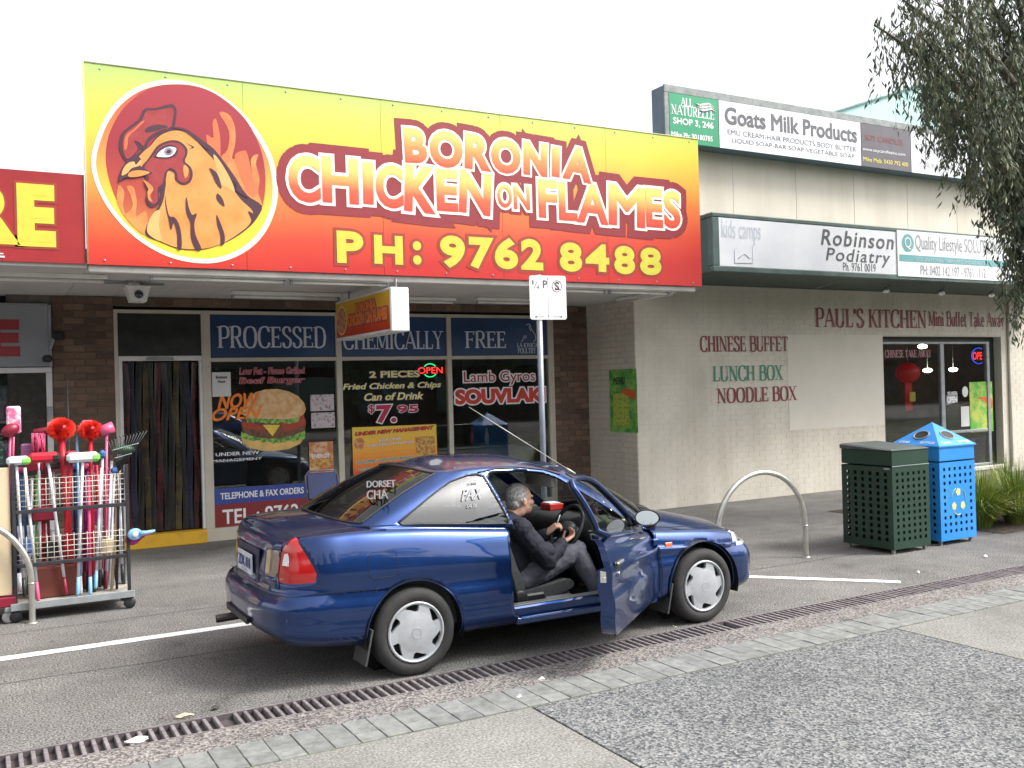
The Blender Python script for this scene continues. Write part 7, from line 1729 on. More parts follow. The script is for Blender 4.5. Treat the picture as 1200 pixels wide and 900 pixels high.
gb = thing('litter_bin', 'dark green perforated steel bin enclosure standing left of the blue bin', 'bin', (8.6, 7.15, 0))
M_GB = wornpaint('bottle green paint', (.012, .040, .024), (.020, .052, .034)); binn(gb, 8.305, 8.885, 6.80, 7.47, 1.085, M_GB, 6, 6, 11, band=.16)
mb = MB(); mb.add([(8.295, 6.79, 1.086), (8.895, 6.79, 1.086), (8.895, 7.48, 1.13), (8.295, 7.48, 1.13), (8.32, 6.82, 1.10), (8.87, 6.82, 1.10), (8.87, 7.46, 1.142), (8.32, 7.46, 1.142), (8.295, 7.48, 1.086), (8.895, 7.48, 1.086)], [(4, 5, 6, 7), (0, 1, 5, 4), (1, 2, 6, 5), (2, 3, 7, 6), (3, 0, 4, 7), (1, 9, 2), (0, 3, 8), (2, 9, 8, 3), (0, 8, 9, 1)]); mb.build('lid', mat('weathered green lid', (.05, .062, .058), .5, sc=3, det=6, col2=(.085, .10, .095), thr=(.4, .65)), gb)
mb = MB(); mb.box(8.305, 8.887, 6.796, 6.799, .918, .926); mb.build('edge_wear', mat('worn edge', (.30, .34, .32), .6), gb)
mb = MB(); mb.box(8.300, 8.3035, 6.83, 6.90, .885, .905); mb.build('maker_plate', M_GREYM, gb)
bb = thing('recycling_bin', 'bright blue perforated recycling bin with a pyramid top beside the green bin', 'bin', (9.42, 7.15, 0))
M_BB = wornpaint('bright blue paint', (.022, .24, .66), (.04, .28, .70)); binn(bb, 9.12, 9.72, 6.845, 7.46, 1.09, M_BB, 6, 6, 10, skip=lambda i, j: 0 < i < 5 and 3 <= j <= 6, band=.17)
ax_, ay_ = 9.42, 7.15; e0, e1, f0, f1 = 9.105, 9.735, 6.83, 7.475
mb = MB(); mb.add([(e0, f0, 1.09), (e1, f0, 1.09), (e1, f1, 1.09), (e0, f1, 1.09), (ax_, ay_, 1.335), (e0, f0, 1.075), (e1, f0, 1.075), (e1, f1, 1.075), (e0, f1, 1.075)], [(0, 1, 4), (1, 2, 4), (2, 3, 4), (3, 0, 4), (5, 6, 1, 0), (6, 7, 2, 1), (7, 8, 3, 2), (8, 5, 0, 3)]); lid = mb.build('lid', M_BB, bb)
def slopefr(P, Q, A): # frame on a roof face: origin mid of the edge
    P, Q, A = V(P), V(Q), V(A); M_ = (P+Q)/2; R_ = (Q-P).normalized(); U_ = (A-M_).normalized(); return frame(M_, R_, U_)
for P, Q in (((e0, f0, 1.09), (e1, f0, 1.09)), ((e0, f1, 1.09), (e0, f0, 1.09))):
    f_ = slopefr(P, Q, (ax_, ay_, 1.335)); mb = MB(); mb.flat([circ((0, .17), .085, .062, 28)], f_, .003, .003); mb.build('opening', M_DARK, lid)
    mb = MB(); mb.tube([f_(.09*cos(a), .17+.067*sin(a), .004) for a in [2*pi*i/28 for i in range(28)]], .008, 6, closed=True); mb.build('rim', mat('rim grey', (.25, .28, .3), .5), lid)
    text('CANS', f_, -.22, .03, -.08, .065, [(0, .003, M_WHITE)], lid, bold=.02); text('BOTTLES', f_, .06, .03, .24, .065, [(0, .003, M_WHITE)], lid, bold=.02)
fe = frame((9.42, 6.845, .47), (1, 0, 0)); M_RY = mat('faded yellow emblem', (.62, .66, .22), .6, var=.15, sc=30)
for k in range(3):
    a0 = pi/2+2*pi*k/3; cx, cz = .085*cos(a0), .085*sin(a0)*1.2
    mb = MB(); mb.flat([[(cx+.042*cos(a0+.3+2*pi*i/5), cz+.048*sin(a0+.3+2*pi*i/5)) for i in range(5)]], fe, .003); mb.build('emblem', M_RY, bb)
    mb = MB(); arc = [fe(.125*cos(a0+.35+.12*i), .125*sin(a0+.35+.12*i)*1.2, .003) for i in range(9)]; mb.tube(arc, .004, 4); mb.build('emblem', M_RY, bb)

# ================================================================== HOOPS, SIGN POST, CHAIR
M_SS = mat('brushed stainless tube', (.50, .50, .46), .3, metal=.75, var=.12, sc=9)
def hoop(lab, xr, y, w, H):
    t = thing('bicycle_hoop', lab, 'bike rack', (xr-w/2, y, 0), 'steel hoops in the pavement'); r = w/2; zc = H-r*.96; pts = [(xr, y, 0), (xr, y, zc*.5), (xr, y, zc)]
    pts += [(xr-r+r*cos(a), y, zc+r*.96*sin(a)) for a in [pi*i/28 for i in range(1, 28)]]+[(xr-w, y, zc), (xr-w, y, zc*.5), (xr-w, y, 0)]
    mb = MB(); mb.tube(pts, .026, 14, caps=False); mb.build('tube', M_SS, t)
    for x in (xr, xr-w): mb = MB(); mb.lathe([(.05, 0), (.05, .006), (.028, .010)], (x, y, 0), n=18); mb.tube([(x, y, zc-.03), (x, y, zc-.015)], .0285, 12); mb.build('collar', M_SS, t)
hoop('stainless steel hoop between the car bonnet and the green bin', 7.514, 7.26, 1.19, .925)
hoop('stainless steel hoop at the left edge in front of the broom trolley', .352, 8.952, 1.19, .925)
ps_ = thing('parking_sign', 'white quarter hour parking and no standing sign on a grey post behind the car', 'sign', (4.98, 8.3, 0))
mb = MB(); mb.tube([(4.98, 8.32, 0), (4.98, 8.32, 2.99)], .030, 12); mb.build('post', mat('galvanised post', (.28, .31, .36), .45, metal=.5, var=.1, sc=8), ps_)
RS = Matrix.Rotation(radians(-9), 3, 'Z'); rv = RS @ V((1, 0, 0)); pf = frame(V((5.062, 8.272, 2.535)), rv); pw, ph = .40, .445
def rrect(w, h, r, cx=0, cz=0): return [(cx+sx_*(w/2-r)+r*cos(a), cz+sz_*(h/2-r)+r*sin(a)) for sx_, sz_, a0 in ((1, 1, 0), (-1, 1, pi/2), (-1, -1, pi), (1, -1, 1.5*pi)) for a in [a0+pi/2*k/5 for k in range(6)]]
pf = frame(V((5.062, 8.272, 2.757)), rv)
mb = MB(); mb.flat([rrect(pw, ph, .025)], pf, 0, .004); plate = mb.build('plate', mat('sign white', (.84, .84, .83), .4, var=.02), ps_)
text('P', pf, -.055, .095, -.005, .175, [(0, .001, M_DGV)], plate, bold=.02); text('1', pf, -.17, .13, -.155, .175, [(0, .001, M_DGV)], plate); text('4', pf, -.125, .085, -.095, .125, [(0, .001, M_DGV)], plate)
mb = MB(); mb.flat([[(-.155, .09), (-.148, .09), (-.112, .165), (-.119, .165)]], pf, .002); mb.build('fraction_bar', M_DGV, plate)
text('S', pf, .075, .075, .125, .16, [(0, .001, M_BLKV)], plate, bold=.03)
mb = MB(); mb.tube([pf(.10+.052*cos(a), .118+.058*sin(a), .002) for a in [2*pi*i/32 for i in range(32)]], .0035, 4, closed=True); mb.tube([pf(.065, .16, .003), pf(.135, .076, .003)], .003, 4); mb.build('prohibition_ring', mat('faded red ring', (.35, .25, .25), .5), plate)
mb = MB(); mb.box(-.001, .001, 0, .001, 0, .001); mb = MB(); mb.flat([[(-.0015, -.2), (.0015, -.2), (.0015, .2), (-.0015, .2)]], pf, .002); mb.build('divider', M_DGV, plate)
for s in (-1, 1):
    mb = MB(); mb.flat([[(s*.05, -.197), (s*.13, -.197), (s*.13, -.207), (s*.155, -.1945), (s*.13, -.182), (s*.13, -.192), (s*.05, -.192)]], pf, .002); mb.build('arrow', M_DGV, plate)
for z in (2.95, 2.57): mb = MB(); mb.lathe([(.008, 0), (.006, .005), (0, .006)], pf(0, z-2.757, 0), pf(0, 0, 1)-pf(0, 0, 0), 8); mb.build('bolt', M_GREYM, plate)
# blue cafe chair behind the car
M_SC = mat('dull chair tube', (.12, .12, .13), .4, metal=.6)
ch_ = thing('cafe_chair', 'blue cafe chair with steel frame under the shop window behind the car boot', 'chair', (3.5, 10.65, 0)); cx, cy = 3.52, 10.72; M_CB = mat('blue chair shell', (.006, .016, .075), .5, sc=4, var=.2)
mb = MB(); mb.bbox(cx-.2, cx+.2, cy-.2, cy+.2, .44, .475, .015); mb.build('seat', M_CB, ch_)
CM = Matrix.Translation(V((cx, cy+.2, .47))) @ Matrix.Rotation(radians(-10), 4, 'X'); mb = MB(); mb.bbox(-.18, .18, -.012, .012, .14, .45, .01, M=CM); mb.build('backrest', M_CB, ch_)
mb = MB(); mb.tube([CM @ V(p) for p in ((-.195, 0, 0), (-.195, 0, .42), (-.15, 0, .475), (.15, 0, .475), (.195, 0, .42), (.195, 0, 0))], .010, 8); mb.build('back_frame', M_SC, ch_)
for sx_ in (-1, 1):
    for sy_ in (-1, 1): mb = MB(); mb.tube([(cx+sx_*.19, cy+sy_*.19, .45), (cx+sx_*.21, cy+sy_*.23, 0)], .012, 8); mb.build('leg', M_SS, ch_)

# ================================================================== BROOM TROLLEY
tr = thing('shop_trolley', 'black framed trolley with white wire baskets full of brooms and mops outside the left shop', 'trolley', (.68, 9.2, 0))
TX0, TX1, TY0, TY1 = .235, 1.125, 9.04, 9.42
M_TF = mat('black trolley steel', (.022, .022, .026), .55, var=.3, sc=12); M_BD = mat('worn timber deck', (.34, .31, .27), .8, var=.25, sc=7); M_WW = mat('cream wire', (.58, .54, .46), .5, var=.1)
mb = MB(); mb.bbox(TX0-.03, TX1+.03, TY0-.03, TY1+.03, .125, .150, .006); mb.build('deck', M_BD, tr)
mb = MB(); mb.bbox(TX0-.04, TX1+.04, TY0-.045, TY0-.03, .105, .165, .003); mb.bbox(TX0-.04, TX1+.04, TY1+.03, TY1+.045, .105, .165, .003); mb.build('deck_rim', M_GREYM, tr)
for x in (TX0, TX1):
    for y in (TY0, TY1):
        mb = MB(); mb.bbox(x-.014, x+.014, y-.014, y+.014, .15, 1.33 if x < .5 else 1.27, .004); mb.build('post', M_TF, tr)
        mb = MB(); mb.lathe([(.0, -.016), (.045, -.016), (.05, -.008), (.05, .008), (.045, .016), (0, .016)], (x, y, .052), (0, 1, 0), 18); mb.bbox(x-.03, x+.03, y-.022, y+.022, .09, .124, .006); mb.build('castor', M_TF, tr)
for z in (.47, .92):
    for y in (TY0, TY1): mb = MB(); mb.bbox(TX0+.014, TX1-.014, y-.010, y+.010, z-.016, z+.016, .003); mb.build('rail', M_TF, tr)
    for x in (TX0, TX1): mb = MB(); mb.bbox(x-.008, x+.008, TY0+.014, TY1-.014, z-.015, z+.015, .003); mb.build('rail', M_TF, tr)
    mb = MB()
    for y in (TY0+.002, TY1-.002):
        k = 0; x = TX0+.04
        while x < TX1-.02: mb.tube([(x, y, z+.02), (x, y, z+.02+(.25 if z > .6 else .22))], .0030, 4); x += .052
        for j in range(6 if z > .6 else 5): mb.tube([(TX0+.02, y, z+.045+j*.045), (TX1-.02, y, z+.045+j*.045)], .0030, 4)
    kind(mb.build('wire_basket', M_WW, tr), 'stuff')
mb = MB(); mb.bbox(TX0+.16, TX0+.5, TY0+.12, TY1-.1, .152, .42, .01); tag(mb.build('carton', mat('red brown carton', (.13, .03, .02), .8), None), 'dark red brown carton on the trolley deck behind the broom handles', 'box')
C = dict(white=(.66, .68, .74), red=(.50, .012, .03), pink=(.62, .09, .20), blue=(.06, .16, .42), sky=(.22, .45, .66), tan=(.52, .42, .28), navy=(.02, .03, .12), lime=(.22, .62, .10), dred=(.22, .01, .03), green=(.03, .12, .05), black=(.02, .02, .022), mag=(.42, .02, .22))
def cm(k): return mat('plastic '+k, C[k], .4, var=.06, sc=12)
def handle(t, top, bot, y0, y1, col, grip=None, r=.0125, gl=.16):
    a, b_ = PY(*top, y0), PY(*bot, y1); b_.z = max(b_.z, .152); d = (a-b_).normalized()
    mb = MB(); mb.tube([b_+d*(gl if grip else 0), a], r, 8); mb.build('handle', cm(col), t)
    if grip: mb = MB(); mb.tube([b_, b_+d*.02, b_+d*gl], [r*.9, r*1.3, r*1.15], 8); mb.build('grip', cm(grip), t)
    return a
def tool(name, lab, cat, top, bot, col, grip, head, y0=9.12, y1=9.15, grp='brooms and mops standing in the trolley', r=.0125):
    a = PY(*top, y0); b_ = PY(*bot, y1); t = thing(name, lab, cat, (b_.x, b_.y, .15), grp); a = handle(t, top, bot, y0, y1, col, grip, r); 
    if head: head(t, a)
    return t
def bristle_ball(col, r):
    def f(t, a):
        mb = MB(); rnd = random.Random(int(a.x*1000)); mb.ball(a+V((0, 0, r*.6)), (r*.62, r*.56, r*.5), 14, 10); mb.build('core', cm(col), t); mb = MB()
        for k in range(2200):
            u, v_ = rnd.uniform(-1, 1), rnd.uniform(0, 2*pi); s = sqrt(1-u*u); n_ = V((s*cos(v_), s*sin(v_)*.9, u*.85)); c = a+V((0, 0, r*.6)); e = n_.orthogonal().normalized()*.006
            mb.add([c+n_*r*.5+e, c+n_*r*.5-e, c+n_*r*rnd.uniform(.95, 1.15)], [(0, 1, 2)])
        kind(mb.build('bristles', mat('bristle red', (.78, .035, .02), .5), t, fix=False), 'stuff')
    return f
def thead(wl, wr, h, col, endcol=None, d=.05):
    def f(t, a):
        mb = MB(); mb.bbox(a.x-wl, a.x+wr, a.y-d, a.y+d, a.z-h*.3, a.z+h*.7, h*.3); mb.build('head', cm(col), t)
        if endcol: mb = MB(); mb.bbox(a.x+wr-.075, a.x+wr+.008, a.y-d-.004, a.y+d+.004, a.z-h*.28, a.z+h*.62, h*.28); mb.build('end_cap', cm(endcol), t)
    return f
def mophead(col, w, L_):
    def f(t, a):
        mb = MB(); rnd = random.Random(int(a.z*999))
        for k in range(60):
            x = a.x+rnd.uniform(-w, w); y = a.y+rnd.uniform(-.05, .05); mb.tube([(a.x+(x-a.x)*.5, y, a.z+.03), (x, y, a.z+.05+rnd.uniform(0, .03)), (x+rnd.uniform(-.02, .02), y-.02, a.z-L_*rnd.uniform(.4, 1))], .006, 4)
        kind(mb.build('strands', cm(col), t), 'stuff')
    return f
tool('broom', 'white and lime flat broom head, leftmost in the trolley', 'broom', (19, 542), (29, 699), 'white', 'black', thead(.075, .10, .075, 'white', 'lime'), 9.08, 9.1)
tool('broom', 'white handled broom with pink grip leaning at the trolley left end', 'broom', (29, 548), (45, 704), 'white', 'pink', None, 9.07, 9.08)
tool('broom', 'wide red and black broom head lying across the trolley top', 'broom', (56, 538), (78, 697), 'white', 'dred', thead(.15, .09, .085, 'red', 'black', .06), 9.1, 9.12)
tool('duster', 'round red bristle duster, left of the two, on a thick red pole', 'duster', (72, 512), (86, 695), 'red', 'dred', bristle_ball('red', .115), 9.22, 9.2, r=.028)
tool('duster', 'round red bristle duster, right of the two, above the trolley', 'duster', (106, 512), (110, 695), 'red', 'black', bristle_ball('red', .10), 9.2, 9.2, r=.018)
tool('broom', 'white squeegee broom with lime end and wide head at the middle of the trolley', 'broom', (97, 538), (91, 698), 'white', 'sky', thead(.13, .13, .085, 'white', 'lime'), 9.08, 9.09)
tool('broom', 'red broom with short red block beside the white wide head', 'broom', (84, 535), (72, 695), 'red', 'black', thead(.05, .05, .07, 'red', 'black'), 9.14, 9.2, r=.016)
tool('mop', 'pale blue handled mop with white tip standing behind the white squeegee', 'mop', (90, 510), (95, 699), 'sky', 'white', None, 9.25, 9.15, r=.011)
tool('mop', 'blue capped white mop handle right of the lime ended head', 'mop', (120, 534), (117, 688), 'white', 'black', thead(.03, .03, .07, 'blue'), 9.16, 9.25)
tool('mop', 'white mop handle leaning right behind the rake', 'mop', (131, 540), (124, 690), 'white', 'dred', None, 9.3, 9.25)
tool('rake_handle', 'tan timber pole near the right end of the trolley', 'pole', (140, 545), (131, 690), 'tan', None, None, 9.12, 9.2)
tool('mop', 'white mop handle with black tip at the right end of the trolley', 'mop', (139, 556), (144, 682), 'white', 'black', None, 9.1, 9.12)
tool('broom', 'red pole with pale blue lower end near the middle right of the trolley', 'broom', (104, 560), (106, 699), 'pink', 'sky', None, 9.07, 9.07)
tool('mop', 'purple pole inside the trolley behind the red dusters', 'mop', (108, 545), (104, 694), 'mag', 'black', None, 9.3, 9.28, r=.02)
tool('broom', 'navy pole at the far left inside the trolley', 'broom', (12, 556), (24, 693), 'navy', 'white', None, 9.3, 9.3, r=.016)
tool('mop', 'white pole crossing behind the left white broom', 'mop', (38, 560), (33, 695), 'white', 'green', None, 9.28, 9.3)
tool('duster', 'pink cylinder headed duster beside the right red bristle duster', 'duster', (125, 507), (123, 690), 'pink', 'black', lambda t, a: MB().lathe([(.0, -.06), (.045, -.055), (.05, .06), (.0, .062)], a+V((0, 0, .03)), (1, 0, .35), 16).build('roller', cm('pink'), t), 9.18, 9.3)
tool('duster', 'dark red roller headed duster behind the left red bristle duster', 'duster', (52, 508), (60, 693), 'dred', 'black', lambda t, a: MB().lathe([(.0, -.09), (.033, -.085), (.035, .09), (.0, .092)], a+V((0, 0, .02)), (1, 0, .12), 16).build('roller', cm('dred'), t), 9.3, 9.3)
tool('mop', 'pink stringy mop head hanging over the left middle of the trolley', 'mop', (45, 518), (48, 695), 'white', 'pink', mophead('pink', .05, .11), 9.24, 9.3)
for i, (tp_, bt, cl, gp, y0, y1, r, lab) in enumerate((((50, 556), (52, 694), 'red', 'black', 9.34, 9.3, .018, 'red pole behind the pink mop strings'), ((62, 550), (70, 690), 'white', 'black', 9.36, 9.34, .012, 'white pole behind the wide red and black head'),
    ((80, 545), (80, 693), 'dred', 'black', 9.3, 9.28, .022, 'dark red broad pole beneath the left red bristle duster'), ((88, 548), (88, 692), 'navy', 'blue', 9.34, 9.3, .014, 'navy pole behind the white wide head'), ((113, 545), (120, 686), 'red', 'black', 9.3, 9.34, .016, 'red pole between the two blue capped handles'),
    ((101, 548), (99, 690), 'mag', 'dred', 9.36, 9.36, .018, 'magenta pole right of the white squeegee'), ((126, 548), (137, 682), 'pink', 'black', 9.36, 9.36, .013, 'pink pole at the right end behind the rake handle'), ((134, 552), (128, 684), 'white', None, 9.32, 9.36, .012, 'short white pole at the right end beside the tan pole'),
    ((43, 556), (42, 690), 'lime', 'white', 9.36, 9.34, .010, 'thin lime pole left of the pink mop strings'), ((24, 552), (36, 690), 'blue', 'white', 9.36, 9.36, .012, 'blue pole at the left end behind the lime broom head'), ((119, 548), (112, 690), 'white', 'sky', 9.1, 9.1, .012, 'white pole with pale blue foot before the right red pole'))):
    tool('mop', lab, 'mop', tp_, bt, cl, gp, thead(.035, .035, .05, ('dred', 'pink', 'mag', 'blue')[i % 4]) if i % 2 else None, y0, y1, r=r)
for px, cl, sz, lab in (((40, 547), 'dred', (.07, .03, .04), 'dark red brush block under the red and black broom head'), ((102, 497), 'pink', (.045, .03, .035), 'pink brush block between the two red bristle dusters'), ((66, 545), 'black', (.06, .04, .03), 'black scrubbing brush at the foot of the left red duster'), ((52, 602), 'dred', (.10, .04, .06), 'dark red packet in the upper wire basket'), ((110, 604), 'mag', (.07, .04, .05), 'magenta packet in the upper wire basket'), ((30, 640), 'blue', (.05, .04, .06), 'blue packet in the lower wire basket'), ((70, 643), 'black', (.12, .03, .07), 'black packet in the lower wire basket behind the red pole'), ((126, 640), 'tan', (.07, .03, .07), 'tan packet in the lower wire basket near the rake end')):
    c = PY(*px, 9.27); mb = MB(); mb.bbox(c.x-sz[0], c.x+sz[0], c.y-sz[1], c.y+sz[1], c.z-sz[2], c.z+sz[2], .012, ); tag(mb.build('brush_block' if 'brush' in lab else 'packet', cm(cl)), lab, 'brush' if 'brush' in lab else 'packet')
# leaf rake
t = thing('leaf_rake', 'black and green leaf rake fan sticking out at the right end of the trolley', 'rake', (1.12, 9.1, .6), None); a = PY(139, 553, 9.05)
mb = MB(); mb.tube([PY(137, 690, 9.2), a], .012, 8); mb.build('handle', cm('black'), t)
for i in range(13):
    u = i/12; e = PY(lerp(127, 172, u), lerp(517, 505, u), 9.02); m1 = a.lerp(e, .55)+V((0, -.02, 0)); mb = MB(); mb.tube([a, m1, e, e+V((-.012, .02, .012))], .0042, 5); mb.build('tine', cm('black'), t)
mb = MB(); 
for k in (.45, .7): mb.tube([a.lerp(PY(lerp(127, 172, i/12), lerp(517, 505, i/12), 9.02), k)+V((0, -.018, 0)) for i in range(13)], .005, 5)
mb.build('brace', M_GREYM, t)
t = thing('dustpan_brush', 'dark green brush head resting behind the rake fan', 'brush', (1.1, 9.25, 1.4)); c = PY(145, 527, 9.25); mb = MB(); mb.ball(c, (.10, .05, .042), 14, 8); mb.build('head', cm('green'), t); mb = MB(); mb.tube([c+V((0, 0, -.03)), c+V((-.02, .02, -.5))], .012, 8); mb.build('handle', cm('black'), t)
for px, cl, lab in (((166, 626), 'sky', 'pale blue dustpan scoop hung on the right side of the trolley'), ((163, 632), 'mag', 'magenta dustpan scoop hung behind the pale blue one')):
    t = thing('scoop', lab, 'scoop', tuple(PY(*px, 9.0 if cl == 'sky' else 9.06))); c = PY(px[0]-8, px[1], 9.0 if cl == 'sky' else 9.06)
    mb = MB(); mb.ball(c, (.062, .02, .052), 16, 10); mb.tube([c+V((.04, 0, .0)), c+V((.10, 0, .006 if cl == 'sky' else .03)), c+V((.17, 0, .015 if cl == 'sky' else .05))], [.03, .016, .012], 10); mb.build('bowl', cm(cl), t)
    if cl == 'sky': mb = MB(); mb.lathe([(.026, 0), (.02, .004), (0, .005)], c+V((0, -.02, 0)), (0, -1, 0), 14); mb.build('sticker', cm('white'), t)
t = thing('wrapped_mop_refill', 'pink and white packaged mop refill hanging at the top left by the window', 'package', (.25, 9.1, 1.6)); c = PY(16, 494, 9.12)
mb = MB(); mb.bbox(c.x-.055, c.x+.055, c.y-.02, c.y+.02, c.z-.10, c.z+.13, .012); mb.build('packet', mat('pink white packet', (.62, .12, .26), .35, sc=22, col2=(.75, .62, .66), thr=(.45, .6)), t); mb = MB(); mb.tube([PY(16, 512, 9.12), PY(14, 560, 9.2)], .01, 6); mb.build('stick', cm('pink'), t)
t = thing('cushion_mop', 'dark red cushion shaped mop head at the far top left', 'mop', (.2, 9.0, 1.6)); c = PY(12, 504, 9.02); mb = MB(); mb.ball(c, (.075, .05, .052), 14, 10, M=Matrix.Rotation(-.5, 3, 'Y')); mb.build('pad', cm('dred'), t); mb = MB(); mb.tube([c+V((0, .02, -.03)), PY(10, 600, 9.1)], .011, 6); mb.build('handle', cm('pink'), t)
t = thing('wrapped_cloth', 'mauve packet lying behind the red broom head', 'package', (.4, 9.3, 1.35)); c = PY(32, 528, 9.32); mb = MB(); mb.bbox(c.x-.05, c.x+.06, c.y-.02, c.y+.02, c.z-.12, c.z+.06, .012); mb.build('packet', mat('mauve packet', (.38, .14, .30), .4), t)
# second trolley: tan board on red base, at the frame edge
t2 = thing('display_board_trolley', 'tan board display on a red wheeled base at the left picture edge', 'trolley', (0, 9.15, 0)); xr_ = PY(13, 640, 9.05).x
mb = MB(); mb.bbox(-.45, xr_, 9.05, 9.09, .235, 1.30, .004); mb.build('board', mat('tan board', (.62, .50, .33), .6, var=.06, sc=2), t2)
mb = MB(); mb.bbox(-.47, xr_+.03, 9.02, 9.45, .14, .222, .008); mb.build('base', cm('dred'), t2)
mb = MB(); mb.lathe([(0, -.016), (.042, -.016), (.052, -.008), (.052, .008), (.042, .016), (0, .016)], (xr_-.03, 9.05, .055), (0, 1, 0), 20); mb.build('castor', mat('grey castor', (.28, .28, .28), .5), t2); mb = MB(); mb.bbox(xr_-.06, xr_, 9.02, 9.08, .10, .139, .006); mb.build('castor_bracket', M_GREYM, t2)
t3 = thing('wire_stand', 'green and black slatted goods above the tan board at the left picture edge', 'stand', (0, 9.2, 1.3))
for i in range(7): c = PY(0, 514+i*4.5, 9.15); mb = MB(); mb.bbox(-.3, PY(3, 520, 9.15).x, 9.13, 9.2, c.z-.009, c.z+.009, .003); mb.build('slat', cm('green' if i % 2 else 'black'), t3)

# ================================================================== TREE AND STRAPPY PLANTS
M_LEAF = mat('grey green gum leaf', (.050, .068, .040), .6, sc=1.6, det=5, col2=(.11, .135, .075), thr=(.35, .65)); M_LEAF2 = mat('olive gum leaf', (.075, .095, .035), .6, sc=2.5, col2=(.16, .15, .065), thr=(.45, .7)); M_BARK = mat('grey brown bark', (.10, .085, .07), .9, var=.3, sc=7, bump=1, bsc=18)
def gumtree(name, lab, base, H, limbs, seed, dens=1.0, group=None, nl=1.0, lw=1.0):
    rnd = random.Random(seed); t = thing(name, lab, 'tree', base, group); B = V(base); mb = MB()
    tp = [B, B+V((.03, .02, H*.22)), B+V((-.06, .03, H*.45)), B+V((-.25, .05, H*.66)), B+V((-.35, .05, H*.85))]; rt = [.22, .17, .14, .10, .05]
    mb.tube(tp, rt, 12); trk = mb.build('trunk', M_BARK, t)
    lv = MB(); lv2 = MB()
    def leaf(p, L_, w, tilt):
        d = V((tilt[0], tilt[1], -1)).normalized(); s = d.cross(V((rnd.uniform(-1, 1), rnd.uniform(-1, 1), .2))).normalized()*w; m_ = p+d*L_*.45; e = p+d*L_+V((tilt[0]*.2*L_, tilt[1]*.2*L_, 0))
        (lv if rnd.random() < .72 else lv2).add([p, m_+s, e, m_-s], [(0, 1, 2, 3)])
    for (end, f0) in limbs:
        E_ = V(end); s0 = B+V((-.1, .03, H*f0)); mid = s0.lerp(E_, .5)+V((rnd.uniform(-.15, .15), rnd.uniform(-.2, .2), .35)); n_ = 14; path = []
        for i in range(n_+1):
            u = i/n_; path.append(s0*(1-u)**2+mid*2*u*(1-u)+E_*u*u+V((rnd.uniform(-.03, .03),)*3)*(u > 0))
        mb = MB(); mb.tube(path, [lerp(.075, .010, i/n_) for i in range(n_+1)], 8); mb.build('limb', M_BARK, t)
        for q in range(int(46*dens)):
            u = rnd.uniform(.22, 1.0)**.8; i = min(int(u*n_), n_-1); p = path[i].lerp(path[i+1], u*n_-i)
            # side twig then hanging strand
            a_ = rnd.uniform(0, 2*pi); r_ = rnd.uniform(.05, .42); tw = p+V((cos(a_)*r_, sin(a_)*r_, rnd.uniform(-.05, .28))); Ls = rnd.uniform(.25, .85)*(1+.3*u); w0 = rnd.uniform(-.22, .22); w1 = rnd.uniform(-.2, .2)
            pts = [p, tw]+[tw+V((w0*s*Ls, w1*s*Ls, -Ls*s**1.2)) for s in (.3, .65, 1)]
            if rnd.random() < .55:
                mbx = twigs; mbx.tube(pts, [.006, .005, .004, .003, .002], 4, caps=False)
            for s_ in range(int((22+Ls*34)*nl)):
                v_ = rnd.uniform(.15, 1)*4; j = min(int(v_), 3); c = pts[j].lerp(pts[j+1], v_-j)+V((rnd.gauss(0, .035), rnd.gauss(0, .035), rnd.gauss(0, .03)))
                leaf(c, rnd.uniform(.055, .115)*lw, rnd.uniform(.007, .0135)*lw, (rnd.uniform(-.55, .55)+w0*.4, rnd.uniform(-.55, .55)))
    return t, lv, lv2
twigs = MB()
LM = []
for px, py, Y, f0 in ((1022, 28, 7.5, .62), (1050, -5, 7.9, .68), (1068, 40, 7.3, .60), (1092, 5, 7.0, .72), (1082, 100, 7.7, .50), (1105, 60, 8.2, .60), (1110, 135, 7.3, .48), (1130, 90, 7.0, .52), (1140, 20, 7.9, .66), (1140, 165, 7.9, .44), (1160, 110, 7.4, .5), (1165, 205, 7.6, .42), (1178, 60, 8.0, .62), (1185, 150, 7.1, .46), (1190, 235, 7.9, .40), (1196, 290, 7.5, .36), (1200, 200, 7.3, .42), (1120, -50, 7.6, .75), (1180, -30, 7.4, .75), (1205, 345, 7.65, .33), (1250, 120, 8.0, .5), (1290, 40, 7.4, .6), (1300, 200, 8.0, .45), (1212, 20, 7.9, .7)):
    LM.append((tuple(PY(px+(2 if px < 1060 else 8), py, Y)), f0))
t, lv, lv2 = gumtree('gum_tree', 'weeping grey green gum tree at the right edge beside the restaurant window', (12.55, 7.62, 0), 7.2, LM, 5, .86, None, .70, 1.2)
cr = kind(lv.build('crown', M_LEAF, t, fix=False), 'stuff'); kind(lv2.build('crown', M_LEAF2, t, fix=False), 'stuff'); kind(twigs.build('twigs', M_BARK, t), 'stuff')
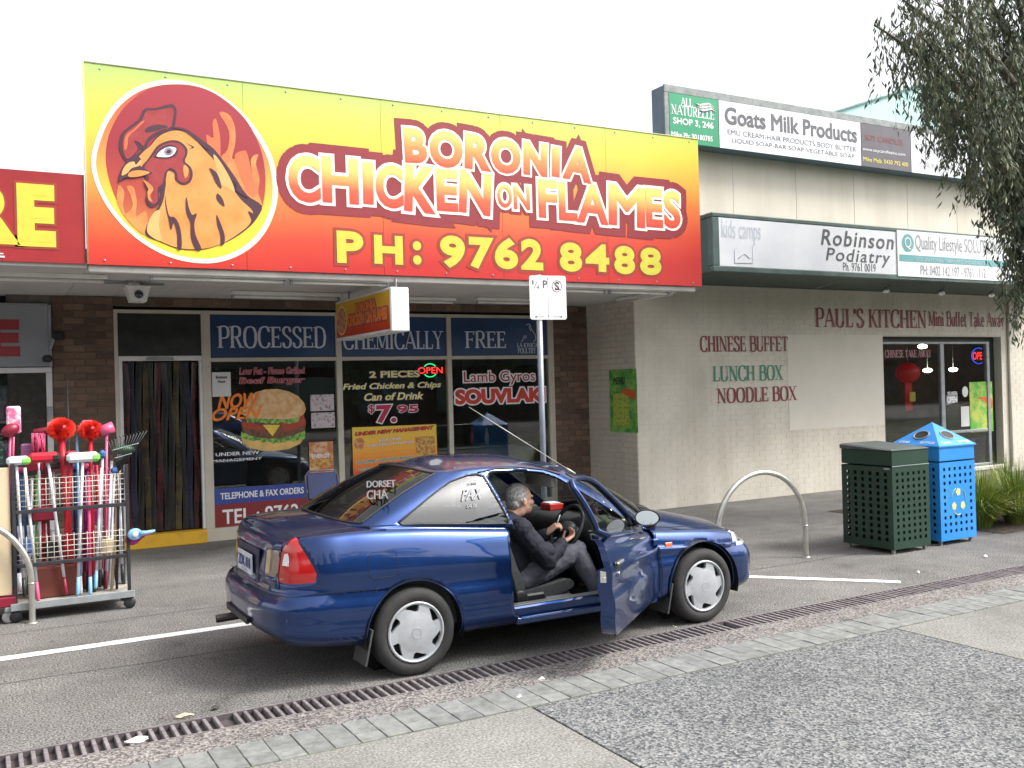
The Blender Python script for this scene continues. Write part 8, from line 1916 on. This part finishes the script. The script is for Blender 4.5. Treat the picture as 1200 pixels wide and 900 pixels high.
# strappy plants
M_ST = mat('strappy leaf green', (.16, .24, .03), .6, sc=5, det=4, col2=(.38, .40, .06), thr=(.42, .62)); M_ST2 = mat('dark strappy leaf', (.07, .12, .025), .6, sc=5, col2=(.14, .19, .04))
def strappy(lab, x, y, r, h, n, seed):
    rnd = random.Random(seed); t = thing('strap_leaf_plant', lab, 'plant', (x, y, 0), 'strappy plants beside the blue bin'); m1, m2 = MB(), MB()
    for k in range(n):
        a = rnd.uniform(0, 2*pi); L_ = h*rnd.uniform(.7, 1.35); lean = rnd.uniform(.05, 1.0); b0 = V((x+cos(a)*rnd.uniform(0, .16), y+sin(a)*rnd.uniform(0, .16), 0)); d = V((cos(a), sin(a), 0)); s = V((-sin(a), cos(a), 0))*rnd.uniform(.0025, .0055); rows = []
        for i in range(7):
            u = i/6; p = b0+d*(lean*r*1.3*u**1.5)+V((0, 0, L_*(u-.62*lean*u**2.6))); wd = (1-u**2)*1+.05; rows.append([p+s*wd, p-s*wd])
        (m1 if rnd.random() < .6 else m2).grid(rows)
    kind(m1.build('leaves', M_ST, t, fix=False), 'stuff'); kind(m2.build('leaves', M_ST2, t, fix=False), 'stuff')
strappy('green strappy plant right beside the blue bin', 10.62, 7.45, .6, .66, 1500, 1); strappy('strappy plant at the right picture edge in front of the wall', 11.25, 7.35, .6, .72, 1500, 2)
strappy('strappy plant behind the blue bin under the restaurant window', 11.2, 8.2, .55, .66, 800, 3); strappy('strappy plant at the foot of the gum tree', 12.1, 8.1, .6, .7, 700, 4); strappy('strappy plant at the far right beyond the picture edge', 11.9, 7.2, .6, .66, 500, 6)
bed = sheet('garden_bed', 10.35, 15.5, 6.95, 9.6, .006, mat('bark mulch', (.06, .045, .03), .95, var=.4, sc=18, bump=.8, bsc=60))

# ================================================================== THE OTHER SIDE OF THE STREET (seen only in glass and paint)
ob = thing('shop_row', 'dark brick shop row with awning across the street, mirrored in the windows', 'building', (4, -24, 0))
mb = MB(); mb.box(-45, 150, -30, -24, 0, 7.5); mb.build('wall', mat('far brick', (.14, .10, .08), .9, var=.3, sc=1.5), ob)
mb = MB(); mb.bbox(-45, 60, -24, -21.5, 3.1, 3.6, .02); mb.build('awning', mat('far awning', (.05, .07, .08), .7), ob)
for i in range(22):
    mb = MB(); mb.bbox(-42+i*4.6, -38.4+i*4.6, -23.98, -23.9, .4, 2.7, .02); mb.build('window', mat('far glass', (.03, .035, .04), .1, coat=1), ob)
rnd_ = random.Random(11)
def fartree(lab, x, y, h, r, seed):
    t = thing('street_tree', lab, 'tree', (x, y, 0), 'trees across the street'); mb = MB(); mb.tube([(x, y, 0), (x+.1, y, h*.4), (x, y+.1, h*.75)], [.22, .16, .08], 10); mb.build('trunk', M_BARK, t); rnd = random.Random(seed); mb = MB()
    cl = [(rnd.gauss(0, r*.42), rnd.gauss(0, r*.42), h*.62+rnd.gauss(0, r*.38), rnd.uniform(.25, .5)*r) for _ in range(26)]
    for (cx_, cy_, cz_, cr_) in cl:
        for k in range(190):
            u = rnd.uniform(-1, 1); a = rnd.uniform(0, 2*pi); s = sqrt(1-u*u); rr = cr_*rnd.uniform(.6, 1.05); p = V((x+cx_+s*cos(a)*rr, y+cy_+s*sin(a)*rr, cz_+u*rr)); e = V((rnd.gauss(0, 1), rnd.gauss(0, 1), rnd.gauss(0, 1))).normalized(); f = e.orthogonal().normalized(); w = rnd.uniform(.06, .16)
            mb.add([p-e*w, p+f*w*.6, p+e*w, p-f*w*.6], [(0, 1, 2, 3)])
    kind(mb.build('crown', M_LEAF, t, fix=False), 'stuff')
for i, (x, y, h, r) in enumerate(((-12, -13, 7, 2.6), (-5.5, -15, 8.5, 3.2), (1.5, -12.5, 7.5, 2.9), (8.0, -15, 9, 3.4), (14.5, -12.5, 7, 2.8), (21, -14, 8.5, 3.1), (29, -13, 8, 3), (37, -9, 8.5, 3.2), (46, -7, 9, 3.6), (58, -6, 10, 4))):
    fartree(['round tree across the street, mirrored at the far left', 'tall tree across the street, second from the left', 'round tree across the street opposite the doorway', 'tallest tree across the street', 'round tree across the street opposite the restaurant', 'tall tree across the street right of the restaurant', 'tree across the street at the far right', 'first tree of the row beyond the far right corner', 'middle tree of the row beyond the far right corner', 'last tree of the row beyond the far right corner'][i], x, y, h, r, i+20)
c2 = copy_tree(car); c2.location = (-1.2, -8.2, 0); c2['label'] = 'second blue coupe parked across the street, mirrored in the burger window'
c3 = copy_tree(car); c3.location = (6.4, -8.6, 0); c3.rotation_euler = (0, 0, pi); c3['label'] = 'third blue coupe parked across the street facing the other way'
